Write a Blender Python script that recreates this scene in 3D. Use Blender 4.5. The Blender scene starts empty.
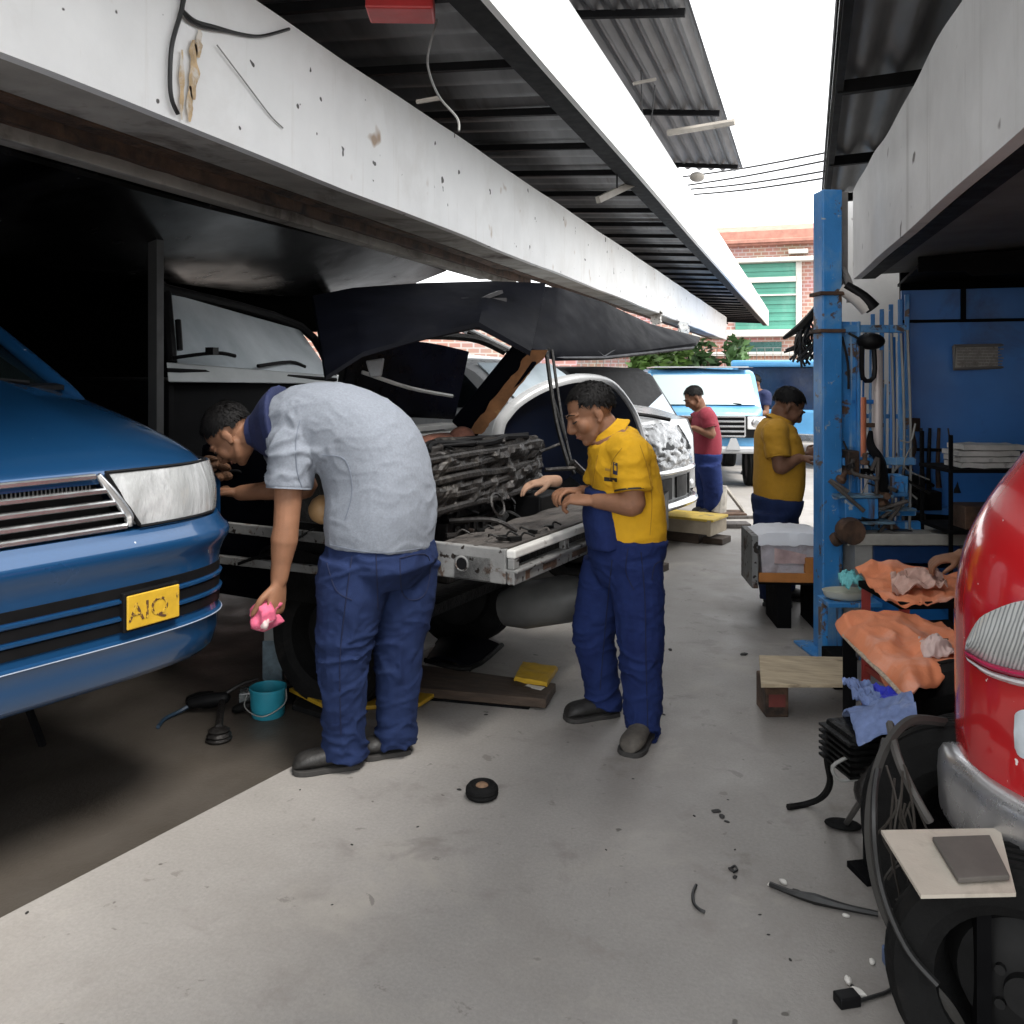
import bpy, bmesh, math, random
import numpy as np
from mathutils import Vector, Matrix, noise
random.seed(7)
R = math.radians
SC = bpy.context.scene
COL = SC.collection
# ---------------------------------------------------------------- camera geometry (world: +Y runs up the alley, +X to the right)
FPX, HY, VPX, CAMZ = 900.0, 372.0, 808.0, 1.65
TH = math.atan((VPX-512)/FPX)
CT, ST = math.cos(TH), math.sin(TH)
def P(px, py, d):
    x = (px-512)/FPX*d
    return Vector((x*CT-d*ST, x*ST+d*CT, CAMZ+(HY-py)/FPX*d))
def G(px, py, z=0.0):
    return P(px, py, (CAMZ-z)*FPX/(py-HY))
def camdir(a):            # horizontal unit vector, a degrees right of the camera axis
    t = R(a); x, d = math.sin(t), math.cos(t)
    return Vector((x*CT-d*ST, x*ST+d*CT, 0))
CR, CF, UP = camdir(90), camdir(0), Vector((0, 0, 1))
# ---------------------------------------------------------------- materials
MATS = {}
def mat(name, col, rough=.6, metal=0., var=.15, scale=5., bump=0., bscale=40., dirt=None, streak=None, coat=0., spec=.5,
        stretch=(1, 1, 1), fine=.0, rvar=.1, spots=None, sheen=0., sss=0.):
    if name in MATS: return MATS[name]
    m = bpy.data.materials.new(name); m.use_nodes = True
    nt = m.node_tree; N = nt.nodes; L = nt.links
    b = N['Principled BSDF']
    b.inputs['Metallic'].default_value = metal
    b.inputs['Coat Weight'].default_value = coat
    b.inputs['Coat Roughness'].default_value = .06
    b.inputs['Specular IOR Level'].default_value = spec
    if sheen: b.inputs['Sheen Weight'].default_value = sheen
    if sss:
        b.inputs['Subsurface Weight'].default_value = sss
        b.inputs['Subsurface Radius'].default_value = (.012, .004, .002)
        b.inputs['Subsurface Scale'].default_value = 1.
    tc = N.new('ShaderNodeTexCoord'); mp = N.new('ShaderNodeMapping'); L.new(tc.outputs['Object'], mp.inputs[0])
    mp.inputs['Scale'].default_value = stretch
    def noise_(sc, det=6., rough_=.6, src=None, dist=0.):
        n = N.new('ShaderNodeTexNoise'); n.inputs['Scale'].default_value = sc; n.inputs['Detail'].default_value = det
        n.inputs['Roughness'].default_value = rough_; n.inputs['Distortion'].default_value = dist
        L.new((src or mp).outputs[0], n.inputs['Vector']); return n.outputs['Fac']
    def ramp(f, a, c):
        r = N.new('ShaderNodeMapRange'); r.inputs[1].default_value = a; r.inputs[2].default_value = c; L.new(f, r.inputs[0]); return r.outputs[0]
    def mix(fac, a, c, mode='MIX'):
        x = N.new('ShaderNodeMix'); x.data_type = 'RGBA'; x.blend_type = mode
        if isinstance(fac, float): x.inputs[0].default_value = fac
        else: L.new(fac, x.inputs[0])
        for i, v in ((6, a), (7, c)):
            if isinstance(v, tuple): x.inputs[i].default_value = (*v, 1)
            else: L.new(v, x.inputs[i])
        return x.outputs[2]
    c0 = tuple(max(0, k*(1-var)) for k in col); c1 = tuple(min(1, k*(1+var)) for k in col)
    n0 = noise_(scale)
    out = mix(ramp(n0, .3, .7), c0, c1)
    if fine:
        out = mix(ramp(noise_(scale*85, 3.), .3, .7), out, mix(1.0, out, (1-fine, 1-fine, 1-fine), 'MULTIPLY'))
    if dirt:                         # list of (colour, low, high, scale)
        for (dc, lo, hi, ds) in (dirt if isinstance(dirt, list) else [dirt]):
            out = mix(ramp(noise_(ds, 8., .65, dist=.4), lo, hi), out, dc)
    if streak:                       # vertical runs
        for (dc, lo, hi, sx, sz) in (streak if isinstance(streak, list) else [streak]):
            m2 = N.new('ShaderNodeMapping'); m2.inputs['Scale'].default_value = (sx, sx, sz); L.new(tc.outputs['Object'], m2.inputs[0])
            out = mix(ramp(noise_(1., 8., .65, src=m2), lo, hi), out, dc)
    if spots:
        for (dc, lo, hi, ds) in (spots if isinstance(spots, list) else [spots]):
            out = mix(ramp(noise_(ds, 2., .5), lo, hi), out, dc)
    L.new(out, b.inputs['Base Color'])
    rr = N.new('ShaderNodeMapRange'); L.new(noise_(scale*2.3), rr.inputs[0]); rr.inputs[1].default_value = .25; rr.inputs[2].default_value = .75
    rr.inputs[3].default_value = max(.02, rough-rvar); rr.inputs[4].default_value = min(1, rough+rvar); L.new(rr.outputs[0], b.inputs['Roughness'])
    if bump:
        bn = N.new('ShaderNodeBump'); bn.inputs['Strength'].default_value = min(1, bump); bn.inputs['Distance'].default_value = .01*max(1, bump)
        L.new(noise_(bscale, 6.), bn.inputs['Height']); L.new(bn.outputs[0], b.inputs['Normal'])
    MATS[name] = m; return m
def glass(name, col=(.9, .95, .95), rough=.02, alpha=.25, tint=(.02, .03, .04)):
    """window glass: a see-through tint with a sharp reflection"""
    if name in MATS: return MATS[name]
    m = bpy.data.materials.new(name); m.use_nodes = True; nt = m.node_tree; N = nt.nodes; L = nt.links
    N.remove(N['Principled BSDF']); o = N['Material Output']
    t = N.new('ShaderNodeBsdfTransparent'); t.inputs[0].default_value = (*col, 1)
    g = N.new('ShaderNodeBsdfGlossy'); g.inputs['Roughness'].default_value = rough
    fr = N.new('ShaderNodeFresnel'); fr.inputs[0].default_value = 1.5
    d = N.new('ShaderNodeBsdfDiffuse'); d.inputs[0].default_value = (*tint, 1)
    a = N.new('ShaderNodeMixShader'); a.inputs[0].default_value = alpha; L.new(t.outputs[0], a.inputs[1]); L.new(d.outputs[0], a.inputs[2])
    b = N.new('ShaderNodeMixShader'); L.new(fr.outputs[0], b.inputs[0]); L.new(a.outputs[0], b.inputs[1]); L.new(g.outputs[0], b.inputs[2])
    L.new(b.outputs[0], o.inputs[0]); MATS[name] = m; return m
# ---------------------------------------------------------------- mesh builder
def frame(t, up=UP):
    t = t.normalized()
    if abs(t.dot(up)) > .98: up = Vector((0, 1, 0))
    x = up.cross(t).normalized(); y = t.cross(x); return x, y
def smoothpath(pts, n=6):
    pts = [Vector(p) for p in pts]
    if len(pts) < 3: return pts
    out = []
    for i in range(len(pts)-1):
        p0 = pts[max(0, i-1)]; p1 = pts[i]; p2 = pts[i+1]; p3 = pts[min(len(pts)-1, i+2)]
        for k in range(n):
            t = k/n
            out.append(.5*((2*p1)+(p2-p0)*t+(2*p0-5*p1+4*p2-p3)*t*t+(3*p1-p0-3*p2+p3)*t**3))
    out.append(pts[-1]); return out
class MB:
    def __init__(s): s.v = []; s.f = []
    def add(s, vs, fs):
        o = len(s.v); s.v += [Vector(v) for v in vs]; s.f += [tuple(i+o for i in f) for f in fs]; return s
    def bx(s, x0, x1, y0, y1, z0, z1, M=None):
        vs = [Vector((x, y, z)) for z in (z0, z1) for y in (y0, y1) for x in (x0, x1)]
        if M is not None: vs = [M @ v for v in vs]
        return s.add(vs, [(0, 2, 3, 1), (4, 5, 7, 6), (0, 1, 5, 4), (2, 6, 7, 3), (0, 4, 6, 2), (1, 3, 7, 5)])
    def beam(s, a, b, w, h, up=UP):          # rectangular bar from a to b, w sideways, h along up
        a = Vector(a); b = Vector(b); x, y = frame(b-a, up)
        vs = [p+x*i*w/2+y*j*h/2 for p in (a, b) for i, j in ((-1, -1), (1, -1), (1, 1), (-1, 1))]
        return s.add(vs, [(3, 2, 1, 0), (4, 5, 6, 7), (0, 1, 5, 4), (1, 2, 6, 5), (2, 3, 7, 6), (3, 0, 4, 7)])
    def tube(s, pts, r, seg=8, n=0, cap=True, up=UP, flat=1., hemi=False):
        pts = [Vector(p) for p in pts]; m = len(pts)
        rs = list(r) if isinstance(r, (list, tuple)) else [r]*m
        if n and m > 2:
            q = smoothpath(pts, n); rs = [float(np.interp(i/n, range(m), rs)) for i in range(len(q))]; pts = q
        if hemi:
            a = (pts[0]-pts[1]).normalized(); b = (pts[-1]-pts[-2]).normalized()
            pts = [pts[0]+a*rs[0]*.85, pts[0]+a*rs[0]*.5]+pts+[pts[-1]+b*rs[-1]*.5, pts[-1]+b*rs[-1]*.85]
            rs = [rs[0]*.45, rs[0]*.85]+rs+[rs[-1]*.85, rs[-1]*.45]
        x = None; vs = []; fs = []; k = len(pts)
        for i, p in enumerate(pts):
            t = (pts[min(k-1, i+1)]-pts[max(0, i-1)])
            if t.length < 1e-9: t = UP.copy()
            t.normalize()
            if x is None: x, y = frame(t, up)
            else:
                x = x-t*x.dot(t)
                if x.length < 1e-6: x, y = frame(t, up)
                x.normalize(); y = t.cross(x)
            for j in range(seg):
                a = 2*math.pi*j/seg; vs.append(p+(x*math.cos(a)+y*math.sin(a)*flat)*rs[i])
        for i in range(k-1):
            for j in range(seg):
                a = i*seg+j; b = i*seg+(j+1) % seg; fs.append((a, b, b+seg, a+seg))
        if cap: fs.append(tuple(range(seg-1, -1, -1))); fs.append(tuple((k-1)*seg+j for j in range(seg)))
        return s.add(vs, fs)
    def loft(s, rings, cap=True, close=True):      # rings: equal-length point lists
        n = len(rings[0]); vs = [p for r in rings for p in r]; fs = []
        for i in range(len(rings)-1):
            for j in range(n if close else n-1):
                a = i*n+j; b = i*n+(j+1) % n; fs.append((a, b, b+n, a+n))
        if cap and close: fs.append(tuple(range(n-1, -1, -1))); fs.append(tuple((len(rings)-1)*n+j for j in range(n)))
        return s.add(vs, fs)
    def lathe(s, prof, seg=24, M=None, cap=True):
        M = M or Matrix()
        return s.loft([[M @ Vector((r*math.cos(2*math.pi*j/seg), r*math.sin(2*math.pi*j/seg), z)) for j in range(seg)] for r, z in prof], cap)
    def cyl(s, a, b, r, seg=16): return s.tube([a, b], r, seg)
    def grid(s, fn, nu, nv):
        return s.loft([[fn(u/nu, v/nv) for u in range(nu+1)] for v in range(nv+1)], close=False)
    def slab(s, fn, nu, nv, off):                  # a grid with thickness: fn gives the top, off the way to the underside
        top = [[Vector(fn(u/nu, v/nv)) for u in range(nu+1)] for v in range(nv+1)]; off = Vector(off)
        o = len(s.v); n = nu+1; c = n*(nv+1)
        s.v += [p for r in top for p in r]+[p+off for r in top for p in r]
        for i in range(nv):
            for j in range(nu):
                a = o+i*n+j; s.f.append((a, a+1, a+n+1, a+n)); a += c; s.f.append((a, a+n, a+n+1, a+1))
        ed = [(j, j+1) for j in range(nu)]+[(i*n+nu, (i+1)*n+nu) for i in range(nv)]+[(nv*n+j+1, nv*n+j) for j in range(nu)]+[((i+1)*n, i*n) for i in range(nv)]
        for a, b in ed: s.f.append((o+b, o+a, o+a+c, o+b+c))
        return s
    def ell(s, c, r, M=None, nu=20, nv=12):
        c = Vector(c); r = (r, r, r) if isinstance(r, (int, float)) else r; rings = []
        for i in range(nv+1):
            t = math.pi*(i+.02)/(nv+.04)-math.pi/2
            ring = []
            for j in range(nu):
                a = 2*math.pi*j/nu; q = Vector((r[0]*math.cos(t)*math.cos(a), r[1]*math.cos(t)*math.sin(a), r[2]*math.sin(t)))
                ring.append(c+(M @ q if M is not None else q))
            rings.append(ring)
        return s.loft(rings)
    def prism(s, poly, a, b, M=None):              # poly in local xy, extruded z a..b
        M = M or Matrix(); n = len(poly)
        vs = [M @ Vector((x, y, z)) for z in (a, b) for x, y in poly]
        return s.add(vs, [tuple(range(n-1, -1, -1)), tuple(range(n, 2*n))]+[(i, (i+1) % n, n+(i+1) % n, n+i) for i in range(n)])
    def mesh(s, name):
        me = bpy.data.meshes.new(name); me.from_pydata([tuple(v) for v in s.v], [], s.f); me.update()
        bm = bmesh.new(); bm.from_mesh(me); bmesh.ops.recalc_face_normals(bm, faces=bm.faces); bm.to_mesh(me); bm.free(); return me
    def build(s, name, m, parent=None, smooth=False, bevel=0., sub=0, ang=40):
        return link(s.mesh(name), name, m, parent, smooth, bevel, sub, ang)
def link(me, name, m, parent=None, smooth=False, bevel=0., sub=0, ang=40):
    me.materials.clear(); me.materials.append(m)
    o = bpy.data.objects.new(name, me); COL.objects.link(o)
    if smooth:
        me.polygons.foreach_set('use_smooth', [True]*len(me.polygons)); me.set_sharp_from_angle(angle=R(ang))
    if bevel:
        b = o.modifiers.new('bevel', 'BEVEL'); b.width = bevel; b.segments = 2; b.limit_method = 'ANGLE'; b.angle_limit = R(40)
    if sub:
        b = o.modifiers.new('sub', 'SUBSURF'); b.levels = sub; b.render_levels = sub
    if parent is not None:
        o.parent = parent
        if parent.get('worldparts'): o.matrix_parent_inverse = Matrix.Translation(parent.location).inverted()
    return o
def tag(o, label=None, cat=None, group=None, kind=None):
    if label: o['label'] = label
    if cat: o['category'] = cat
    if group: o['group'] = group
    if kind: o['kind'] = kind
    return o
def thing(name, label, cat, loc=(0, 0, 0), rz=None, group=None):
    """an Empty at the thing's base; rz None = its parts are written in world coordinates, else in its own axes"""
    o = bpy.data.objects.new(name, None); COL.objects.link(o); o.location = loc; o.empty_display_size = .1
    if rz is None: o['worldparts'] = True
    else: o.rotation_euler = (0, 0, R(rz))
    return tag(o, label, cat, group)
def struct(name, mb, m, **k): return tag(mb.build(name, m, **k), kind='structure')
def remesh(mb, voxel, it=2, disp=None, name='body'):
    """melt overlapping closed shapes into one continuous skin"""
    me = mb.mesh(name); o = bpy.data.objects.new('melt', me); COL.objects.link(o)
    md = o.modifiers.new('r', 'REMESH'); md.mode = 'VOXEL'; md.voxel_size = voxel
    if it:
        sm = o.modifiers.new('s', 'SMOOTH'); sm.factor = .5; sm.iterations = it
    dg = bpy.context.evaluated_depsgraph_get(); out = bpy.data.meshes.new_from_object(o.evaluated_get(dg))
    bpy.data.objects.remove(o); bpy.data.meshes.remove(me); out.name = name
    if disp:
        n = len(out.vertices); co = np.empty(n*3, np.float32); no = np.empty(n*3, np.float32)
        out.vertices.foreach_get('co', co); out.vertices.foreach_get('normal', no); co = co.reshape(-1, 3); no = no.reshape(-1, 3)
        d = np.array([disp(Vector(c), Vector(k)) for c, k in zip(co.tolist(), no.tolist())], np.float32)
        out.vertices.foreach_set('co', (co+no*d[:, None]).ravel()); out.update()
    return out
def fb(p, o=4): return noise.fractal(p, 1., 2., o)      # about -1..1
# ---------------------------------------------------------------- camera, world, sun
cd = bpy.data.cameras.new('camera'); cam = bpy.data.objects.new('camera', cd); COL.objects.link(cam); SC.camera = cam
cam.location = (0, 0, CAMZ); cam.rotation_euler = (R(90), 0, TH)
cd.sensor_width = 36; cd.lens = 36*FPX/1024; cd.shift_y = -(512-HY)/1024; cd.clip_end = 600; cd.clip_start = .05
w = bpy.data.worlds.new('World'); SC.world = w; w.use_nodes = True; wn = w.node_tree.nodes; wl = w.node_tree.links
SUN_EL, SUN_AZ = 58., 118.          # azimuth of the sun, clockwise from +Y
sky = wn.new('ShaderNodeTexSky'); sky.sky_type = 'NISHITA'; sky.sun_disc = False; sky.sun_elevation = R(SUN_EL); sky.sun_rotation = R(SUN_AZ)
sky.dust_density = 1.5; sky.air_density = 1.0; sky.ozone_density = 1
hs = wn.new('ShaderNodeHueSaturation'); hs.inputs['Saturation'].default_value = .12; hs.inputs['Value'].default_value = 1.
ov = wn.new('ShaderNodeMix'); ov.data_type = 'RGBA'; ov.inputs[0].default_value = .6; ov.inputs[7].default_value = (6.2, 6.3, 6.4, 1)      # overcast: an even white cloud deck over the sky
wl.new(sky.outputs[0], hs.inputs['Color']); wl.new(hs.outputs[0], ov.inputs[6]); wl.new(ov.outputs[2], wn['Background'].inputs[0]); wn['Background'].inputs[1].default_value = .15
sl = bpy.data.lights.new('sun', 'SUN'); sl.energy = 1.5; sl.angle = R(20); sl.color = (1, .96, .9)
so = bpy.data.objects.new('sun', sl); COL.objects.link(so)
sd = Vector((math.sin(R(SUN_AZ))*math.cos(R(SUN_EL)), math.cos(R(SUN_AZ))*math.cos(R(SUN_EL)), math.sin(R(SUN_EL))))
so.rotation_euler = sd.to_track_quat('Z', 'Y').to_euler(); so.location = (0, 0, 20)
SC.view_settings.view_transform = 'Standard'; SC.view_settings.look = 'None'; SC.view_settings.exposure = 1.75; SC.view_settings.gamma = 1
SC.cycles.max_bounces = 8; SC.cycles.diffuse_bounces = 4; SC.cycles.use_denoising = True
# ---------------------------------------------------------------- materials of the setting
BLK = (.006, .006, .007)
m_white = mat('white_beam_paint', (.74, .74, .73), .5, var=.05, scale=3, streak=[((.56, .53, .49), .60, .85, 9, .6), ((.42, .34, .26), .685, .76, 16, .8)], dirt=[((.6, .58, .55), .5, .8, 1.2)],
              spots=[((.04, .035, .03), .715, .73, 9), ((.35, .25, .17), .69, .76, 4.3)], bump=.15, bscale=18)
m_gutter = mat('gutter_paint', (.78, .78, .77), .45, var=.04, streak=[((.5, .5, .48), .68, .85, 8, .4)], bump=.1, bscale=12)
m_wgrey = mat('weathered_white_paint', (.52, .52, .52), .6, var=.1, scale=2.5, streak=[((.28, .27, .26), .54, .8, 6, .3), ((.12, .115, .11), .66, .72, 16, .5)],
              spots=[((.05, .04, .035), .7, .74, 6)], bump=.25, bscale=15)
m_zinc = mat('corrugated_zinc', (.17, .17, .175), .5, .3, var=.3, scale=1.2, dirt=[((.05, .03, .02), .6, .8, 1.5)], stretch=(4, .5, 1))
m_purlin = mat('dark_purlin_steel', (.010, .010, .011), .7, .1, spec=.15)
m_dark = mat('shaded_black_paint', (.0045, .0045, .005), .8, var=.4, spec=.06)  # black paint; shade under the roofs is put into its low albedo
m_soffit = mat('dirty_soffit', (.30, .28, .25), .8, var=.25, scale=3, dirt=[((.05, .03, .02), .52, .7, 2.5)], bump=.4, bscale=14)
m_rust = mat('rusty_steel', (.085, .048, .03), .75, .2, var=.5, scale=7, dirt=[((.02, .015, .012), .5, .65, 5)], bump=.6, bscale=30)
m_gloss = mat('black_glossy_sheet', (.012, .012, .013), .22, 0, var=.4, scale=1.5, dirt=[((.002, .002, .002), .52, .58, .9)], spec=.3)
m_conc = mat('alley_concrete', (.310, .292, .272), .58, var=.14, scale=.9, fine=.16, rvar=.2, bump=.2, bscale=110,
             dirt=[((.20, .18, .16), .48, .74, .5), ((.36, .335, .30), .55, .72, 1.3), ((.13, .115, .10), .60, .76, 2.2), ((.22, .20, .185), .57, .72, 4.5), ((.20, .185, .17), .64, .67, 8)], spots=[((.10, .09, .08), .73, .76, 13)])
m_floor = mat('oily_shaded_floor', (.058, .049, .040), .6, var=.14, scale=1.5, rvar=.2, bump=.25, bscale=60, dirt=[((.030, .026, .022), .52, .8, .8), ((.075, .065, .055), .6, .75, 3)])  # oily concrete, with shade under the vehicles put into the dark base
# ---------------------------------------------------------------- ground
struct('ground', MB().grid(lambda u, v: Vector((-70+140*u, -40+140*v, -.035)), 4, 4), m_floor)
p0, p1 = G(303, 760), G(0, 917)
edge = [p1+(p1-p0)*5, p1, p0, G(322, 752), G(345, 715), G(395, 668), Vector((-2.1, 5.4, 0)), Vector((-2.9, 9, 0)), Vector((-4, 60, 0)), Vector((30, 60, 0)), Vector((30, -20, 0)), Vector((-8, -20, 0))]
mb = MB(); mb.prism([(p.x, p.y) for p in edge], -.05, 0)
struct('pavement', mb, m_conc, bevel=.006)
# ---------------------------------------------------------------- left workshop: white beam, soffit, gutter and roofs
t = thing('workshop_canopy', 'long low white beam with rusty underside over the parked vehicles, dark soffit behind', 'canopy', (-2.28, 2, 2.6))
XB = -2.28
def wav(y): return .004*math.sin(y*2.1)+.003*math.sin(y*5.3+1)
m = MB(); m.slab(lambda u, v: Vector((XB+wav(-1+v*28), -1.2+v*28.4, 2.6+.665*u+.006*math.sin(v*60))), 4, 90, (-.05, 0, 0)); m.build('fascia', m_white, t, smooth=True)
m = MB(); m.bx(XB-.05, XB-.32, -1.2, 27, 2.605, 2.64); m.bx(XB-.052, XB-.30, -1.2, 27.1, 3.2, 3.262); m.build('flange', m_soffit, t, bevel=.004)
m = MB(); m.slab(lambda u, v: Vector((XB-.322-.10*u, -1.2+v*28, 2.60+.015*fb(Vector((u*2, v*40, 3))))), 3, 120, (0, 0, .05))
m.bx(XB-.47, XB-.5, -1.2, 9, 2.56, 2.66); m.slab(lambda u, v: Vector((XB-.52-.09*u, -1.2+v*10, 2.59+.012*fb(Vector((u*2, v*30, 9))))), 3, 80, (0, 0, .04))
m.build('rusty_channel', m_rust, t)
m = MB(); m.bx(XB-.63, XB-.66, -1.2, 9, 2.54, 2.68); m.bx(XB-.70, XB-.83, -1.2, 8.4, 2.57, 2.60); m.build('runner', m_soffit, t, bevel=.004)
def gl(u, v):
    return Vector((XB-.85-1.5*u, -1+v*8.6, 2.56-.26*math.sin(u*math.pi*.62)+.02*math.sin(v*9)))
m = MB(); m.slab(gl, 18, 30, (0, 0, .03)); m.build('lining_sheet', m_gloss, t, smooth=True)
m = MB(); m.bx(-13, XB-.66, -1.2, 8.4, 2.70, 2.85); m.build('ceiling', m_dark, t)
m = MB()
for i in range(6): m.beam((-12, .8+i*1.3, 2.62), (XB-2.4, .8+i*1.3, 2.62), .08, .12)
m.build('joist', m_dark, t)
t = thing('roof_gutter', 'upper white box gutter with corrugated roof sheeting and purlins behind it', 'gutter', (-1.5, 6, 3.35))
m = MB(); m.slab(lambda u, v: Vector((-1.42+.004*math.sin(v*30), -1+v*36.5, 3.40+.58*u)), 3, 60, (-.04, 0, 0)); m.build('fascia', m_gutter, t, smooth=True)
m = MB(); m.bx(-1.46, -1.62, -1, 35.4, 3.405, 3.43); m.build('flange', m_purlin, t)
def corr(x0, x1, y0, y1, z, slope, pitch=.13, amp=.022, along='y', nper=6, pin=None):
    mb = MB(); n = int(abs(x1-x0)/pitch*nper) if along == 'y' else int(abs(y1-y0)/pitch*nper)
    if along == 'y':
        mb.slab(lambda u, v: Vector((x0+(x1-x0)*u, y0+(y1-y0)*v, z+slope*abs(x1-x0)*u+amp*math.sin(2*math.pi*abs(x1-x0)*u/pitch)+.006*fb(Vector((u*3, v*9, 2))))), n, 24, (0, 0, .008))
    else:
        mb.slab(lambda u, v: Vector((x0+(x1-x0)*u, y0+(y1-y0)*v, z+slope*abs(x1-x0)*u+amp*math.sin(2*math.pi*abs(y1-y0)*v/pitch))), 6, n, (0, 0, .008))
    return mb
corr(-1.48, -4.6, -1, 35, 3.53, .06, along='x', pitch=.3, amp=.03, nper=5).build('roof_sheet', m_zinc, t, smooth=True)
for i in range(34):
    m = MB(); m.beam((-1.5, 1+i*1.02, 3.47), (-4.5, 1+i*1.02, 3.64), .04, .05); m.build('purlin', m_purlin, t)
m = MB(); m.beam((-2.9, -1, 3.49), (-2.9, 35, 3.49), .05, .05); m.build('rail', m_purlin, t)
t = thing('corrugated_roof', 'grey corrugated sheet roof jutting highest above the gutter on the left', 'roof', (-1.5, 8, 4.6))
corr(-.90, -3.2, 2, 13.6, 4.62, .10, pitch=.17, amp=.03).build('roof_sheet', m_zinc, t, smooth=True)
for y in (4.2, 7.4, 10.4, 13.2):
    m = MB(); m.beam((-.95, y, 4.575), (-3.1, y, 4.80), .05, .06); m.build('purlin', m_purlin, t)
m = MB()
for y in (5, 9, 13): m.beam((-2.6, y, 3.9), (-2.6, y, 4.72), .06, .06)
m.build('post', m_purlin, t)
# poles and wires at the upper roof
m_pole = mat('pale_pole', (.36, .33, .29), .6, var=.2)
m_wire = mat('black_wire', (.012, .012, .012), .5); m_wire2 = mat('grey_wire', (.2, .2, .19), .5)
def wire(label, pts, r=.006, mm=None, name='cable', cat='cable', group=None, n=8):
    return tag(MB().tube(pts, r, 6, n).build(name, mm or m_wire, smooth=True), label, cat, group)
wire('pale wooden pole jutting out from under the high corrugated roof', [P(668, 133, 9.2), P(735, 122, 8.8)], .035, m_pole, 'pole', 'pole', n=0)
tag(MB().ell(P(697, 177, 11.8), (.10, .16, .06)).build('lamp_globe', m_pole, smooth=True), 'pale round lamp on the far end of the white gutter', 'lamp')
for (a, b, c) in ((1, 2, 3), (2, 1, 5)):
    pass
wire('thin wire hanging in a loop from the high corrugated roof', [P(641, 70, 8.5), P(643, 120, 8.5), P(650, 126, 8.5), P(655, 85, 8.5)], .006)
wire('short pale stick under the high corrugated roof', [P(633, 84, 8.2), P(656, 79, 8.2)], .016, m_pole, 'stick', 'stick', n=0)
wire('white cord hooked over the top edge of the white beam', [P(437, 20, 4.6), P(428, 55, 4.5), P(430, 75, 4.45), P(440, 98, 4.4), P(457, 118, 4.35), P(459, 131, 4.3)], .006, m_wire2)
wire('pale stick lying across the top of the white beam beside the cord', [P(417, 102, 4.55), P(440, 98, 4.5)], .012, m_pole, 'stick', 'stick', n=0)
wire('thin rod hanging from the purlins near the gutter', [P(617, 105, 8), P(617, 188, 8)], .008, m_purlin, 'hanging_rod', 'rod', n=0)
tag(MB().beam(P(598, 200, 8.2), P(640, 180, 8.6), .05, .06).build('strip_light', m_pole), 'small strip light hanging under the corrugated ceiling', 'light')
t0 = tag(MB().bx(-.16, .16, -.1, .1, -.04, .14, Matrix.Translation(P(401, 8, 4.35)) @ Matrix.Rotation(R(20), 4, 'Z')).build('red_box', mat('red_plastic', (.45, .03, .03), .4), bevel=.01), 'small red box tucked under the roof above the beam', 'box')
# cables on the face of the beam
bf = lambda px, py: P(px, py, 2.3/(CT*(VPX-px)/FPX)*.985)
wire('black cable bundle tied down the face of the white beam', [bf(184, -8), bf(181, 12), bf(172, 45), bf(170, 80), bf(172, 100), bf(178, 114)], .009)
wire('twisted black cable running right along the face of the white beam', [bf(182, 10), bf(195, 21), bf(215, 27), bf(240, 34), bf(262, 36), bf(289, 29)], .008)
wire('second thin black cable beside the bundle on the white beam', [bf(186, -5), bf(184, 14), bf(199, 26), bf(222, 31), bf(250, 35)], .005)
wire('thin grey wire drooping over the lower white beam', [bf(217, 45), bf(245, 82), bf(270, 115), bf(283, 128)], .003, m_wire2)
m_stain = mat('rust_stain', (.46, .33, .19), .8, var=.35, scale=14, dirt=[((.6, .56, .5), .5, .62, 12)])
def bface(px, py): q = P(px, py, 2.3/(CT*(VPX-px)/FPX)*1.0); q.x = XB+.0035; return q
def stain(px, py0, py1, wpx, seed):
    def fn(u, v):
        e = 1-(2*v-1)**2; x = px+wpx*(u-.5)*(.35+.65*e)*(1+.6*fb(Vector((v*4, seed, 0)), 3))+wpx*.25*fb(Vector((v*3, 5, seed)), 2); y = py0+(py1-py0)*v
        d = -XB/(CT*(VPX-x)/FPX); q = P(x, y, d); q.x = XB+.0085; return q
    return MB().grid(fn, 4, 16)
for k, a in enumerate(((192, 40, 100, 9, 1), (180, 50, 120, 5, 2), (197, 30, 58, 7, 4), (188, 86, 122, 6, 6))): stain(*a).build('rust_stain', m_stain, bpy.data.objects['workshop_canopy'], smooth=True)
# torn paper below the far end of the beam
m_paper = mat('torn_paper', (.62, .60, .56), .8, var=.2, spots=[((.1, .09, .08), .6, .66, 20)])
def rag(c, ax, wd, ht, mm, name, lab, cat, seed, nu=12, nv=9, amp=.1):
    c = Vector(c); ax = Vector(ax).normalized(); nrm = ax.cross(UP)
    def fn(u, v):
        e = ht*(1+.5*fb(Vector((u*5, seed, 0)), 3))
        return c+ax*(u-.5)*wd-UP*e*v+nrm*amp*wd*fb(Vector((u*4, v*3, seed)), 3)
    return tag(MB().slab(fn, nu, nv, nrm*.004).build(name, mm, smooth=True), lab, cat)
rag(P(656, 312, 15), CF, .9, .22, m_paper, 'torn_paper', 'torn white paper hanging below the far part of the white beam', 'paper', 3)
rag(P(684, 322, 17), CF+CR*.4, .9, .28, m_paper, 'torn_paper', 'ragged pale cardboard hanging at the far end of the white beam', 'paper', 8)
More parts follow.
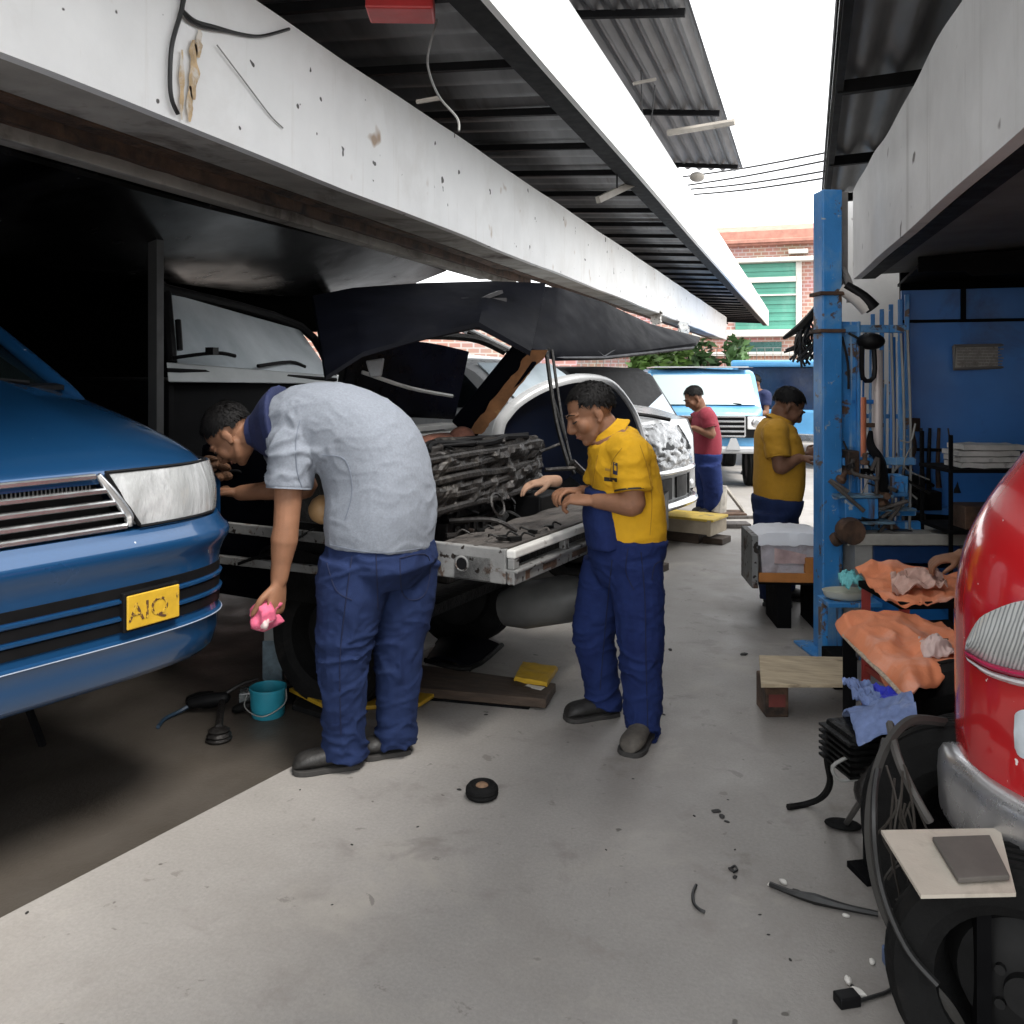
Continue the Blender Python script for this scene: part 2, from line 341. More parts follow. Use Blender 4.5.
# ---------------------------------------------------------------- dark back of the left workshop
m_dwall = mat('shaded_black_wall', (.006, .0058, .0055), .9, spec=.05, var=.4, scale=2)  # shade of the enclosed bays put into a near-black wall colour
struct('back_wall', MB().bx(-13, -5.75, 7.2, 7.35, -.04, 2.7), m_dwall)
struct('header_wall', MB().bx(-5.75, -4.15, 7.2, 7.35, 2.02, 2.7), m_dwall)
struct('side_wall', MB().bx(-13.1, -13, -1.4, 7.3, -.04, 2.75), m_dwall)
struct('near_shade_wall', MB().bx(-13, -3.1, -1.4, -1.25, -.04, 2.75), m_dwall)  # unseen wall, added to darken the left bay
t = thing('steel_post', 'thin grey steel post beside the pale van windscreen', 'post', P(157, 470, 5.2)*1)
pp = P(156, 300, 5.2); m = MB(); m.bx(pp.x-.03, pp.x+.03, pp.y-.03, pp.y+.03, 0, 2.66); m.build('shaft', mat('grey_post', (.03, .03, .03), .6, .2), t)
m = MB(); m.bx(pp.x-.09, pp.x+.09, pp.y-.09, pp.y+.09, -.035, -.02); m.build('base_plate', m_rust, t)
# ---------------------------------------------------------------- back of the alley: brick house, fence, trees
def brickmat():
    m = bpy.data.materials.new('red_brick'); m.use_nodes = True; N = m.node_tree.nodes; L = m.node_tree.links; b = N['Principled BSDF']
    tc = N.new('ShaderNodeTexCoord'); mp = N.new('ShaderNodeMapping'); mp.inputs['Rotation'].default_value = (R(90), 0, 0); L.new(tc.outputs['Object'], mp.inputs[0])
    br = N.new('ShaderNodeTexBrick'); L.new(mp.outputs[0], br.inputs[0]); br.inputs['Scale'].default_value = 1.6
    br.inputs['Color1'].default_value = (.50, .24, .19, 1); br.inputs['Color2'].default_value = (.56, .32, .26, 1); br.inputs['Mortar'].default_value = (.66, .55, .50, 1); br.inputs['Mortar Size'].default_value = .035
    no = N.new('ShaderNodeTexNoise'); no.inputs['Scale'].default_value = .8; no.inputs['Detail'].default_value = 6; L.new(tc.outputs['Object'], no.inputs[0])
    mx = N.new('ShaderNodeMix'); mx.data_type = 'RGBA'; mx.blend_type = 'MULTIPLY'; mx.inputs[0].default_value = .5; L.new(br.outputs[0], mx.inputs[6]); L.new(no.outputs['Color'], mx.inputs[7]); L.new(mx.outputs[2], b.inputs['Base Color'])
    b.inputs['Roughness'].default_value = .9; return m
m_brick = brickmat()
m_green = mat('green_shutter', (.08, .30, .22), .5, var=.2, scale=.6, streak=[((.2, .42, .34), .5, .7, .6, .25)])
m_trim = mat('pale_trim', (.6, .57, .52), .7, var=.1)
D = 38.
t = thing('brick_house', 'red brick house with green roller shutters at the end of the alley', 'house', P(760, 372+1.65*900/D, D))
def bq(px, py, dd=0): return P(px, py, D+dd)
yb = bq(760, 300).y; zz = lambda py: CAMZ+(HY-py)/FPX*D
def bxp(mb, px0, px1, py0, py1, t0, t1):      # a block on the house front given by picture extents and depth range
    a = P(px0, py0, D); b = P(px1, py1, D); return mb.bx(a.x, b.x, yb+t0, yb+t1, b.z, a.z)
m = MB(); bxp(m, 560, 900, 246, 440, 0, .4); m.build('wall', m_brick, t)
m = MB(); bxp(m, 560, 900, 232, 246, -.35, 3); m.slab(lambda u, v: Vector((bq(560, 0).x+(bq(900, 0).x-bq(560, 0).x)*u, yb-.5+4*v, zz(244)+1.2*v)), 30, 6, (0, 0, .12)); m.build('roof', mat('roof_tile', (.42, .2, .15), .8, var=.25, scale=3), t)
m = MB(); bxp(m, 724, 836, 259, 263.5, -.5, -.02); bxp(m, 796, 802, 263, 330, -.2, -.02); bxp(m, 690, 812, 330, 337, -.35, -.02); bxp(m, 560, 850, 352, 356, -.25, -.02); m.build('trim', m_trim, t, bevel=.03)
m = MB()
for i in range(16): bxp(m, 735, 796, 264+i*4.1, 267.9+i*4.1, -.08-.04*(i % 2), -.02)
m.build('shutter', m_green, t)
m = MB(); bxp(m, 735, 796, 278, 283, -.3, -.1); bxp(m, 735, 796, 295, 296.5, -.25, -.1); m.build('shutter_rail', m_trim, t)
m = MB(); bxp(m, 738, 782, 342, 352, -.1, -.02); m.build('low_window', mat('dark_green_glass', (.03, .10, .09), .3), t)
m = MB(); bxp(m, 801, 814, 343, 372, -.12, -.02); m.build('pale_panel', mat('mint_panel', (.42, .6, .58), .6), t)
m = MB(); bxp(m, 789, 808, 252, 256, -.5, -.1); m.build('sign_board', m_trim, t)
wallp = thing('garden_wall', 'low pink wall with wire fence below the brick house', 'wall', P(700, 420, 30))
a = P(560, 372, 30); b = P(860, 372, 30)
m = MB(); m.bx(a.x, b.x, a.y, a.y+.15, 0, 1.7); m.build('wall', mat('pink_render', (.55, .36, .30), .85, var=.2, dirt=[((.6, .55, .3), .55, .7, .8)]), wallp)
m = MB()
for i in range(40): x = a.x+(b.x-a.x)*i/39; m.cyl((x, a.y+.07, 1.7), (x, a.y+.07, 2.4), .012, 5)
for z in (1.95, 2.2, 2.4): m.cyl((a.x, a.y+.07, z), (b.x, a.y+.07, z), .01, 5)
m.build('wire_fence', m_wire2, wallp)
m_leaf = mat('leaf_green', (.09, .17, .03), .6, var=.5, scale=3); m_leaf2 = mat('leaf_dark', (.05, .11, .03), .6, var=.5, scale=3)
m_bark = mat('bark', (.12, .09, .06), .9, var=.3)
def tree(label, base, h, r, mm, seed, n=900, ls=.2, group=None):
    rnd = random.Random(seed); base = Vector(base); t = thing('tree', label, 'tree', base, group=group)
    m = MB(); m.tube([base, base+Vector((.1, 0, h*.4)), base+Vector((0, .1, h*.75))], [.14, .1, .05], 8, 4)
    for k in range(5):
        a = k*1.26; s = base+Vector((.05, 0, h*(.35+.07*k))); m.tube([s, s+Vector((math.cos(a)*r*.6, math.sin(a)*r*.6, h*.25))], [.05, .02], 6)
    m.build('trunk', m_bark, t, smooth=True); m = MB(); cl = [(base+Vector((rnd.gauss(0, r*.45), rnd.gauss(0, r*.45), h*.65+rnd.gauss(0, h*.16))), rnd.uniform(.25, .5)*r) for _ in range(16)]
    for _ in range(n):
        c, q = rnd.choice(cl); d = Vector((rnd.gauss(0, 1), rnd.gauss(0, 1), rnd.gauss(0, 1))).normalized()*q*rnd.random()**.4; p = c+d
        x = Vector((rnd.gauss(0, 1), rnd.gauss(0, 1), rnd.gauss(0, .5))).normalized(); y = x.orthogonal().normalized(); s = ls*rnd.uniform(.6, 1.3)
        m.add([p-x*s, p+y*s*.45, p+x*s, p-y*s*.45], [(0, 1, 2, 3)])
    m.build('crown', mm, t); return t
tree('light green leafy tree behind the white van roof', P(655, 450, 27) * 1 if False else Vector((P(655, 372, 27).x, P(655, 372, 27).y, 0)), 2.9, .9, m_leaf, 1)
tree('darker green shrubby tree left of the brick house window', Vector((P(706, 372, 28).x, P(706, 372, 28).y, 0)), 2.8, .9, m_leaf2, 2)
for i, (x0, y0, x1, y1, sag) in enumerate(((700, 176, 838, 148, 4), (700, 186, 838, 156, 3), (690, 187, 838, 168, 6), (700, 192, 838, 176, 5))):
    a = P(x0-60, y0+6, 22); b = P(x1+60, y1-10, 15); mid = (a+b)/2-UP*.02*sag
    wire('power lines crossing the white sky above the alley', [a, mid, b], .020, m_wire, 'power_line', 'power line', 'power lines over the alley')
a = P(120, 372, 24); b = P(575, 372, 27)
m = MB(); dd = (b-a).normalized(); m.beam(a.xy.to_3d()+UP*1.75, b.xy.to_3d()+UP*1.5, .3, 3.1)
tag(m.build('boundary_wall', m_brick), 'red brick yard wall seen in the gap under the dark ceiling', 'wall')
# ---------------------------------------------------------------- right side: beam, roof, sheds
t = thing('side_awning', 'weathered white beam with dark soffit on the right side of the alley', 'awning', (.4, 4, 2.3))
A = Vector((.30, 6.75, 0)); B = Vector((.62, 1.4, 0)); dv = (B-A)
m = MB(); m.slab(lambda u, v: A+dv*v+Vector((0, 0, 2.3+(.62+.012*math.sin(v*15)+.006*math.sin(v*37))*u))+Vector((.003*math.sin(v*19), 0, 0)), 6, 60, (.05, 0, 0)); m.build('fascia', m_wgrey, t, smooth=True)
m = MB(); m.beam(A+Vector((.10, .0, 2.325)), B+Vector((.10, 0, 2.325)), .09, .05); m.build('flange', m_purlin, t)
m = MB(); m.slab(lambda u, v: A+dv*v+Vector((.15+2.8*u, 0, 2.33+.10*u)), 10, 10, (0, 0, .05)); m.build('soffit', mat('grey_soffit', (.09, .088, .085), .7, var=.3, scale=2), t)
def jag(u, v):
    e = .10*max(0, fb(Vector((u*9, 4, 0)), 4))+.04*(math.floor(u*9) % 2)
    return Vector((.62+u*2.4, 5.8-.7*u, 2.24-e*(1-v)+.09*v))
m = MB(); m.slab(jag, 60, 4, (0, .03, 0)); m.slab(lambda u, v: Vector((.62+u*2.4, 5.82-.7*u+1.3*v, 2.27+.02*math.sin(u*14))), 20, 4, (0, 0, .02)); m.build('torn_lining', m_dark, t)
t = thing('shed_roof', 'corrugated grey roof edge above the weathered beam on the right', 'roof', (1, 4, 3.2))
corr(.13, 2.9, -.5, 8.7, 3.25, .05, pitch=.19, amp=.022).build('roof_sheet', m_zinc, t, smooth=True)
for y in (1.5, 3.3, 5.2, 7.0, 8.5):
    m = MB(); m.beam((.15, y, 3.19), (2.8, y, 3.32), .05, .07); m.build('purlin', m_purlin, t)
m = MB(); m.bx(.115, .125, -.5, 8.75, 3.2, 3.3); m.beam((.16, -.5, 3.19), (.16, 8.7, 3.19), .04, .05); m.build('edge_trim', m_purlin, t)
struct('white_wall', MB().bx(.25, 3, 9.0, 9.1, 0, 3.4), m_wgrey)
m_bluew = mat('blue_wall_paint', (.012, .135, .42), .45, var=.2, scale=1.5, dirt=[((.008, .03, .09), .55, .75, 1.4)], bump=.1, bscale=8)
m_blue = mat('blue_lift_paint', (.03, .20, .50), .45, var=.18, scale=3, dirt=[((.16, .3, .45), .5, .7, 3), ((.09, .055, .035), .585, .62, 6), ((.30, .34, .38), .63, .66, 14)], streak=[((.07, .05, .045), .585, .66, 16, 1.2), ((.25, .36, .48), .6, .64, 30, .8)], bump=.25, bscale=25)
t = thing('blue_partition', 'bright blue panelled partition wall with dark shelves at the right', 'partition', (1.3, 6.6, 0))
m = MB(); m.bx(.60, 2.4, 6.6, 6.66, .75, 2.2); m.build('panel', m_bluew, t)
m = MB(); m.bx(.60, 2.4, 6.575, 6.598, 1.98, 2.0); m.bx(.60, 2.4, 6.575, 6.598, 1.12, 1.14); m.bx(.96, .99, 6.57, 6.598, 1.99, 2.2); m.build('batten', m_dark, t)
m = MB()
for i, x in enumerate((.40, .455, .51, .565, .605)): m.bx(x, x+.028, 6.50-.02*i, 6.54-.02*i, .7, 2.16-.03*(4-i))
m.bx(.36, .64, 6.46, 6.49, 1.34, 1.37); m.build('rail', m_blue, t, bevel=.004)
m = MB(); m.bx(.62, 2.4, 6.45, 6.6, .72, .76); m.bx(.62, .7, 6.45, 6.6, .02, .72); m.bx(.9, 1.0, 6.5, 6.6, .02, .72); m.build('lower_frame', m_bluew, t)
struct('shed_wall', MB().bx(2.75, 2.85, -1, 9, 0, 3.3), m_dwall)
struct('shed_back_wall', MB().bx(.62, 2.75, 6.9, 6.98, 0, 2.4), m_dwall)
# ================================================================ vehicles
m_bpaint = mat('blue_metallic_paint', (.008, .056, .150), .30, .35, var=.06, scale=1, coat=1., spots=[((.35, .38, .42), .765, .775, 22)], rvar=.04)
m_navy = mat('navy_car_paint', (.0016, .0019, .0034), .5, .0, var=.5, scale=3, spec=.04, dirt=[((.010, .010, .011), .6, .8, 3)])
m_chrome = mat('dull_chrome', (.62, .62, .62), .2, .9, var=.1, rvar=.08)
m_plast = mat('black_plastic', (.0055, .0055, .006), .5, var=.3, spec=.15)
m_rub = mat('tyre_rubber', (.009, .009, .009), .85, var=.3, scale=10, spec=.12, dirt=[((.022, .020, .018), .56, .75, 6)], bump=.4, bscale=60)
m_rim = mat('steel_rim', (.022, .022, .022), .6, .4, var=.4, spec=.2)
m_glassd = glass('dark_window_glass', (.25, .3, .32), .03, .8, (.004, .006, .008))
m_lens = glass('lamp_lens', (1, 1, 1), .05, .42, (.88, .89, .9))
m_refl = mat('lamp_reflector', (.92, .93, .93), .16, .35, var=.06, scale=14, bump=1.6, bscale=22, stretch=(1, 1, .35))
m_wpaint = mat('white_car_paint', (.40, .41, .42), .3, var=.04, coat=.6)
m_spaint = mat('silver_car_paint', (.50, .52, .54), .3, .35, var=.08, scale=4, coat=.6, dirt=[((.2, .2, .2), .62, .7, 7)])
m_yel = mat('yellow_plate', (.46, .28, .02), .5, var=.12, scale=20, dirt=[((.3, .2, .05), .62, .75, 18)])
m_wood = mat('oily_wood', (.05, .033, .022), .8, var=.4, scale=6, stretch=(1, 6, 6), bump=.5, bscale=30)
m_palew = mat('pale_wood', (.42, .34, .23), .8, var=.25, scale=6, stretch=(1, 6, 6), bump=.3, bscale=40, dirt=[((.12, .09, .06), .6, .75, 4)])
def wheel(parent, c, r, wd, ax=(0, 1, 0), name='wheel'):
    c = Vector(c); ax = Vector(ax).normalized(); M = Matrix.Translation(c) @ ax.to_track_quat('Z', 'Y').to_matrix().to_4x4()
    h = wd/2; m = MB(); pr = [(r*.62, -h*.8), (r*.72, -h), (r*.9, -h), (r*.975, -h*.75)]
    for i in range(5): z = -h*.6+i*h*.3; pr += [(r, z-h*.09), (r, z+h*.07), (r*.965, z+h*.09), (r*.965, z+h*.2)]
    pr = [p for p in pr if p[1] < h*.72]+[(r*.975, h*.75), (r*.9, h), (r*.72, h), (r*.62, h*.8)]
    m.lathe(pr, 40, M, cap=False); m.lathe([(r*.62, -h*.8), (r*.62, h*.8)], 40, M, cap=False)
    w_ = m.build(name, m_rub, parent, smooth=True, ang=30)
    m = MB(); m.lathe([(r*.64, -h*.75), (r*.6, -h*.6), (r*.5, h*.1), (r*.3, h*.35), (r*.16, h*.4), (r*.15, h*.6), (0.001, h*.62)], 32, M)
    for k in range(5):
        a = k*2*math.pi/5; m.lathe([(.012, h*.36), (.012, h*.5)], 8, M @ Matrix.Translation((r*.22*math.cos(a), r*.22*math.sin(a), 0)))
    o = m.build('rim', m_rim, None, smooth=True)
    o.parent = w_ ; return w_
# ---------------------------------------------------------------- the blue minivan at the left
car = thing('minivan', 'blue minivan with a yellow plate, raised front end nearest the camera at the left', 'car', (-2.30, 2.09, .37), rz=-16.8)
Bw, An, NN = .93, .50, 4.2
def plan(s, off=0., n=4.2):                        # s -1..1 round the nose; beyond the corner the flank runs straight back
    a = abs(s)
    if a <= .8:
        ph = a/.8*math.pi/2; x = An*math.cos(ph)**(2/n)-An; y = Bw*math.sin(ph)**(2/n)
    else: x = -An-(a-.8)/.2*.35; y = Bw
    y = math.copysign(y, s); o = Vector((x, y, 0))
    nx = (max(0, x+An)/An)**(n-1)/An; ny = (abs(y)/Bw)**(n-1)/Bw; nn = math.hypot(nx, ny) or 1
    return o+Vector((nx/nn*off, math.copysign(ny/nn, s)*off, 0))
def splan(y): # parameter s for a lateral position
    return math.copysign(.8*2/math.pi*math.asin(min(1, (abs(y)/Bw)**(NN/2))), y)
S = [-1+i*.02 for i in range(101)]
def band(levels, s0=-1., s1=1., ns=100):
    return MB().loft([[plan(s0+(s1-s0)*i/ns, o)+Vector((0, 0, z)) for i in range(ns+1)] for z, o in levels], close=False)
lv = [(.220, -.10), (.225, -.035), (.25, -.012), (.31, .004), (.362, .010), (.368, .018), (.376, .018), (.382, .008), (.40, .006), (.575, .012), (.60, .018), (.63, .03), (.655, .046), (.675, .05), (.693, .044), (.71, .025), (.728, .014), (.742, .006), (.748, -.04), (.75, -.12)]
bump_ = band(lv).build('bumper', m_bpaint, car, smooth=True, ang=50)
for i, (z0, z1) in enumerate(((.405, .447), (.462, .505), (.520, .562))):     # three black slots between blue ribs
    e = .64+.035*i; o_ = band([(z0, .0), (z0+.004, .0115), (z1-.004, .0135), (z1, .0)], -e, e, 80).build('air_slot', m_plast, car, smooth=True)
for z in (.4545, .5125): band([(z-.007, .006), (z-.004, .021), (z+.004, .022), (z+.007, .008)], -.66, .66, 80).build('bumper_rib', m_bpaint, car, smooth=True)
MB().tube([plan(-.76+1.52*i/60, .020)+Vector((0, 0, .372)) for i in range(61)], .0022, 6).build('bumper_trim', mat('pale_edge', (.25, .29, .36), .35), car, smooth=True)
band([(.18, -.16), (.218, -.11), (.228, -.045)], -.9, .9).build('lower_lip', m_plast, car, smooth=True)
# yellow plate with its worn characters
pl = plan(splan(.485), .036); q = plan(splan(.40), .036)-plan(splan(.57), .036); q.normalize(); PM = Matrix.Translation(pl+Vector((0, 0, .475))) @ Matrix((( -q.x, 0, -q.y, 0), (-q.y, 0, q.x, 0), (0, 1, 0, 0), (0, 0, 0, 1))).inverted_safe().transposed() if False else None
xa = (plan(splan(.585), .03)-plan(splan(.395), .03)).normalized()      # along the plate towards the car's left
za = UP; na = xa.cross(za)*1.0
if na.x < 0: na = -na
PM = Matrix((( xa.x, za.x, na.x, pl.x), (xa.y, za.y, na.y, pl.y), (xa.z, za.z, na.z, .475), (0, 0, 0, 1)))
m = MB(); m.bx(-.105, .105, -.057, .057, -.004, .004, PM); plate = m.build('number_plate', m_yel, car, bevel=.004)
m = MB(); m.bx(-.112, .112, -.066, .066, -.03, -.005, PM); m.build('plate_holder', m_plast, car, bevel=.004)
def text(s, size, M, mm, parent, ext=.0006, name='lettering', sx=1.):
    c = bpy.data.curves.new(name, 'FONT'); c.body = s; c.size = size; c.extrude = ext; c.align_x = 'CENTER'; c.align_y = 'CENTER'; c.materials.append(mm)
    o0 = bpy.data.objects.new('t', c); COL.objects.link(o0); me = bpy.data.meshes.new_from_object(o0.evaluated_get(bpy.context.evaluated_depsgraph_get()))
    bpy.data.objects.remove(o0); o = bpy.data.objects.new(name, me); COL.objects.link(o); o.parent = parent; me.transform(M @ Matrix.Diagonal((sx, 1, 1, 1)))
    if parent is not None and parent.get('worldparts'): o.matrix_parent_inverse = Matrix.Translation(parent.location).inverted()
    me.materials.clear(); me.materials.append(mm); return o
m_ink = mat('worn_dark_ink', (.07, .03, .01), .7, var=.3, dirt=[((.44, .27, .02), .50, .53, 60)])
text("AIQ '", .088, PM @ Matrix.Translation((.0, -.004, .0052)), m_ink, plate, sx=1.05)
m_flute = mat('fluted_lens', (.40, .41, .41), .10, .25, var=.22, scale=9, stretch=(1, 1.2, .4), bump=.7, bscale=30, coat=1., rvar=.05, dirt=[((.66, .67, .68), .52, .70, 5), ((.20, .205, .21), .58, .74, 6)])
# grille: black opening, chrome frame and slats, emblem
def npatch(y0t, y1t, y0b, y1b, z0, z1, off, nu=24, nv=6, fn=None):
    def f(u, v):
        y = (y0b+(y1b-y0b)*u)*(1-v)+(y0t+(y1t-y0t)*u)*v; o = off+(fn(u, v) if fn else 0)
        return plan(splan(y), o)+Vector((0, 0, z0+(z1-z0)*v))
    return f
GZ0, GZ1 = .757, .938
def gback(v): return .0-.025*v        # the grille and lamps lean back as they rise
m = MB(); m.grid(npatch(-.31, .31, -.415, .415, GZ0, GZ1, -.045, fn=lambda u, v: gback(v)), 24, 4); gr = m.build('grille', m_plast, car, smooth=True)
def gy(z): return .405-.10*max(0, min(1, (z-GZ0-.035)/(GZ1-GZ0-.035)))**1.1
for z in (.935, .885, .842, .800, .760):
    e = gy(z); m = MB(); m.loft([[plan(splan(-e+2*e*i/40), gback((z-GZ0)/(GZ1-GZ0))+o)+Vector((0, 0, z+dz)) for i in range(41)] for o, dz in ((-.03, .009), (.004, .009), (.009, .004), (.009, -.006), (.003, -.010), (-.03, -.010), (-.03, .009))], close=False)
    m.build('slat', m_chrome, gr, smooth=True)
for sg in (-1, 1):
    pts = [plan(splan(sg*(gy(z)+.012)), gback((z-GZ0)/(GZ1-GZ0))+.002)+Vector((0, 0, z)) for z in (.757, .768, .785, .80, .83, .87, .90, .94)]
    m = MB(); m.tube(pts, [.012, .016, .019, .019, .02, .019, .018, .012], 10, 4, flat=.8); m.build('grille_surround', m_chrome, gr, smooth=True)
# fine mesh behind the top slat
m = MB()
for i in range(46):
    y = -.3+.6*i/45; m.cyl(plan(splan(y), -.04)+Vector((0, 0, .89)), plan(splan(y), -.045)+Vector((0, 0, .93)), .003, 5)
m.build('grille_mesh', mat('grille_mesh', (.012, .012, .012), .6), gr)
for sg in (-1, 1):
    y0t, y0b, y1 = .345, .455, .922
    hl = MB().slab(npatch(sg*y0t, sg*y1, sg*y0b, sg*y1, .757, .942, 0, fn=lambda u, v: gback(v)-.040+.02*abs(2*u-1)**3), 30, 10, (-.01, 0, 0)).build('headlight', m_refl, car, smooth=True)
    m = MB(); m.slab(npatch(sg*y0t, sg*y1, sg*y0b, sg*y1, .757, .942, 0, fn=lambda u, v: gback(v)+.012*math.sin(math.pi*v)), 30, 8, (-.006, 0, 0)); m.build('lens', m_flute, hl, smooth=True)
    m = MB()
    for k in range(13): # moulded ribs of the lens inside
        u = .08+.84*k/12; f = npatch(sg*y0t, sg*y1, sg*y0b, sg*y1, .757, .942, -.014, fn=lambda u, v: gback(v)); m.tube([f(u, .08), f(u+.03, .5), f(u, .92)], .0035, 5, 3)
    m.build('lens_ribs', m_lens, hl, smooth=True)
    f = npatch(sg*y0t, sg*y1, sg*y0b, sg*y1, .757, .942, -.05, fn=lambda u, v: gback(v)+.006)
    for u, rr in ((.26, .06), (.6, .075)):
        c = f(u, .5); M = Matrix.Translation(c) @ Vector((1, sg*.25, 0)).to_track_quat('Z', 'Y').to_matrix().to_4x4()
        m = MB(); m.lathe([(.004, -.045), (rr*.55, -.03), (rr*.85, -.005), (rr*.95, .012)], 24, M, cap=False); m.build('reflector_bowl', mat('bright_reflector', (.85, .85, .85), .08, 1., var=.02), hl, smooth=True)
    m = MB(); b = [f(u, .0)+Vector((.055, 0, -.004)) for u in np.linspace(0, 1, 20)]; m.tube(b, .006, 6); b = [f(u, 1.0)+Vector((.045, 0, .003)) for u in np.linspace(0, 1, 20)]; m.tube(b, .006, 6)
    m.tube([f(0, v)+Vector((.05, 0, 0)) for v in (0, .5, 1)], .007, 6); m.build('headlight_seal', m_plast, hl, smooth=True)
    fl = npatch(sg*y0t, sg*y1, sg*y0b, sg*y1, .757, .942, .002, fn=lambda u, v: gback(v)+.012*math.sin(math.pi*v)); m = MB(); m.tube([fl(.74, v) for v in np.linspace(0, 1, 9)], .0035, 5)
    m.build('lens_moulding', mat('lens_line', (.22, .225, .23), .2), hl, smooth=True)
# bonnet, wings, cabin
def bz(v): return .958+.292*v**.82
def bon(u, v):
    s = (2*u-1); e0 = plan(splan(s*.90), gback(1)-.012); W = .835+.0*v
    x = e0.x*(1-v)**1.3+(-1.06-.10*(s*s))*v if v > 0 else e0.x
    x = e0.x+(-1.02-.08*s*s-e0.x)*v
    y = e0.y*(1-v)+s*.84*v
    z = bz(v)-.075*abs(s)**3.2*(.35+v*.65)-.02*(1-v)**10*1.0+.012*math.exp(-((abs(s)-.55)/.09)**2)*v
    return Vector((x, y, z))
for sg in (0, 1): MB().tube([bon(.004+.992*sg, v)+Vector((0, 0, -.004)) for v in np.linspace(0, 1, 24)], .0045, 6).build('bonnet_gap', m_plast, car)
MB().slab(bon, 60, 30, (0, 0, -.03)).build('bonnet', m_bpaint, car, smooth=True, ang=60)
def wing(sg):
    def f(u, v):      # u back along the flank, v down
        top = bon((1+sg)/2, min(1, u*1.0)) if u <= 1 else None
        x = top.x; y = top.y*(1-v)+sg*(Bw+.005)*v if v < .35 else sg*(Bw+.005)
        y = top.y+(sg*(Bw+.008)-top.y)*min(1, v/.3)**.6
        zt = top.z-.006; zb = .70
        if -1.12 < x < -.44: zb = max(.70, .36+math.sqrt(max(0, .38**2-(x+.78)**2))*1.0+.02)
        return Vector((x, y, zt+(zb-zt)*v))
    return f
for sg in (-1, 1):
    MB().grid(wing(sg), 40, 10).build('wing', m_bpaint, car, smooth=True, ang=60)
    m = MB(); m.bx(-3.9, -1.10, sg*.80-.06, sg*.80+.06, .30, 1.16); m.build('body_side', m_bpaint, car, bevel=.03)
m = MB(); m.bx(-3.95, -3.85, -.85, .85, .3, 1.74); m.bx(-3.9, -1.0, -.8, .8, .28, .33); m.bx(-3.9, -2.25, -.68, .68, 1.755, 1.80); m.build('body_shell', m_bpaint, car, bevel=.03)
for sg in (-1, 1):
    m = MB(); m.tube([(-1.0, sg*.83, 1.12), (-1.14, sg*.80, 1.215), (-1.75, sg*.745, 1.52), (-2.3, sg*.68, 1.76)], [.02, .034, .034, .034], 10, 4); m.build('pillar', m_bpaint, car, smooth=True)
    for x in (-2.8, -3.3, -3.88): MB().tube([(x, sg*.82, 1.15), (x-.02, sg*.68, 1.77)], .04, 8).build('pillar', m_bpaint, car, smooth=True)
m = MB(); m.slab(lambda u, v: Vector((-1.10-.07*(2*u-1)**2-1.16*v, (2*u-1)*(.77-.10*v), 1.222+.535*v)), 12, 8, (-.006, 0, 0)); m.build('windscreen', glass('car_glass', (.55, .62, .6), .03, .3, (.02, .03, .03)), car, smooth=True)
m = MB(); m.tube([(-1.07, .62, 1.235), (-1.16, .25, 1.275), (-1.26, -.05, 1.315)], .010, 6); m.tube([(-1.07, .05, 1.25), (-1.18, -.35, 1.30), (-1.28, -.6, 1.335)], .010, 6); m.build('wiper', m_plast, car)
m = MB(); m.slab(lambda u, v: Vector((-1.0-.085*(2*u-1)**2-.06*v, (2*u-1)*.78, 1.222+.01*v)), 20, 2, (0, 0, -.02)); m.build('cowl', m_plast, car)
m = MB(); m.bx(-1.9, -1.2, -.75, .75, .95, 1.16); m.build('dashboard', m_plast, car, bevel=.03)
for sg in (-1, 1):
    m = MB(); m.bx(-2.5, -2.3, sg*.38-.22, sg*.38+.22, .7, 1.5); m.bx(-2.4, -1.9, sg*.38-.22, sg*.38+.22, .6, .75); m.build('seat', m_plast, car, bevel=.05)
for x in (-.78, -3.2):
    for sg in (-1, 1): wheel(car, (x, sg*.74, .31), .31, .19, (0, sg, 0))
for x, lab in ((-1.35, 'black axle stand under the front of the raised blue minivan'), (-2.7, 'black axle stand under the rear of the raised blue minivan')):
    for sg in (-1, 1):
        M = Matrix.Translation((-2.30, 2.09, 0)) @ Matrix.Rotation(R(-16.8), 4, 'Z'); c = M @ Vector((x, sg*.6, -.035))
        t = thing('axle_stand', lab, 'axle stand', c, group='axle stands under the minivan')
        m = MB()
        for i, j in ((-1, -1), (1, -1), (1, 1), (-1, 1)): m.tube([c+Vector((i*.14, j*.14, 0)), c+Vector((i*.04, j*.04, .45))], .018, 6)
        m.build('leg_frame', m_dark, t); m = MB(); m.cyl(c+UP*.4, c+UP*.65, .03, 10); m.bx(-.06, .06, -.06, .06, .65, .68, Matrix.Translation(c)); m.build('post', m_dark, t)
# ---------------------------------------------------------------- stripped truck in the middle, open engine bay
TR = thing('stripped_truck', 'half stripped truck with grey front frame, open engine bay and raised dark hood', 'truck', (-1.16, 3.57, 0), rz=-10.3)
TM = Matrix.Translation((-1.16, 3.57, 0)) @ Matrix.Rotation(R(-10.3), 4, 'Z'); TI = TM.inverted()
def TP(px, py, d): return TI @ P(px, py, d)
m_fr = mat('chipped_grey_frame', (.20, .20, .195), .6, var=.2, scale=5, spec=.3, dirt=[((.08, .05, .035), .56, .62, 9), ((.06, .06, .06), .5, .7, 3)], spots=[((.02, .015, .012), .62, .66, 24)], bump=.3, bscale=30)
m_frl = mat('worn_white_rail', (.62, .61, .58), .5, var=.12, scale=8, dirt=[((.2, .17, .14), .62, .72, 12)])
m_grease = mat('greasy_metal', (.022, .020, .019), .42, .45, var=.6, scale=8, dirt=[((.085, .078, .07), .56, .72, 9), ((.04, .02, .012), .6, .75, 5)], bump=.7, bscale=35)
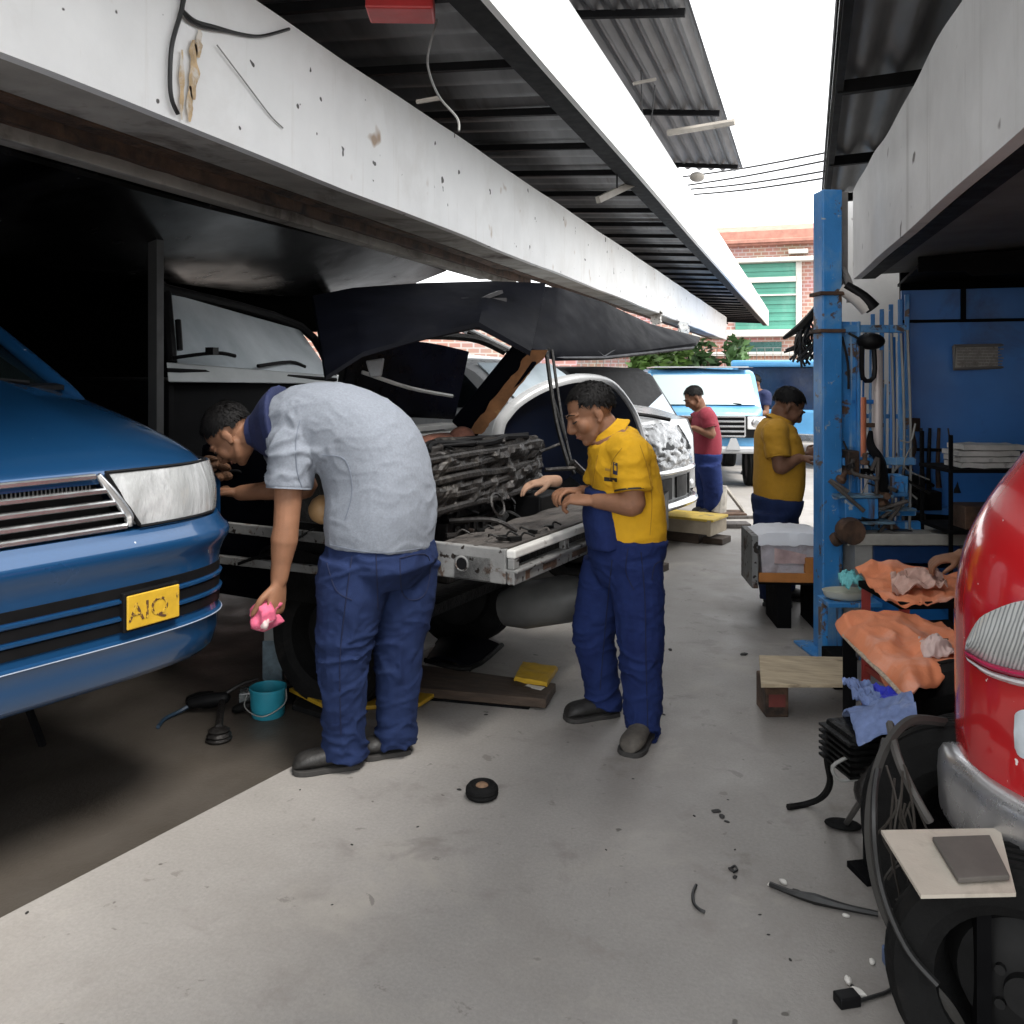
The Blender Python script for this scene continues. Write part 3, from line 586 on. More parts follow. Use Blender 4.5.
m_greas2 = mat('grimy_black', (.006, .006, .006), .5, .2, var=.6, scale=9, dirt=[((.03, .027, .024), .62, .75, 10)], bump=.6, bscale=40, spec=.2)
m_deck = mat('grimy_deck_plate', (.085, .075, .068), .7, .2, var=.35, scale=4, stretch=(5, .7, 1), dirt=[((.03, .027, .025), .52, .68, 6)], bump=.5, bscale=40)
FT, FB_ = .905, .757          # top and bottom of the front frame
m = MB(); m.bx(-.045, 0, .0, 1.7, .868, FT); ft = m.build('top_rail', m_frl, TR, bevel=.008)
m = MB(); m.bx(-.04, -.004, .0, 1.7, FB_, .815); m.bx(-.055, .012, .0, 1.7, .808, .822)
for y0, y1 in ((.0, .05), (.50, .55), (.98, 1.03), (1.5, 1.7)): m.bx(-.038, -.006, y0, y1, .822, .868)
m.build('front_beam', m_fr, TR, bevel=.005)
for y0, y1, z0, z1 in ((.27, .40, .772, .797), (.58, .74, .772, .797), (1.1, 1.24, .772, .797), (.10, .135, .765, .80)): MB().bx(-.02, -.001, y0, y1, z0, z1).build('slot_plate', m_rust, TR)
m = MB(); m.bx(-.30, -.12, .0, 1.7, .76, .86); m.build('inner_beam', m_greas2, TR)
m = MB(); m.prism([(-.9, FB_), (-.046, FB_), (-.046, FT), (-.9, FT)], 0, .03, Matrix(((1, 0, 0, 0), (0, 0, 1, 0), (0, 1, 0, 0), (0, 0, 0, 1)))); m.build('side_rail', m_fr, TR, bevel=.006)
m = MB(); m.cyl((-.26, -.004, .825), (-.26, .001, .825), .030, 20); m.bx(-.48, -.385, -.003, .001, .775, .845); m.build('side_hole', m_plast, TR)
m = MB(); m.lathe([(.030, 0), (.036, .003), (.030, .006), (.026, .004)], 24, Matrix.Translation((-.26, -.001, .825)) @ Matrix.Rotation(R(90), 4, 'X'), cap=False); m.build('hole_rim', m_fr, TR, smooth=True)
m = MB(); m.slab(lambda u, v: Vector((-.05-.40*u, .03+1.62*v, FT+.004+.008*fb(Vector((u*3, v*9, 1)))-.03*u)), 12, 40, (0, 0, -.012)); m.build('deck_plate', m_deck, TR)
m = MB(); m.bx(-1.3, -.46, .03, 1.62, .55, .60); m.bx(-1.3, -.9, -.0, .03, .55, .93); m.bx(-1.32, -1.28, .0, 1.65, .55, 1.22); m.bx(-.9, -.46, .031, .06, .55, .86); m.bx(-1.3, -.4, 1.62, 1.65, .55, .95); m.build('engine_bay', m_greas2, TR)
# engine, radiator and the clutter of the bay, all as parts
m = MB(); m.bx(-1.0, -.62, .45, 1.05, .6, .90); m.bx(-.95, -.66, .5, 1.0, .90, .97)
for i in range(4): m.cyl((-.80, .56+.13*i, .97), (-.80, .56+.13*i, 1.0), .035, 12)
for i in range(6): m.bx(-.615, -.60, .5+.09*i, .54+.09*i, .65, .88)
m.build('engine_block', m_grease, TR, bevel=.012)
rnd = random.Random(4)
def rb(u, v, w):      # skewed box of the raised radiator support
    return Vector((-.86+.30*u, .10+1.22*v, .97+.27*w+.02*v))
m = MB(); m.add([rb(u, v, w_) for w_ in (0, 1) for v in (0, 1) for u in (0, 1)], [(0, 2, 3, 1), (4, 5, 7, 6), (0, 1, 5, 4), (2, 6, 7, 3), (0, 4, 6, 2), (1, 3, 7, 5)])
rad = m.build('radiator', m_grease, TR, bevel=.012)
m = MB()
for w_, sg_ in ((.06, .03), (.34, -.03), (.58, .04), (.80, -.02), (.97, .02)): m.tube([rb(1.02, .0, w_), rb(1.10, .3, w_+sg_), rb(1.05, .65, w_-sg_), rb(1.02, 1, w_)], .012+.012*abs(sg_)*20, 7, 5)
m.build('radiator_bar', m_grease, rad, smooth=True)
m = MB(); m.slab(lambda u, v: rb(1.0, u, v)+Vector((.03+.035*fb(Vector((u*9, v*4, 1)), 4), 0, 0)), 60, 16, (-.02, 0, 0)); m.build('radiator_core', m_grease, rad)
m = MB(); m.slab(lambda u, v: rb(v, u, 1.02)+Vector((0, 0, .012+.03*fb(Vector((u*8, v*5, 4)), 4))), 50, 16, (0, 0, -.03)); m.build('radiator_grime', m_grease, rad)
for k in range(7):
    q = [rb(rnd.uniform(.1, 1.1), u+rnd.uniform(-.05, .05), 1.08+rnd.uniform(0, .10)) for u in np.linspace(.05+.05*k, .55+.06*k, 4)]; MB().tube(q, rnd.choice((.008, .012, .018)), 7, 5).build('hose', rnd.choice((m_plast, m_grease, m_greas2)), TR, smooth=True)
rnd = random.Random(4)
m = MB(); m.bx(-.62, -.46, 1.15, 1.45, .62, .96); m.build('battery', m_plast, TR, bevel=.01)
m = MB(); m.lathe([(.13, 0), (.14, .02), (.14, .08), (.11, .1), (.04, .11), (.04, .13), (.001, .132)], 24, Matrix.Translation((-.72, .72, 1.0))); m.build('air_filter', m_greas2, TR, smooth=True)
for k in range(26):
    a = Vector((rnd.uniform(-1.15, -.42), rnd.uniform(.1, 1.5), rnd.uniform(.75, .97))); b = a+Vector((rnd.uniform(-.3, .3), rnd.uniform(-.4, .4), rnd.uniform(-.05, .05)))
    m = MB(); m.tube([a, (a+b)/2+Vector((rnd.uniform(-.06, .06), 0, rnd.uniform(.02, .12))), b], rnd.choice((.006, .008, .011, .018)), 8, 6); m.build('hose', rnd.choice((m_greas2, m_plast, m_grease)), TR, smooth=True)
for k in range(38):
    c = Vector((rnd.uniform(-1.1, -.4), rnd.uniform(.1, 1.5), rnd.uniform(.80, .94))); s = rnd.uniform(.012, .045); M = Matrix.Translation(c) @ Matrix.Rotation(rnd.uniform(0, 3), 4, Vector((rnd.random(), rnd.random(), 1)).normalized())
    m = MB()
    if k % 3: m.bx(-s, s, -s*.6, s*.6, -s*.5, s*.5, M)
    else: m.lathe([(s*.5, -s), (s*.7, -s*.6), (s*.7, s*.5), (s*.3, s*.6), (s*.3, s), (.001, s)], 12, M)
    m.build('engine_fitting', rnd.choice((m_grease, m_greas2, m_grease, m_greas2)), TR, smooth=(k % 3 == 0), bevel=.003)
for k in range(9):
    c = Vector((rnd.uniform(-.4, -.08), rnd.uniform(.04, .75), FT+.008)); m = MB(); M = Matrix.Translation(c) @ Matrix.Rotation(rnd.uniform(0, 3), 4, 'Z'); s = rnd.uniform(.012, .03)
    m.bx(-s, s, -s*.5, s*.5, -.004, s*.5, M); m.tube([M @ Vector((s, 0, .006)), M @ Vector((s*2.4, s, .02)), M @ Vector((s*3.6, 0, .005))], .005, 6, 3); m.build('loose_scrap', rnd.choice((m_greas2, m_grease, m_deck)), TR)
m = MB(); m.lathe([(.055, 0), (.065, .006), (.055, .012), (.05, .006)], 24, Matrix.Translation(TP(497, 505, 4.5)) @ Matrix.Rotation(R(70), 4, 'Y'), cap=False); m.build('hose_clamp', m_grease, TR, smooth=True)
# cab in the dark: black screen with a small pale mirror, white cowl strips, rusty hinge arm
m = MB(); m.slab(lambda u, v: TP(338+(455-338)*u+14*v, 412-66*v-8*math.sin(u*3.1)*v+6*u, 5.1+.9*u), 14, 8, (-.01, .0, -.01)); m.build('windscreen', mat('black_screen', (.0015, .002, .005), .3, var=.4, spec=.12), TR, smooth=True)
m = MB(); m.tube([TP(338, 412, 5.1), TP(352, 352, 5.2), TP(400, 337, 5.5), TP(470, 338, 6.0), TP(505, 352, 6.1)], .025, 8, 5); m.tube([TP(468, 332, 6.2), TP(508, 351, 6.2)], .05, 8, flat=.3); m.build('screen_frame', m_wpaint if False else m_greas2, TR, smooth=True)
m = MB(); m.beam(TP(462, 328, 6.4), TP(512, 352, 6.3), .06, .05); m.build('bright_gap_bar', m_wpaint, TR, bevel=.004)  # white bar standing in for the bright gap between the hoods
m = MB(); m.prism([(-.055, .04), (.045, .055), (.03, -.045), (-.03, -.05)], -.02, .02, Matrix.Translation(TP(376, 368, 4.95)) @ Matrix.Rotation(R(10.3)+TH, 4, 'Z') @ Matrix.Rotation(R(90), 4, 'X')); m.build('mirror', m_wpaint, TR, bevel=.008)
m = MB(); m.tube([TP(362, 372, 5.0), TP(410, 388, 5.2), TP(452, 396, 5.6)], .012, 6, 4); m.build('screen_seal', m_frl, TR, smooth=True)
m = MB(); m.bx(-1.34, -1.22, .1, 1.5, 1.30, 1.33); m.bx(-1.30, -1.2, .1, 1.5, 1.255, 1.285); m.build('cowl_strip', m_frl, TR, bevel=.005)
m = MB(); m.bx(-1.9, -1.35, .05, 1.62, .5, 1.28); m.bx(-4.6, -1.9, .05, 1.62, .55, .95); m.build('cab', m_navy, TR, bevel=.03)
a, b = TP(463, 430, 5.25), TP(527, 352, 5.0)
m = MB(); m.beam(a, b, .17, .05, up=TI.to_3x3() @ CF); m.build('hinge_arm', m_navy, TR, bevel=.015)
a, b = TP(474, 434, 5.2), TP(540, 350, 4.95)
m = MB(); m.slab(lambda u, v: a.lerp(b, v)+(TI.to_3x3() @ CR)*(.09*(u-.5)+.02*fb(Vector((v*6, u, 5)))), 4, 30, TI.to_3x3() @ CF*.02); m.build('rusty_edge', mat('rust_brown_edge', (.22, .10, .04), .8, var=.4, scale=9, dirt=[((.42, .25, .1), .58, .66, 6)]), TR)
m = MB(); m.ell(TP(440, 442, 5.0), (.10, .22, .05)); m.ell(TP(462, 437, 5.05), (.07, .08, .06)); m.build('rusty_bracket', mat('rust_red', (.14, .055, .035), .8, var=.5, scale=12, bump=.8), TR, smooth=True)
# the raised hoods: stiff pressed panels with ribs on the underside
def panel(lo, hi, parent, name, rise, nv=12):
    lo = [(TI @ P(*q)) if parent is TR else P(*q) for q in lo]; hi = [(TI @ P(*q)) if parent is TR else P(*q) for q in hi]; n = len(lo)-1
    up = Vector((0, 0, 1))
    def fn(u, v):
        i = min(int(u*n), n-1); f = u*n-i; a = lo[i].lerp(lo[i+1], f); b = hi[i].lerp(hi[i+1], f)
        return a.lerp(b, v)+up*rise*(1-(2*v-1)**4)*(1-(2*u-1)**6)
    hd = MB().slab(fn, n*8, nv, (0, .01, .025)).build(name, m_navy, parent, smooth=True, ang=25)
    m = MB(); e = lambda u, v: fn(u, v)-Vector((0, 0, .016))
    for v0 in (.06, .94): m.tube([e(u, v0) for u in np.linspace(.03, .97, 24)], .022, 6, flat=.6)
    for u0 in (.03, .97): m.tube([e(u0, v) for v in np.linspace(.06, .94, 10)], .022, 6, flat=.6)
    for u0, u1 in ((.06, .45), (.5, .12), (.5, .9), (.94, .55), (.3, .3), (.72, .72)): m.tube([e(u0+(u1-u0)*t, .08+.84*t) for t in np.linspace(0, 1, 12)], .02, 6, flat=.6)
    m.build('hood_brace', m_brace, hd, smooth=True); return fn
m_brace = mat('hood_underside', (.016, .017, .021), .5, var=.4, spec=.25)
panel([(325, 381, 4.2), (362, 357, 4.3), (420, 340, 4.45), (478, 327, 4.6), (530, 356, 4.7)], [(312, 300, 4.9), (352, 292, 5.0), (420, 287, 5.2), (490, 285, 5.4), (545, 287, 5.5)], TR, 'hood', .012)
m = MB(); m.beam(TP(430, 318, 4.9), TP(500, 292, 5.1), .07, .02); m.beam(TP(460, 300, 5.0), TP(505, 300, 5.1), .05, .02); m.build('hood_latch', mat('dull_latch', (.03, .03, .032), .5, spec=.3), TR)
for (a, b, c, r) in (((546, 350, 5.0), (556, 420, 4.85), (570, 470, 4.7), .012), ((552, 350, 5.1), (562, 420, 4.9), (574, 474, 4.75), .009), ((549, 348, 5.05), (549, 380, 4.95), (566, 440, 4.8), .007)):
    m = MB(); m.tube([TP(*a), TP(*b), TP(*c)], r, 6, 4); m.build('prop_rod', m_greas2, TR, smooth=True)
m = MB(); m.tube([TP(572, 462, 4.7), TP(585, 474, 4.75), TP(600, 477, 4.9)], .02, 7, 3); m.tube([TP(545, 470, 4.6), TP(575, 468, 4.7)], .012, 6); m.tube([TP(540, 452, 4.9), TP(562, 443, 5)], .008, 6); m.build('rod_socket', m_grease, TR, smooth=True)
wheel(TR, (-1.15, .25, .33), .36, .22, (0, -1, 0)); wheel(TR, (-1.15, 1.45, .33), .36, .22); wheel(TR, (-3.9, .25, .33), .36, .22, (0, -1, 0)); wheel(TR, (-3.9, 1.45, .33), .36, .22)
m = MB(); m.slab(lambda u, v: Vector((-.75-.8*u, -.03+.30*v, .70+.10*math.sin(3.1*u)-.22*v*v)), 14, 6, (0, 0, -.015)); m.bx(-4.2, -.9, .5, 1.2, .42, .55); m.build('chassis', m_greas2, TR)
m = MB(); m.lathe([(.001, -.26), (.09, -.24), (.12, -.12), (.12, .12), (.09, .24), (.001, .26)], 18, Matrix.Translation(TP(545, 602, 4.6)) @ Matrix.Rotation(R(75), 4, 'Y')); m.build('air_tank', mat('grey_tank', (.07, .07, .068), .5, var=.3), TR, smooth=True)
# near side of the bay behind the grey worker: rails, pipes and hoses below the radiator
m = MB(); m.beam((-1.75, -.01, .87), (-.9, -.01, .87), .03, .05); m.beam((-1.75, -.0, .70), (-.9, -.0, .72), .04, .04); m.build('sill_rail', m_fr, TR, bevel=.004)
for k in range(12):
    a = Vector((rnd.uniform(-1.75, -1.2), rnd.uniform(-.05, .35), rnd.uniform(.6, 1.15))); b = a+Vector((rnd.uniform(-.25, .25), rnd.uniform(-.1, .1), rnd.uniform(-.25, .1)))
    m = MB(); m.tube([a, (a+b)/2+Vector((rnd.uniform(-.06, .06), 0, rnd.uniform(-.05, .1))), b], rnd.choice((.008, .012, .02)), 8, 6); m.build('hose', rnd.choice((m_greas2, m_grease, m_plast)), TR, smooth=True)
m = MB()
for k in range(9):
    c = TP(rnd.uniform(206, 232), rnd.uniform(455, 492), 4.45); m.ell(c, (rnd.uniform(.02, .05), rnd.uniform(.02, .04), rnd.uniform(.015, .03)), Matrix.Rotation(rnd.uniform(0, 3), 3, 'X'), 10, 7)
m.build('rusty_manifold', mat('orange_rust', (.10, .045, .02), .8, var=.6, scale=20, bump=.8), TR)
m = MB(); m.bx(-1.95, -1.75, .0, 1.5, .55, 1.0); m.build('firewall', m_greas2, TR)
# ---------------------------------------------------------------- pale van behind, its screen over the blue car
m_skyscreen = mat('sky_bright_screen', (.44, .49, .52), .06, var=.2, scale=.6, dirt=[((.80, .85, .88), .42, .72, .45)], coat=.6)  # sky reflected in the glass is put into the pale colours
VN = thing('pale_van', 'pale van with a big sky-bright windscreen standing behind the blue minivan', 'van', Vector((P(250, 372, 6.6).x, P(250, 372, 6.6).y, 0)))
def quad(mb, cs, nu=14, nv=8, off=Vector((-.012, .012, 0)), bow=0.):
    a, b, c, d = [P(*q) for q in cs]      # tl tr br bl
    def fn(u, v):
        p = (d.lerp(c, u)).lerp(a.lerp(b, u), v); return p+CF*(-bow*math.sin(math.pi*u))
    return mb.slab(fn, nu, nv, off)
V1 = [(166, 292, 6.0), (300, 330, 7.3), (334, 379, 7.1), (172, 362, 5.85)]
quad(MB(), V1, bow=.05).build('windscreen', m_skyscreen, VN, smooth=True)
m = MB(); tl, tr, br, bl = [P(*q) for q in V1]; m.tube([bl, tl, tl+UP*.02, tr+UP*.03, br], .035, 8, 4); m.build('screen_frame', m_plast, VN, smooth=True)
m = MB(); quad(m, [(166, 362, 5.8), (336, 376, 7.0), (336, 384, 6.95), (168, 382, 5.75)], off=CF*.5); be_ = m.build('bonnet_edge', mat('pale_van_paint', (.42, .44, .44), .4, var=.15, scale=3), VN, smooth=True, bevel=.01)
m = MB(); m.tube([P(166, 370, 5.77), P(250, 374, 6.35), P(336, 379.5, 6.96)], .016, 6, 3); m.build('bonnet_gap', m_plast, VN)
m = MB(); m.tube([P(258, 366, 6.35), P(290, 362, 6.75), P(305, 367, 6.9)], .014, 6, 4); m.build('wiper', m_plast, VN)
m = MB(); m.tube([P(172, 358, 5.8), P(215, 353, 5.95), P(235, 356, 6.1)], .014, 6, 4); m.tube([P(178, 320, 5.95), P(180, 350, 5.9)], .02, 6); m.bx(-.03, .03, -.03, .03, -.02, .03, Matrix.Translation(P(212, 352, 5.9))); m.build('wiper', m_plast, VN)
m = MB()
a = P(168, 380, 5.9); b = P(336, 380, 7.0); nrm = (b-a).cross(UP).normalized(); nrm = nrm if nrm.y > 0 else -nrm
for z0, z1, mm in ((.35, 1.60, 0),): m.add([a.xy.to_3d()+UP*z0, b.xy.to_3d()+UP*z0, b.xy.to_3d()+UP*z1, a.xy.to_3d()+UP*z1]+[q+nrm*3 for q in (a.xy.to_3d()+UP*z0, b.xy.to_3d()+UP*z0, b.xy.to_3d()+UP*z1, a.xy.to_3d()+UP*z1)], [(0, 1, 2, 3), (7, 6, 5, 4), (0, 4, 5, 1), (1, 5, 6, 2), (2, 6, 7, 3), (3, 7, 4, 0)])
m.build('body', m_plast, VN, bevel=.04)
m = MB()
for q in (a.lerp(b, .12), a.lerp(b, .88)):
    for f in (.5, 2.5): wheel(VN, q.xy.to_3d()+nrm*f+UP*.3, .32, .2, (b-a))
# ---------------------------------------------------------------- generic body maker for the vehicles further up the alley
def wagon(root, L_, W, prof, mm, belt, roofz, glassm, zs=.0, tum=.12, zlow=.28):
    """prof: side outline (x back from the nose, z) run from nose bottom over the roof to tail bottom; body as cross sections"""
    rings = []
    def half(x): return W/2*(1-.25*max(0, 1-abs(x)/.35)**2)
    for x, z in prof:
        h = half(x); k = max(0, (z-belt)/(roofz-belt)) if roofz > belt else 0; h -= tum*min(1, k)
        zb = zlow
        rings.append([Vector((-x, h*s*(1 if c else 1), 0)) for s, c in ()] or [Vector((-x, -half(x), zb)), Vector((-x, -half(x), zb+(min(z, belt)-zb)*.5)), Vector((-x, -half(x)*.995, min(z, belt))), Vector((-x, -h, z-.03)), Vector((-x, -h*.93, z)), Vector((-x, 0, z+.02)), Vector((-x, h*.93, z)), Vector((-x, h, z-.03)), Vector((-x, half(x)*.995, min(z, belt))), Vector((-x, half(x), zb+(min(z, belt)-zb)*.5)), Vector((-x, half(x), zb))])
    return MB().loft(rings).build('body', mm, root, smooth=True, ang=35, sub=0)
# silver car with crazed film over its lamps, on timber ramps
C1 = CR*0; o1 = P(668, 372, 8.15); SV = thing('silver_car', 'silver white car on wooden ramps, front covered in crinkled clear film', 'car', (o1.x, o1.y, .26), rz=-15)
sv_prof = [(0, .50), (.03, .80), (.12, .93), (.5, 1.03), (1.0, 1.09), (1.15, 1.12), (1.6, 1.42), (1.8, 1.50), (2.2, 1.55), (3.2, 1.55), (3.8, 1.5), (4.1, 1.1), (4.2, .5)]
wagon(SV, 4.2, 1.72, sv_prof, m_wpaint, 1.02, 1.55, None)
m = MB(); m.slab(lambda u, v: Vector((-1.14-.50*v, (2*u-1)*(.76-.09*v), 1.145+.335*v)), 10, 6, (0, 0, -.01)); m.build('windscreen', mat('sky_glass', (.55, .64, .70), .06, var=.2, scale=1.5, coat=.7), SV, smooth=True)  # pale blue base colour stands in for reflected sky
def sidewin(root, pts, y, mm, name='side_window'):
    return MB().prism([(x, z) for x, z in pts], 0, .012, Matrix(((1, 0, 0, 0), (0, 0, 1, y), (0, 1, 0, 0), (0, 0, 0, 1)))).build(name, mm, root)
for sg in (-1, 1):
    m = MB(); f = lambda x, z: Vector((x, sg*(.855-.12*max(0, (z-1.02)/.53)+.012), z))
    m.add([f(-1.30, 1.06), f(-1.72, 1.38), f(-1.95, 1.44), f(-2.0, 1.06)], [(0, 1, 2, 3)]); m.build('quarter_window', m_glassd, SV)
    m = MB(); m.add([f(-2.1, .62), f(-2.1, 1.40), f(-2.3, 1.46), f(-3.4, 1.46), f(-3.75, 1.2), f(-3.8, .62)], [(0, 1, 2, 3, 4, 5)]); m.build('open_side', mat('dark_interior', (.004, .008, .022), .35, var=.4, scale=2), SV)
film = mat('crinkled_film', (.17, .175, .18), .16, .3, var=.5, scale=9, bump=1.4, bscale=14, dirt=[((.03, .03, .03), .54, .60, 11), ((.45, .45, .46), .56, .62, 13)], coat=.6)
def nose(u, v, off=0):      # front skin of the silver car, u across, v up
    s = 2*u-1; y = s*.86; x = -.30*abs(s)**3+off
    return Vector((x+.02-.14*v**2*1.2, y*(1-.04*v), .52+.40*v))
m = MB(); m.slab(lambda u, v: nose(u, v, .066)+Vector((.020*fb(Vector((u*14, v*9, 2)), 4), 0, .016*fb(Vector((u*7, v*5, 6))))), 60, 26, (-.01, 0, 0)); m.build('film_cover', film, SV, smooth=True)
m = MB(); m.slab(lambda u, v: Vector((-.16-.40*v-.28*abs(2*u-1)**3, (2*u-1)*.60+.1, .945+.085*v+.012*fb(Vector((u*8, v*6, 4)), 4))), 40, 16, (0, 0, -.01)); m.build('film_sheet', film, SV, smooth=True)
m = MB(); m.tube([(-.55, -.55, 1.06), (-.2, -.1, 1.0), (-.05, .15, .95)], .02, 6, 4); m.build('bonnet_gap', m_plast, SV, smooth=True)
for sg in (-1, 1):
    m = MB(); m.slab(lambda u, v: nose(.5+sg*(.25+.22*u), .36+.56*v+.1*u, .090), 10, 6, (-.03, 0, 0)); h_ = m.build('headlight', mat('clouded_lamp', (.22, .225, .23), .15, .2, var=.5, scale=12, coat=.6, dirt=[((.04, .04, .04), .55, .6, 16), ((.55, .55, .55), .6, .64, 14)]), SV, smooth=True)
m = MB(); m.slab(lambda u, v: nose(.5+.22*(2*u-1), .30+.34*v, .060), 10, 6, (-.02, 0, 0)); g_ = m.build('grille', m_plast, SV, smooth=True)
m = MB()
for z, r, o in ((.50, .035, .05), (.20, .05, .06)): m.tube([Vector((-.30*abs(s)**3+.03+o, s*.88, z)) for s in np.linspace(-1, 1, 24)], r, 10, flat=.8)
m.build('bumper_bar', m_chrome, SV, smooth=True)
m = MB(); m.slab(lambda u, v: Vector((-.30*abs(2*u-1)**3+.05, (2*u-1)*.87, .20+.29*v)), 24, 4, (-.05, 0, 0)); bsk = m.build('bumper', mat('grey_bumper', (.16, .165, .165), .4, .3, var=.2), SV, smooth=True)
for sg, ya, yb_ in ((-1, .06, .36), (1, .06, .36), (-1, .48, .84), (1, .48, .84)):
    m = MB(); m.slab(lambda u, v: Vector((-.30*abs(ya+(yb_-ya)*u)**3+.064, sg*(ya+(yb_-ya)*u)*.87, .25+.19*v)), 8, 3, (-.02, 0, 0)); fg = m.build('fog_recess', m_plast, bsk, smooth=True)
    m = MB(); m.ell(Vector((.03-.1*ya, sg*(ya+yb_)*.42, .33)), (.035, .06, .045)); m.build('fog_lamp', m_refl, bsk, smooth=True)
for sg in (-1, 1):
    for x in (-.55, -3.3): wheel(SV, (x, sg*.72, .32), .33, .21, (0, sg, 0))
m = MB(); m.ell((-1.35, -.98, 1.06), (.06, .10, .07)); m.build('wing_mirror', m_plast, SV, smooth=True)
SM = Matrix.Translation((o1.x, o1.y, 0)) @ Matrix.Rotation(R(-15), 4, 'Z')
for i, (x, y) in enumerate(((-.45, -.72), (-.45, .78))):
    t = thing('wheel_ramp', ('stacked wooden ramp with yellow top under the near front wheel of the silver car', 'stacked wooden ramp with yellow top under the far front wheel of the silver car')[i], 'ramp', SM @ Vector((x, y, 0)), rz=-15)
    m = MB(); m.bx(-.75, .62, -.20, .20, .10, .225); m.bx(.6, .64, -.22, .22, .09, .24); m.build('beam', mat('tan_beam', (.36, .30, .22), .8, var=.25, bump=.3, bscale=20), t, bevel=.006)
    m = MB(); m.bx(.1, .66, -.21, .21, .226, .25); m.build('top_plate', mat('chipped_yellow', (.6, .42, .06), .6, var=.2, scale=8, dirt=[((.2, .16, .1), .56, .66, 9)]), t, bevel=.004)
    m = MB(); m.bx(-.7, .5, -.17, .17, .0, .1); m.bx(.52, .72, -.12, .12, 0, .06); m.build('footing', m_wood, t, bevel=.006)
# dark open car with a white arched frame between the truck and the silver car
t = thing('open_car', 'car with a white arched frame round its dark blue interior behind the yellow polo man', 'car', Vector((P(575, 372, 6.6).x, P(575, 372, 6.6).y, 0)))
arch = [(494, 540), (497, 440), (508, 412), (530, 394), (558, 382), (585, 378), (610, 383), (628, 402), (640, 428), (648, 470), (650, 540)]
ap = smoothpath([P(x, y, 6.3+.004*(x-494)) for x, y in arch], 5); cen = P(572, 480, 6.6)
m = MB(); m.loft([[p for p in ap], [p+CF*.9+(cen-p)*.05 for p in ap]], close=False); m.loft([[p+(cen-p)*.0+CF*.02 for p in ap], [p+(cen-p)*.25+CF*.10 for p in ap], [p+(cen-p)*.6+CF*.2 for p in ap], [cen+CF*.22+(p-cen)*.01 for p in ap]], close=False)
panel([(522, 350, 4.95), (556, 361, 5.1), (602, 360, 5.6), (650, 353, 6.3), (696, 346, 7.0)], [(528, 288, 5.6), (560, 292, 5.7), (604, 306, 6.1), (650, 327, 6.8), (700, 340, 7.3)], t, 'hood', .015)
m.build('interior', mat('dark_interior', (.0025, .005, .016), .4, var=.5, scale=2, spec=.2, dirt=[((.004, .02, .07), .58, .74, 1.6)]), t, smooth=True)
m = MB(); m.tube(ap, .045, 8, flat=.5); m.slab(lambda u, v: ap[int(u*(len(ap)-1))]+CF*(.03+.9*v)+UP*.02, len(ap)-1, 3, (0, 0, -.01)); m.build('frame', m_wpaint, t, smooth=True)
m = MB(); m.bx(-.5, .5, .3, 1.4, .3, .62, Matrix.Translation((cen.x, cen.y, 0))); m.build('chassis', m_plast, t)
for x in (-.7, -.1): wheel(t, Vector((cen.x+x, cen.y+.5, .3)), .3, .2, (0, -1, 0))
# blue and white van facing the camera
o2 = P(707, 372, 12.8); BV = thing('blue_van', 'blue van with wide white windscreen and chrome grille facing the camera beyond the silver car', 'van', (o2.x, o2.y, .0), rz=-78)
bv = [(0, .64), (.02, .95), (.10, 1.06), (.45, 1.12), (.55, 1.15), (.85, 1.62), (1.0, 1.68), (3.6, 1.70), (3.9, 1.6), (4.0, .6)]
m_lblue = mat('light_blue_paint', (.10, .30, .52), .35, var=.1, coat=.4)
wagon(BV, 4, 1.70, bv, m_lblue, 1.1, 1.7, None, tum=.06, zlow=.60)
m = MB(); m.slab(lambda u, v: Vector((-.52-.31*v+.03*(1-(2*u-1)**2), (2*u-1)*(.77-.05*v), 1.17+.44*v)), 10, 6, (-.01, 0, 0)); m.build('windscreen', mat('mint_screen', (.40, .47, .47), .12, var=.06, scale=1.2, coat=.5), BV, smooth=True)  # reflected sky put into the screen's pale base colour
m = MB(); m.slab(lambda u, v: Vector((-.8-2.9*u, (2*v-1)*.70, 1.735)), 6, 4, (0, 0, -.02)); m.build('roof_skin', m_wpaint, BV)
m = MB(); m.bx(.02, .045, -.80, .80, .72, 1.03); g_ = m.build('grille', m_plast, BV, bevel=.01)
m = MB()
for z in (.74, .81, .88, .95, 1.02): m.bx(.046, .062, -.52, .52, z-.012, z+.012)
for y in (-.52, 0, .52): m.bx(.046, .06, y-.012, y+.012, .74, 1.02)
m.build('grille_bar', m_chrome, g_, bevel=.003)
for sg in (-1, 1):
    m = MB(); m.bx(.03, .07, sg*.68-.13, sg*.68+.13, .84, 1.02); h_ = m.build('headlight', m_refl, BV, bevel=.02)
    m = MB(); m.ell((.065, sg*.68, .93), (.02, .08, .07)); m.build('lamp_bowl', m_chrome, h_, smooth=True)
m = MB(); m.bx(.0, .12, -.88, .88, .50, .60); m.build('bumper', m_wpaint, BV, bevel=.03)
m = MB(); m.bx(.125, .14, -.0, .16, .56, .64); m.prism([(-.1, .56), (.1, .56), (.04, .72), (-.04, .72)], .122, .15, Matrix(((0, 0, 1, 0), (1, 0, 0, .35), (0, 1, 0, 0), (0, 0, 0, 1)))); m.build('tow_bracket', m_wpaint, BV)
m = MB(); m.tube([(-.50, .55, 1.175), (-.56, .2, 1.2)], .012, 5); m.tube([(-.50, -.1, 1.175), (-.56, -.5, 1.2)], .012, 5); m.build('wiper', m_plast, BV)
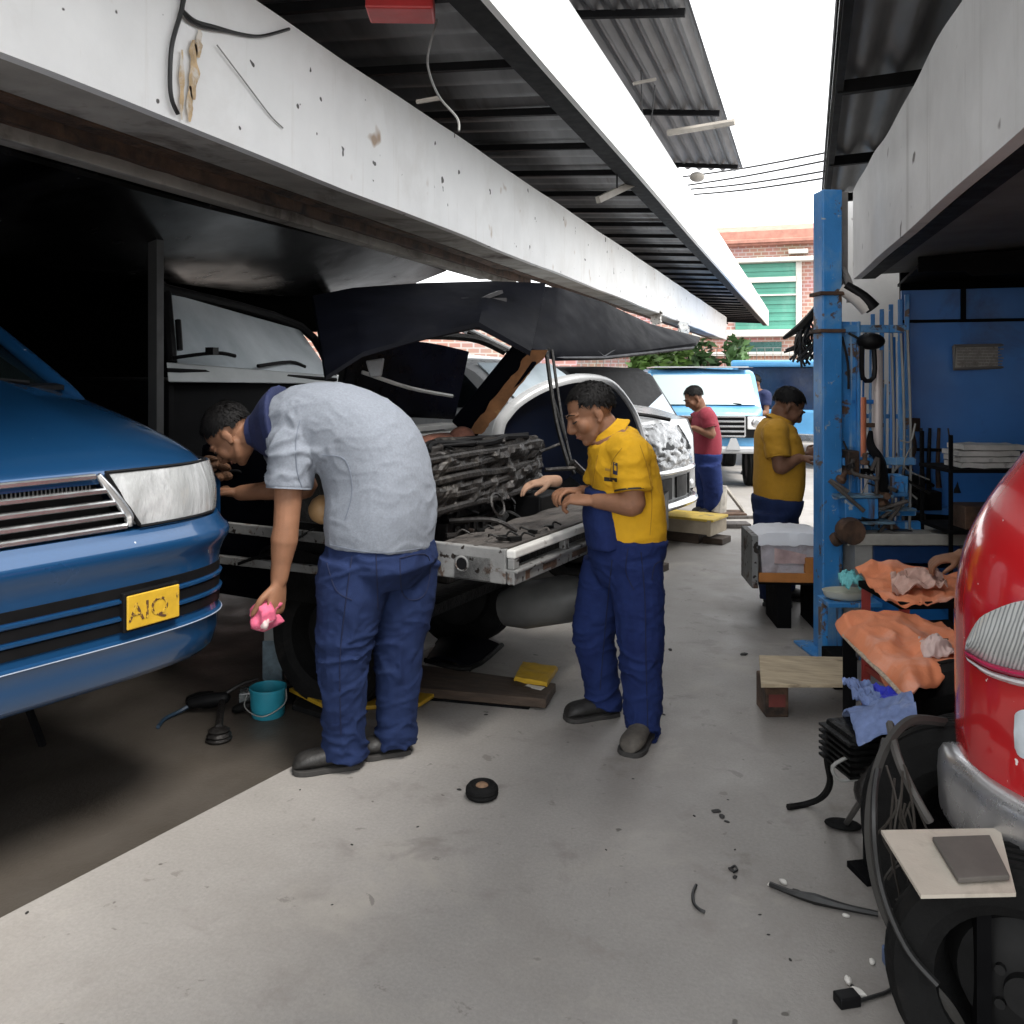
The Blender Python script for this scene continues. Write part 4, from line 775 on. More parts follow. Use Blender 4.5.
for sg in (-1, 1):
    for x in (-.45, -3.2): wheel(BV, (x, sg*.70, .30), .33, .22, (0, sg, 0))
    m = MB(); f = lambda x, z: Vector((x, sg*(.852-.06*max(0, (z-1.1)/.6)+.01), z)); m.add([f(-.72, 1.16), f(-1.0, 1.6), f(-1.9, 1.6), f(-1.9, 1.16)], [(0, 1, 2, 3)]); m.build('side_window', m_glassd, BV)
m = MB(); m.slab(lambda u, v: Vector((-.10-1.0*v, -.86-.012*u, .95+.75*u)), 4, 6, (0, -.02, 0)); 
# dark open vehicle between the silver car and the blue van
o3 = P(672, 372, 10.9); t = thing('black_van', 'dark open van door and grey windscreen between the silver car and the blue van', 'van', (o3.x, o3.y, 0), rz=-35)
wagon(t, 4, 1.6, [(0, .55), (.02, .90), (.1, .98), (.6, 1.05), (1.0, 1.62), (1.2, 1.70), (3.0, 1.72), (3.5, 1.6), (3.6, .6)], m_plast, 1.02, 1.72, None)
m = MB(); m.slab(lambda u, v: Vector((-.60-.42*v, (2*u-1)*(.72-.05*v), 1.07+.56*v)), 8, 6, (0, 0, -.01)); m.build('windscreen', mat('grey_screen', (.30, .35, .40), .10, var=.15, scale=1.2, coat=.6), t, smooth=True)
for sg in (-1, 1):
    for x in (-.6, -2.9): wheel(t, (x, sg*.68, .30), .31, .2, (0, sg, 0))
    m = MB(); m.bx(.0, .03, sg*.55-.12, sg*.55+.12, .70, .86); m.build('headlight', m_refl, t, bevel=.01)
m = MB(); m.bx(0, .05, -.75, .75, .4, .55); m.build('bumper', m_chrome, t, bevel=.02)
# two blue trucks at the far end
def bluetruck(label, px, d, yaw, py_top, wid):
    o = P(px, 372, d); h = CAMZ+(HY-py_top)/FPX*d; t = thing('blue_truck', label, 'truck', (o.x, o.y, 0), rz=yaw, group='blue trucks parked at the far end')
    W = wid/2; m = MB(); m.bx(-1.6, 0, -W, W, .5, 1.0); m.bx(-1.6, -1.5, -W, W, 1.0, h-.1); m.bx(-1.7, .05, -W-.02, W+.02, h-.12, h)
    for sg in (-1, 1):
        for x in (-.05, -.85): m.bx(x-.05, x+.05, sg*W-.05*sg-.05, sg*W-.05*sg+.05, 1.0, h-.1)
    m.build('cab', m_lblue, t, bevel=.04)
    m = MB(); m.bx(-1.4, -.06, -W+.08, W-.08, 1.0, h-.13); m.build('window', mat('dark_cab_inside', (.01, .02, .05), .25, var=.3), t)
    m = MB(); m.bx(-5, -1.75, -W, W, .6, 1.3); m.build('cargo_bed', m_bluew, t, bevel=.03)
    m = MB(); m.bx(.0, .1, -W, W, .45, .6); m.build('bumper', m_chrome, t, bevel=.02)
    for sg in (-1, 1):
        for x in (-.8, -4.2): wheel(t, (x, sg*(W-.15), .38), .38, .22, (0, sg, 0))
        m = MB(); m.ell((.02, sg*(W-.25), .75), (.03, .1, .1)); m.build('headlight', m_refl, t, smooth=True)
    return t
bluetruck('small blue truck cab with dark window behind the blue van', 742, 19, -75, 368, 1.5)
bluetruck('larger blue truck cab behind the man in yellow beside the blue post', 790, 15.5, -100, 360, 2.0)
# ================================================================ people
m_skin = mat('tan_skin', (.225, .108, .060), .62, var=.14, scale=12, bump=.2, bscale=220, sss=.05, spec=.35, dirt=[((.17, .078, .045), .58, .75, 9)])
m_skin2 = mat('brown_skin', (.16, .075, .042), .62, var=.14, scale=12, bump=.2, bscale=220, sss=.05, spec=.35)
m_hair = mat('black_hair', (.0045, .004, .004), .7, var=.4, scale=60, spec=.2)
m_grey = mat('grey_marl_shirt', (.20, .22, .255), .9, var=.12, scale=110, bump=.35, bscale=420, dirt=[((.165, .18, .21), .60, .8, 4)], spec=.2)
m_yell = mat('yellow_polo', (.62, .34, .016), .85, var=.06, scale=30, bump=.3, bscale=400, dirt=[((.60, .33, .02), .5, .75, 7)], spec=.2)
m_must = mat('mustard_polo', (.46, .235, .014), .85, var=.06, scale=30, bump=.3, bscale=400)
m_red = mat('red_shirt', (.20, .016, .032), .85, var=.1, scale=30, bump=.3, bscale=300)
m_trou = mat('navy_work_trousers', (.014, .025, .074), .85, var=.14, scale=18, bump=.35, bscale=300, dirt=[((.008, .014, .05), .5, .75, 5), ((.025, .04, .10), .66, .8, 8)], spec=.15)
m_trou2 = mat('blue_overalls', (.013, .025, .098), .85, var=.12, scale=18, bump=.35, bscale=300, dirt=[((.008, .014, .065), .5, .75, 6), ((.025, .045, .13), .68, .8, 8)], spec=.15)
m_navc = mat('navy_collar', (.007, .013, .055), .85, var=.15, scale=30)
m_shoe = mat('black_work_shoe', (.018, .017, .016), .55, var=.4, scale=20, bump=.4, bscale=60)
m_shoeg = mat('dusty_work_shoe', (.075, .066, .055), .75, var=.35, scale=20, bump=.4, bscale=60)
m_sole = mat('shoe_sole', (.03, .028, .026), .8)
m_lash = mat('dark_lash', (.01, .008, .007), .6)
m_lip = mat('lip', (.30, .12, .09), .5, var=.05)
def V(r, u, d=0.): return CR*r+UP*u+CF*d
def lerp(a, b, t): return a+(b-a)*t
def hand(mb, wrist, fwd, palm, thumb, curl=.5, s=1., spread=.06, thumbcurl=.4):
    """palm with four unequal bent fingers and a thumb from its side; fwd along the palm, palm = where the palm faces, thumb = thumb side"""
    f = fwd.normalized(); p = (palm-f*palm.dot(f)).normalized(); t = f.cross(p); t = t if t.dot(thumb) > 0 else -t
    rings = []
    for k, (w_, h_) in zip((-.02, .0, .03, .06, .088, .098), ((.026, .021), (.029, .020), (.038, .019), (.043, .017), (.041, .014), (.036, .010))):
        c = wrist+f*k*s; rings.append([c+t*math.cos(a)*w_*s+p*math.sin(a)*h_*s for a in np.linspace(0, 2*math.pi, 16, endpoint=False)])
    mb.loft(rings)
    for i, (off, ln) in enumerate(((.031, .074), (.011, .083), (-.010, .077), (-.030, .060))):
        b = wrist+f*.088*s+t*off*s; d = (f+t*off*spread/.03).normalized(); pts = [b-f*.02*s, b]; a = 0; rr = [.0095*s, .0092*s]
        for q, fr in enumerate((.46, .31, .23)):
            a += curl*(.75 if q == 0 else 1.)*(1+.08*i); dd = d*math.cos(a)+p*math.sin(a); pts.append(pts[-1]+dd*ln*fr*s); rr.append((.0088, .0080, .0068)[q]*s)
        mb.tube(pts, rr, 10, 3, hemi=True)
    b = wrist+f*.022*s+t*.028*s+p*.006*s; d1 = (f*.62+t*.72+p*.25).normalized(); d2 = (f*.9+t*.25*(1-thumbcurl)+p*(.2+.5*thumbcurl)).normalized()
    mb.tube([b-d1*.012*s, b+d1*.035*s, b+d1*.035*s+d2*.032*s, b+d1*.035*s+d2*.056*s], [.0135*s, .0115*s, .0105*s, .008*s], 10, 3, hemi=True)
def head_(mb, c, f, u, hs):
    f = f.normalized(); u = (u-f*u.dot(f)).normalized(); r = f.cross(u); M = Matrix((r, f, u)).transposed()
    def q(x, y, z): return c+(r*x+f*y+u*z)*hs
    def e(x, y, z, a, b, d): mb.ell(q(x, y, z), (a*hs, b*hs, d*hs), M)
    e(0, -.012, .032, .076, .096, .086); e(0, .026, -.028, .063, .068, .083); e(0, .030, -.070, .050, .055, .040); e(0, .072, -.094, .024, .018, .018)
    for s in (-1, 1):
        e(s*.036, .060, -.026, .030, .030, .034); e(s*.076, -.010, -.012, .009, .018, .028); e(s*.075, -.001, -.036, .009, .012, .012); e(s*.013, .098, -.032, .011, .012, .009)
        mb.tube([q(s*.052, .070, .024), q(s*.03, .088, .031), q(s*.008, .093, .026)], [.008*hs]*3, 8, 3, hemi=True)
        e(s*.033, .076, .006, .017, .016, .011)
        mb.tube([q(s*.046, .0, -.045), q(s*.038, .04, -.078), q(0, .070, -.096)], [.020*hs, .020*hs, .017*hs], 8, 3, hemi=True)
    mb.tube([q(0, .086, .022), q(0, .100, .0), q(0, .113, -.024), q(0, .104, -.036)], [.010*hs, .011*hs, .0135*hs, .009*hs], 10, 4, hemi=True)
    for z, y in ((-.056, .093), (-.068, .090)): mb.tube([q(-.022, y-.012, z), q(0, y, z), q(.022, y-.012, z)], [.005*hs, .0088*hs, .005*hs], 8, 4, hemi=True)
    return q, M
def face_bits(root, q, hs, M):
    for s in (-1, 1):
        MB().tube([q(s*.050, .079, .003), q(s*.034, .0925, -.001), q(s*.019, .090, .002)], [.002*hs, .0032*hs, .002*hs], 6, 4).build('eyelid', m_lash, root, smooth=True)
        MB().tube([q(s*.056, .0755, .028), q(s*.036, .094, .037), q(s*.012, .099, .031)], [.0022*hs, .0048*hs, .0032*hs], 6, 4, flat=.6).build('eyebrow', m_hair, root, smooth=True)
    MB().tube([q(-.022, .087, -.0615), q(0, .1015, -.062), q(.022, .087, -.0615)], [.0015*hs, .0026*hs, .0015*hs], 6, 4).build('mouth', m_lip, root, smooth=True)
def hair_(root, c, f, u, hs, seed=1, low=1.0, tufts=1600):
    f = f.normalized(); u = (u-f*u.dot(f)).normalized(); r = f.cross(u); rnd = random.Random(seed)
    ax = (u*.80-f*.60).normalized(); fr = (f-ax*f.dot(ax)).normalized(); sd = ax.cross(fr)
    cc = c+(u*.030-f*.014)*hs; rad = Vector((.086, .107, .098))*hs
    def pt(az, pol, extra=0.):
        d = ax*math.cos(pol)+(fr*math.cos(az)+sd*math.sin(az))*math.sin(pol)
        k = 1+extra+.05*fb(d*7+Vector((seed, 0, 0)))+.03*fb(d*25)
        return cc+(r*d.dot(r)*rad.x+f*d.dot(f)*rad.y+u*d.dot(u)*rad.z)*k
    def lim(az):      # how far the hair comes down: forehead short, nape long, a notch over the ear
        a = abs(((az+math.pi) % (2*math.pi))-math.pi); return (1.42+.10*math.cos(az*2) if a < .9 else 1.66 if a < 1.45 else 1.52 if a < 1.75 else 1.60 if a < 2.3 else 1.50)*low+.05*math.sin(az*9)
    m = MB(); n, k = 48, 16
    m.loft([[pt(2*math.pi*j/n, lim(2*math.pi*j/n)*(i+.05)/k, -.0 if i < k else -.06) for j in range(n)] for i in range(k+1)], cap=True)
    for _ in range(tufts):
        az = rnd.uniform(0, 2*math.pi); p_ = lim(az)*rnd.uniform(.1, 1.02); a = pt(az, p_, -.01); b = pt(az+rnd.gauss(0, .10), p_+rnd.uniform(.10, .22), rnd.uniform(.01, .07))
        sdv = (b-a).cross(a-cc).normalized()*.0035*hs; m.add([a-sdv, a+sdv, b], [(0, 1, 2)])
    return m.build('hair', m_hair, root, smooth=True, ang=60)
def fold(amp, fx=5., fz=13., seed=0., spots=(), dirn=None):
    """cloth folds: ridges that run round the limb, stronger near the given joints"""
    sd = Vector((seed, seed*2, -seed))
    def d(c, n):
        p = Vector((c.x*fx, c.y*fx, c.z*fz)) if dirn is None else c*fx+dirn*(c.dot(dirn))*(fz-fx)
        w_ = .22+.25*max(0, fb(c*2.5+sd*3, 2))
        for q, r in spots: w_ += max(0, 1-(c-q).length/r)*.95
        wp = p+Vector((fb(c*4+sd, 2), fb(c*4-sd, 2), fb(c*5+sd*2, 2)*1.2))*.55
        v = max(0, 1-abs(fb(wp+sd, 2))*2.6)**1.6; v2 = max(0, 1-abs(fb(wp*1.9-sd, 2))*2.8)**1.6; v3 = fb(c*5+sd, 2)
        return amp*(w_*(v*.75+v2*.35-.25)+.22*v3)
    return d
def ringloft(mb, cs, lat, wd, seg=24):
    """torso-like loft: centres, lateral axes, (half width, half depth) per ring; superelliptic sections"""
    n = len(cs); rings = []
    for i in range(n):
        t = (cs[min(n-1, i+1)]-cs[max(0, i-1)]).normalized(); l = (lat[i]-t*lat[i].dot(t)).normalized(); b = t.cross(l); w_, d_ = wd[i]
        rings.append([cs[i]+l*math.copysign(abs(math.cos(a))**.85, math.cos(a))*w_+b*math.copysign(abs(math.sin(a))**.85, math.sin(a))*d_ for a in np.linspace(0, 2*math.pi, seg, endpoint=False)])
    return mb.loft(rings)
def interp_list(xs, n):
    m = len(xs); out = []
    for i in range(n):
        f = i/(n-1)*(m-1); k = min(int(f), m-2); t = f-k; out.append(xs[k]*(1-t)+xs[k+1]*t if not isinstance(xs[0], tuple) else tuple(a*(1-t)+b*t for a, b in zip(xs[k], xs[k+1])))
    return out
def shoe(root, heel, toe, s, mm, w_=.057):
    d = (toe-heel); L_ = d.length; f = d.normalized(); f = Vector((f.x, f.y, 0)).normalized(); r = f.cross(UP); h0 = Vector((heel.x, heel.y, 0))
    prof = [(-.02, .030, .065), (.01, .038, .085), (.06, .041, .095), (.11, .041, .088), (.15, .044, .072), (.19, .049, .070), (.225, .050, .066), (.255, .045, .060), (.275, .033, .046), (.285, .016, .028)]
    rings = []
    for x, hw, ht in prof:
        c = h0+f*x*L_/.28; rings.append([c+r*hw*math.cos(a)*w_/.05+UP*(.016+max(0, (ht*1.25-.016)*(.5+.5*math.sin(a)))) for a in np.linspace(-math.pi/2, 1.5*math.pi, 18, endpoint=False)])
    o = MB().loft(rings).build('shoe', mm, root, smooth=True, ang=60, sub=1)
    m = MB(); rr = []
    for zz in (.0, .004, .020, .022):
        e = .0 if 0 < zz < .022 else -.004
        pts = [(x, hw) for x, hw, ht in prof]; ring = [h0+f*(x*L_/.28)+r*(hw+.005+e)*w_/.05+UP*zz for x, hw in pts]+[h0+f*(x*L_/.28)-r*(hw+.005+e)*w_/.05+UP*zz for x, hw in reversed(pts)]; rr.append(ring)
    m.loft(rr); s_ = m.build('sole', m_sole, None); s_.parent = o
    m = MB()
    for k in range(5): c = h0+f*(.095+.022*k)*L_/.28; z = .096-.007*k; m.tube([c-r*.02+UP*(z-.012), c+UP*(z+.003), c+r*.02+UP*(z-.012)], .003, 5, 3)
    l_ = m.build('lace', m_lash, None); l_.parent = o
    for ch in (s_, l_): ch.matrix_parent_inverse = Matrix.Translation(root.location).inverted() @ Matrix.Translation(root.location) if False else Matrix()
    return o
def person(label, J, sk, shirt, trou, shoem, hs=1., vox=.006, cvox=.011, torso=((.20, .14),)*5, sleeve=.62, leg=(.105, .085, .075), arm=(.050, .042, .030), hand_kw=({}, {}), collar=None, seed=1, hem=None, group=None, lowhair=1., amp=.008, bib=None):
    base = Vector((J['pelvis'].x, J['pelvis'].y, 0)); root = thing('person', label, 'person', base, group=group)
    sp = [J['pelvis']]+J['spine']+[J['neck']]; n = 16; cs = smoothpath(sp, 5); n = len(cs)
    latp = J['lat']; lat = interp_list(latp if len(latp) > 1 else latp*2, n); wd = interp_list(list(torso), n)
    body = MB(); ringloft(body, cs, lat, [(a*.86, b*.86) for a, b in wd])
    c = J['head']; f, u = J['face'], J['up']; q, M = head_(body, c, f, u, hs)
    uu = (u-f*u.dot(f.normalized())/f.length).normalized()
    body.tube([cs[-2], J['neck'], c-uu*.055*hs-f.normalized()*.022*hs], [.062*hs, .060*hs, .056*hs], 14, 4, hemi=True)
    for i, sd in enumerate('LR'):
        S_, E, W_ = J['sh'+sd], J['el'+sd], J['wr'+sd]; a0, a1, a2 = arm
        body.tube([lerp(S_, E, -.05), lerp(S_, E, .3), lerp(S_, E, .8), E, lerp(E, W_, .25), lerp(E, W_, .7), W_], [a0*1.05, a0, a1*.98, a1*.95, a1*1.02, a2*1.15, a2], 16, 4, hemi=True, flat=.95)
        hk = dict(fwd=(W_-E).normalized(), palm=-UP, thumb=-V(0, 0, 1), curl=.5, s=hs); hk.update(hand_kw[i]); hand(body, W_+hk['fwd'].normalized()*.012, **hk)
        H, K, A = J['hip'+sd], J['kn'+sd], J['an'+sd]; body.tube([H, lerp(H, K, .5), K, lerp(K, A, .35), A, Vector((A.x, A.y, .06))], [.07, .068, .05, .05, .036, .038], 12, 3, hemi=True)
    me = remesh(body, vox, 4, name='person_body'); link(me, 'body', sk, root, smooth=True, ang=80)
    face_bits(root, q, hs, M); hair_(root, c, f, u, hs, seed, lowhair)
    # shirt: trunk from the hem up, sleeves
    m = MB(); k0 = J.get('hem0', 0); ringloft(m, [cs[0]+(cs[0]-cs[1]).normalized()*k0]+cs[:-1]+[lerp(cs[-2], cs[-1], .75)], [lat[0]]+lat[:-1]+[lat[-1]], [tuple(k*.93 for k in wd[0])]+[tuple(k*min(1, .95+.02*i) for k in w_) for i, w_ in enumerate(wd[:-1])]+[(.075*hs, .07*hs)], 32)
    for sd in 'LR':
        S_, E = J['sh'+sd], J['el'+sd]; inn = lerp(S_, cs[-3], .45); a0 = arm[0]
        m.tube([inn, S_, lerp(S_, E, .3), lerp(S_, E, sleeve)], [a0*1.45, a0*1.55, a0*1.50, a0*1.46], 20, 4)
    sp_ = [(J['shL'], .25), (J['shR'], .25), (cs[2], .22)]; ax = (cs[-1]-cs[0]).normalized()
    link(remesh(m, cvox, 3, fold(amp, 4, 8, seed, sp_, dirn=J.get('folddir')), 'shirt_cloth'), 'shirt', shirt, root, smooth=True, ang=80)
    for sd in 'LR':      # stitched sleeve hem
        S_, E = J['sh'+sd], J['el'+sd]; a = lerp(S_, E, sleeve); d = (E-S_).normalized()
        MB().tube([a-d*.007, a+d*.001], arm[0]*1.45, 24, cap=False).build('sleeve_hem', hem or shirt, root, smooth=True)
    if collar:
        nk = J['neck']; ax = (c-nk).normalized(); x, y = frame(ax, J['face']); fdir = (J['face']-ax*J['face'].dot(ax)).normalized(); sdir = ax.cross(fdir); ch = J.get('collar_h', .05)
        def col(u, v):
            a = -math.pi+2*math.pi*u; front = (1-abs(a)/math.pi); op = max(0, (abs(a)/math.pi-.0)); aa = math.pi+a*.965
            r_ = (.066+J.get('collar_r', .034)*(1-v)**1.2+.01*fb(Vector((u*5, v, seed))))*hs
            return nk+ax*(-.012+ch*(v-.35)-.02*(1-v)*math.cos(aa))*1.+(fdir*math.cos(aa)*1.02+sdir*math.sin(aa)*1.0)*r_
        MB().slab(col, 40, 8, ax*.004).build('collar', collar, root, smooth=True)
    # trousers
    m = MB(); pel = J['pelvis']; ringloft(m, [lerp(J['hipL'], J['hipR'], .5)-UP*.10, lerp(J['hipL'], J['hipR'], .5), pel, pel+(cs[1]-pel).normalized()*J.get('waist', .10)], [lat[0]]*4, [(wd[0][0]*.7, wd[0][1]*.7), (wd[0][0]*1.0, wd[0][1]*1.0), (wd[0][0]*J.get('tuck', 1.10)*.99, wd[0][1]*J.get('tuck', 1.10)*.99), (wd[0][0]*J.get('tuck', 1.10), wd[0][1]*J.get('tuck', 1.10))], 28)
    sps = []
    for sd in 'LR':
        H, K, A = J['hip'+sd], J['kn'+sd], J['an'+sd]; l0, l1, l2 = leg
        A2 = Vector((A.x, A.y, .045))+ (A-K).normalized()*.0
        m.tube([H, lerp(H, K, .35), K, lerp(K, A, .5), A, A2], [l0*1.06, l0, l1, (l1+l2)/2*.98, l2, l2*1.06], 22, 5)
        sps += [(K, .22), (A, .20), (H, .2)]
    link(remesh(m, cvox, 3, fold(amp*1.2, 4, 8.5, seed+5, sps), 'trouser_cloth'), 'trousers', trou, root, smooth=True, ang=80)
    for sd in 'LR': shoe(root, Vector(J['an'+sd])-(J['toe'+sd]-J['an'+sd]).normalized()*.05, J['toe'+sd], hs, shoem[0 if sd == 'L' else 1])
    return root, q
# --- A: man in the yellow polo shirt at the truck front
JA = dict(pelvis=P(629, 545, 4.13), spine=[P(630, 515, 4.13), P(626, 482, 4.14), P(620, 458, 4.15)], neck=P(608, 434, 4.15), head=P(591, 413, 4.15), face=V(-.84, -.45, -.16), up=V(-.45, .86, 0),
    lat=[V(.25, 0, -1), V(.15, 0, -1), V(.1, .05, -1)], shL=P(630, 455, 3.98), elL=P(634, 505, 3.93), wrL=P(596, 501, 3.99), shR=P(610, 452, 4.32), elR=P(594, 497, 4.36), wrR=P(582, 492, 4.22),
    hipL=P(636, 560, 4.05), knL=P(641, 645, 4.03), anL=P(643, 724, 4.05), toeL=P(629, 752, 3.86), hipR=P(609, 562, 4.22), knR=P(594, 632, 4.28), anR=P(604, 700, 4.32), toeR=P(566, 710, 4.26), waist=.045, hem0=-.02, collar_h=.06, tuck=1.05)
pA, qA = person('man in yellow polo shirt and blue overalls working at the truck front', JA, m_skin, m_yell, m_trou2, (m_shoeg, m_shoe), hs=1.13, vox=.0052, cvox=.008, torso=((.19, .155), (.19, .155), (.19, .155), (.20, .15), (.13, .10)),
    sleeve=.72, leg=(.120, .100, .080), arm=(.056, .052, .034), hand_kw=(dict(fwd=V(-.95, .05, .25), palm=V(-.25, -.75, .3), thumb=V(-.3, .6, .5), curl=.75), dict(fwd=V(-.8, .1, -.5), palm=V(.1, -1, 0), thumb=V(.2, .3, -.6), curl=.7)), collar=m_yell, seed=3, hem=m_lash, amp=.016)
def patch(root, name, cs, mm, off, n=8, bow=0.):
    a, b, c, d = [Vector(q) for q in cs]
    return MB().slab(lambda u, v: (d.lerp(c, u)).lerp(a.lerp(b, u), v)+off*(bow*math.sin(math.pi*u)), n, n, off.normalized()*.004).build(name, mm, root, smooth=True)
m = MB(); cs_ = [P(606, 545, 4.12), P(602, 515, 4.12), P(601, 488, 4.12)]; ringloft(m, cs_, [V(.1, 0, -1)]*3, [(.17, .085), (.15, .088), (.12, .070)], 24)
link(remesh(m, .01, 3, fold(.006, 6, 9, 4), 'bib_cloth'), 'bib', m_trou2, pA, smooth=True, ang=80)
m = MB(); m.tube([P(648, 512, 4.02), P(655, 500, 4.12), P(652, 470, 4.16)], .012, 6, 4, flat=.3); m.build('strap', m_trou2, pA, smooth=True)
# chest marks
sh_off = V(-.55, 0, -.83)
from mathutils.bvhtree import BVHTree
def on_cloth(root, part, pts, mm, name, off=.004):
    o = [c for c in root.children if c.name.split('.')[0] == part][0]; bv = BVHTree.FromPolygons([v.co.copy() for v in o.data.vertices], [tuple(p.vertices) for p in o.data.polygons])
    cam_ = Vector((0, 0, CAMZ)); (x0, y0), (x1, y1) = pts; rows = []
    for j in range(5):
        row = []
        for i in range(7):
            d = (P(x0+(x1-x0)*i/6, y0+(y1-y0)*j/4+(1.2*(i/6)), 1.)-cam_).normalized(); h = bv.ray_cast(cam_, d)
            if h[0] is None: return
            row.append(h[0]-d*off)
        rows.append(row)
    return MB().loft(rows, close=False).build(name, mm, root, smooth=True)
def on_line(root, part, line, wpx, mm, name, off=.0025):
    o = [c for c in root.children if c.name.split('.')[0] == part][0]; bv = BVHTree.FromPolygons([v.co.copy() for v in o.data.vertices], [tuple(p.vertices) for p in o.data.polygons]); cam_ = Vector((0, 0, CAMZ))
    pts = smoothpath([Vector((x, y, 0)) for x, y in line], 6); hits = []
    for p in pts:
        d = (P(p.x, p.y, 1.)-cam_).normalized(); h = bv.ray_cast(cam_, d)
        if h[0] is not None: hits.append(h[0]-d*off)
    if len(hits) > 2: return MB().tube(hits, wpx*.0022, 5).build(name, mm, root, smooth=True)
on_cloth(pA, 'shirt', ((604, 477), (617, 481)), m_lash, 'pocket_tab')
on_cloth(pA, 'shirt', ((613, 462), (617.5, 474)), mat('badge_navy', (.02, .025, .06), .6), 'badge')
on_cloth(pA, 'shirt', ((614, 465), (616.5, 470)), m_yell, 'badge_mark', .007)
on_cloth(pA, 'shirt', ((605, 468), (611, 470.5)), mat('faded_print', (.36, .2, .03), .8), 'print')
# --- B: man in the grey shirt bending into the bay
JB = dict(pelvis=P(380, 534, 3.82), spine=[P(381, 490, 3.83), P(368, 450, 3.85), P(335, 427, 3.88), P(298, 424, 3.9)], neck=P(266, 431, 3.92), head=P(231, 434, 3.93), face=V(-.50, -.84, .12), up=V(-.84, .50, .05),
    lat=[V(-.45, 0, -.9), V(-.42, 0, -.95), V(-.3, -.05, -1), V(-.2, -.1, -1)], shL=P(292, 447, 3.74), elL=P(286, 527, 3.70), wrL=P(279, 580, 3.70), shR=P(288, 452, 4.12), elR=P(306, 487, 4.20), wrR=P(240, 493, 4.22),
    hipL=P(357, 560, 3.74), knL=P(343, 655, 3.72), anL=P(345, 735, 3.76), toeL=P(306, 768, 3.72), hipR=P(404, 560, 3.92), knR=P(399, 650, 3.90), anR=P(396, 735, 3.90), toeR=P(366, 754, 3.86), waist=.06, hem0=.05, collar_h=.12, collar_r=.05, tuck=.9)
pB, qB = person('heavy man in grey shirt and navy trousers bending over beside the blue minivan', JB, m_skin, m_grey, m_trou, (m_shoe, m_shoe), hs=1.10, vox=.0052, cvox=.008, torso=((.25, .225), (.235, .215), (.23, .215), (.225, .195), (.20, .165), (.105, .095)),
    sleeve=.52, leg=(.150, .106, .086), arm=(.064, .056, .036), hand_kw=(dict(fwd=V(-.10, -1, -.05), palm=V(-.85, -.1, .35), thumb=V(-.4, 0, -.9), curl=1.0, s=1.32), dict(fwd=V(-.95, .05, .1), palm=V(0, -.9, -.3), thumb=V(0, .5, -.6), curl=.55)), collar=m_navc, seed=7, amp=.019)
# his broad navy collar lies over the shoulders
nk, sp3 = JB['neck'], JB['spine'][3]; m = MB(); cl = [lerp(nk, sp3, t) for t in (-.25, .0, .35, .62, .68)]; ringloft(m, cl, [V(-.2, -.1, -1)]*5, [(.088, .088), (.115, .122), (.168, .163), (.194, .186), (.180, .172)], 28)
link(remesh(m, .009, 2, fold(.006, 6, 9, 2), 'collar_cloth'), 'collar', m_navc, pB, smooth=True, ang=80)
m_seam = mat('dark_seam', (.004, .008, .035), .9)
for ln in ([(352, 556), (346, 600), (340, 660), (341, 735)], [(400, 558), (428, 556), (427, 590), (414, 600), (402, 592), (400, 558)], [(326, 560), (336, 590), (352, 600)], [(376, 552), (377, 580), (378, 610)]): on_line(pB, 'trousers', ln, 1.0, m_seam, 'seam')
for ln in ([(300, 420), (296, 440), (297, 470), (303, 490)], [(330, 545), (380, 553), (435, 546)], [(345, 520), (352, 490), (345, 460), (322, 455)]): on_line(pB, 'shirt', ln, .8, mat('grey_seam', (.13, .15, .19), .9), 'seam')
for ln in ([(641, 552), (645, 600), (646, 660), (648, 735)], [(612, 560), (606, 620), (600, 690)], [(628, 548), (626, 572), (634, 590)], [(664, 560), (655, 565), (652, 580)]): on_line(pA, 'trousers', ln, 1.0, m_seam, 'seam')
for ln in ([(640, 445), (648, 470), (652, 500), (650, 535)], [(598, 455), (594, 475), (592, 492)], [(622, 448), (612, 462), (610, 480)]): on_line(pA, 'shirt', ln, .7, mat('mustard_seam', (.36, .19, .01), .9), 'seam')
# --- C: man in mustard yellow by the blue post
JC = dict(pelvis=P(777, 503, 6.4), spine=[P(779, 480, 6.4), P(779, 455, 6.4), P(777, 435, 6.4)], neck=P(781, 421, 6.4), head=P(788, 407, 6.4), face=V(.74, -.62, -.1), up=V(.62, .76, 0), lat=[V(.1, 0, -1), V(.1, 0, -1)],
    shR=P(775, 433, 6.25), elR=P(780, 468, 6.18), wrR=P(799, 458, 6.2), shL=P(782, 433, 6.58), elL=P(792, 462, 6.6), wrL=P(806, 456, 6.45), hipR=P(771, 512, 6.3), knR=P(771, 555, 6.3), anR=P(772, 594, 6.35), toeR=P(790, 602, 6.3), hipL=P(781, 512, 6.5), knL=P(783, 552, 6.5), anL=P(783, 590, 6.55), toeL=P(802, 597, 6.5), waist=.045, hem0=.0)
person('man in mustard polo shirt working beside the blue lift post', JC, m_skin2, m_must, m_trou, (m_shoe, m_shoe), hs=1.12, vox=.008, cvox=.012, torso=((.19, .155), (.20, .17), (.20, .165), (.19, .145), (.12, .10)), sleeve=.7, leg=(.12, .105, .085), arm=(.058, .05, .034), hand_kw=(dict(fwd=V(.9, .3, .2), palm=V(.1, -.5, .9), thumb=V(0, 1, 0)), dict(fwd=V(.9, 0, -.3), palm=V(0, -1, 0), thumb=V(0, 0, -1))), collar=m_must, seed=11, amp=.009)
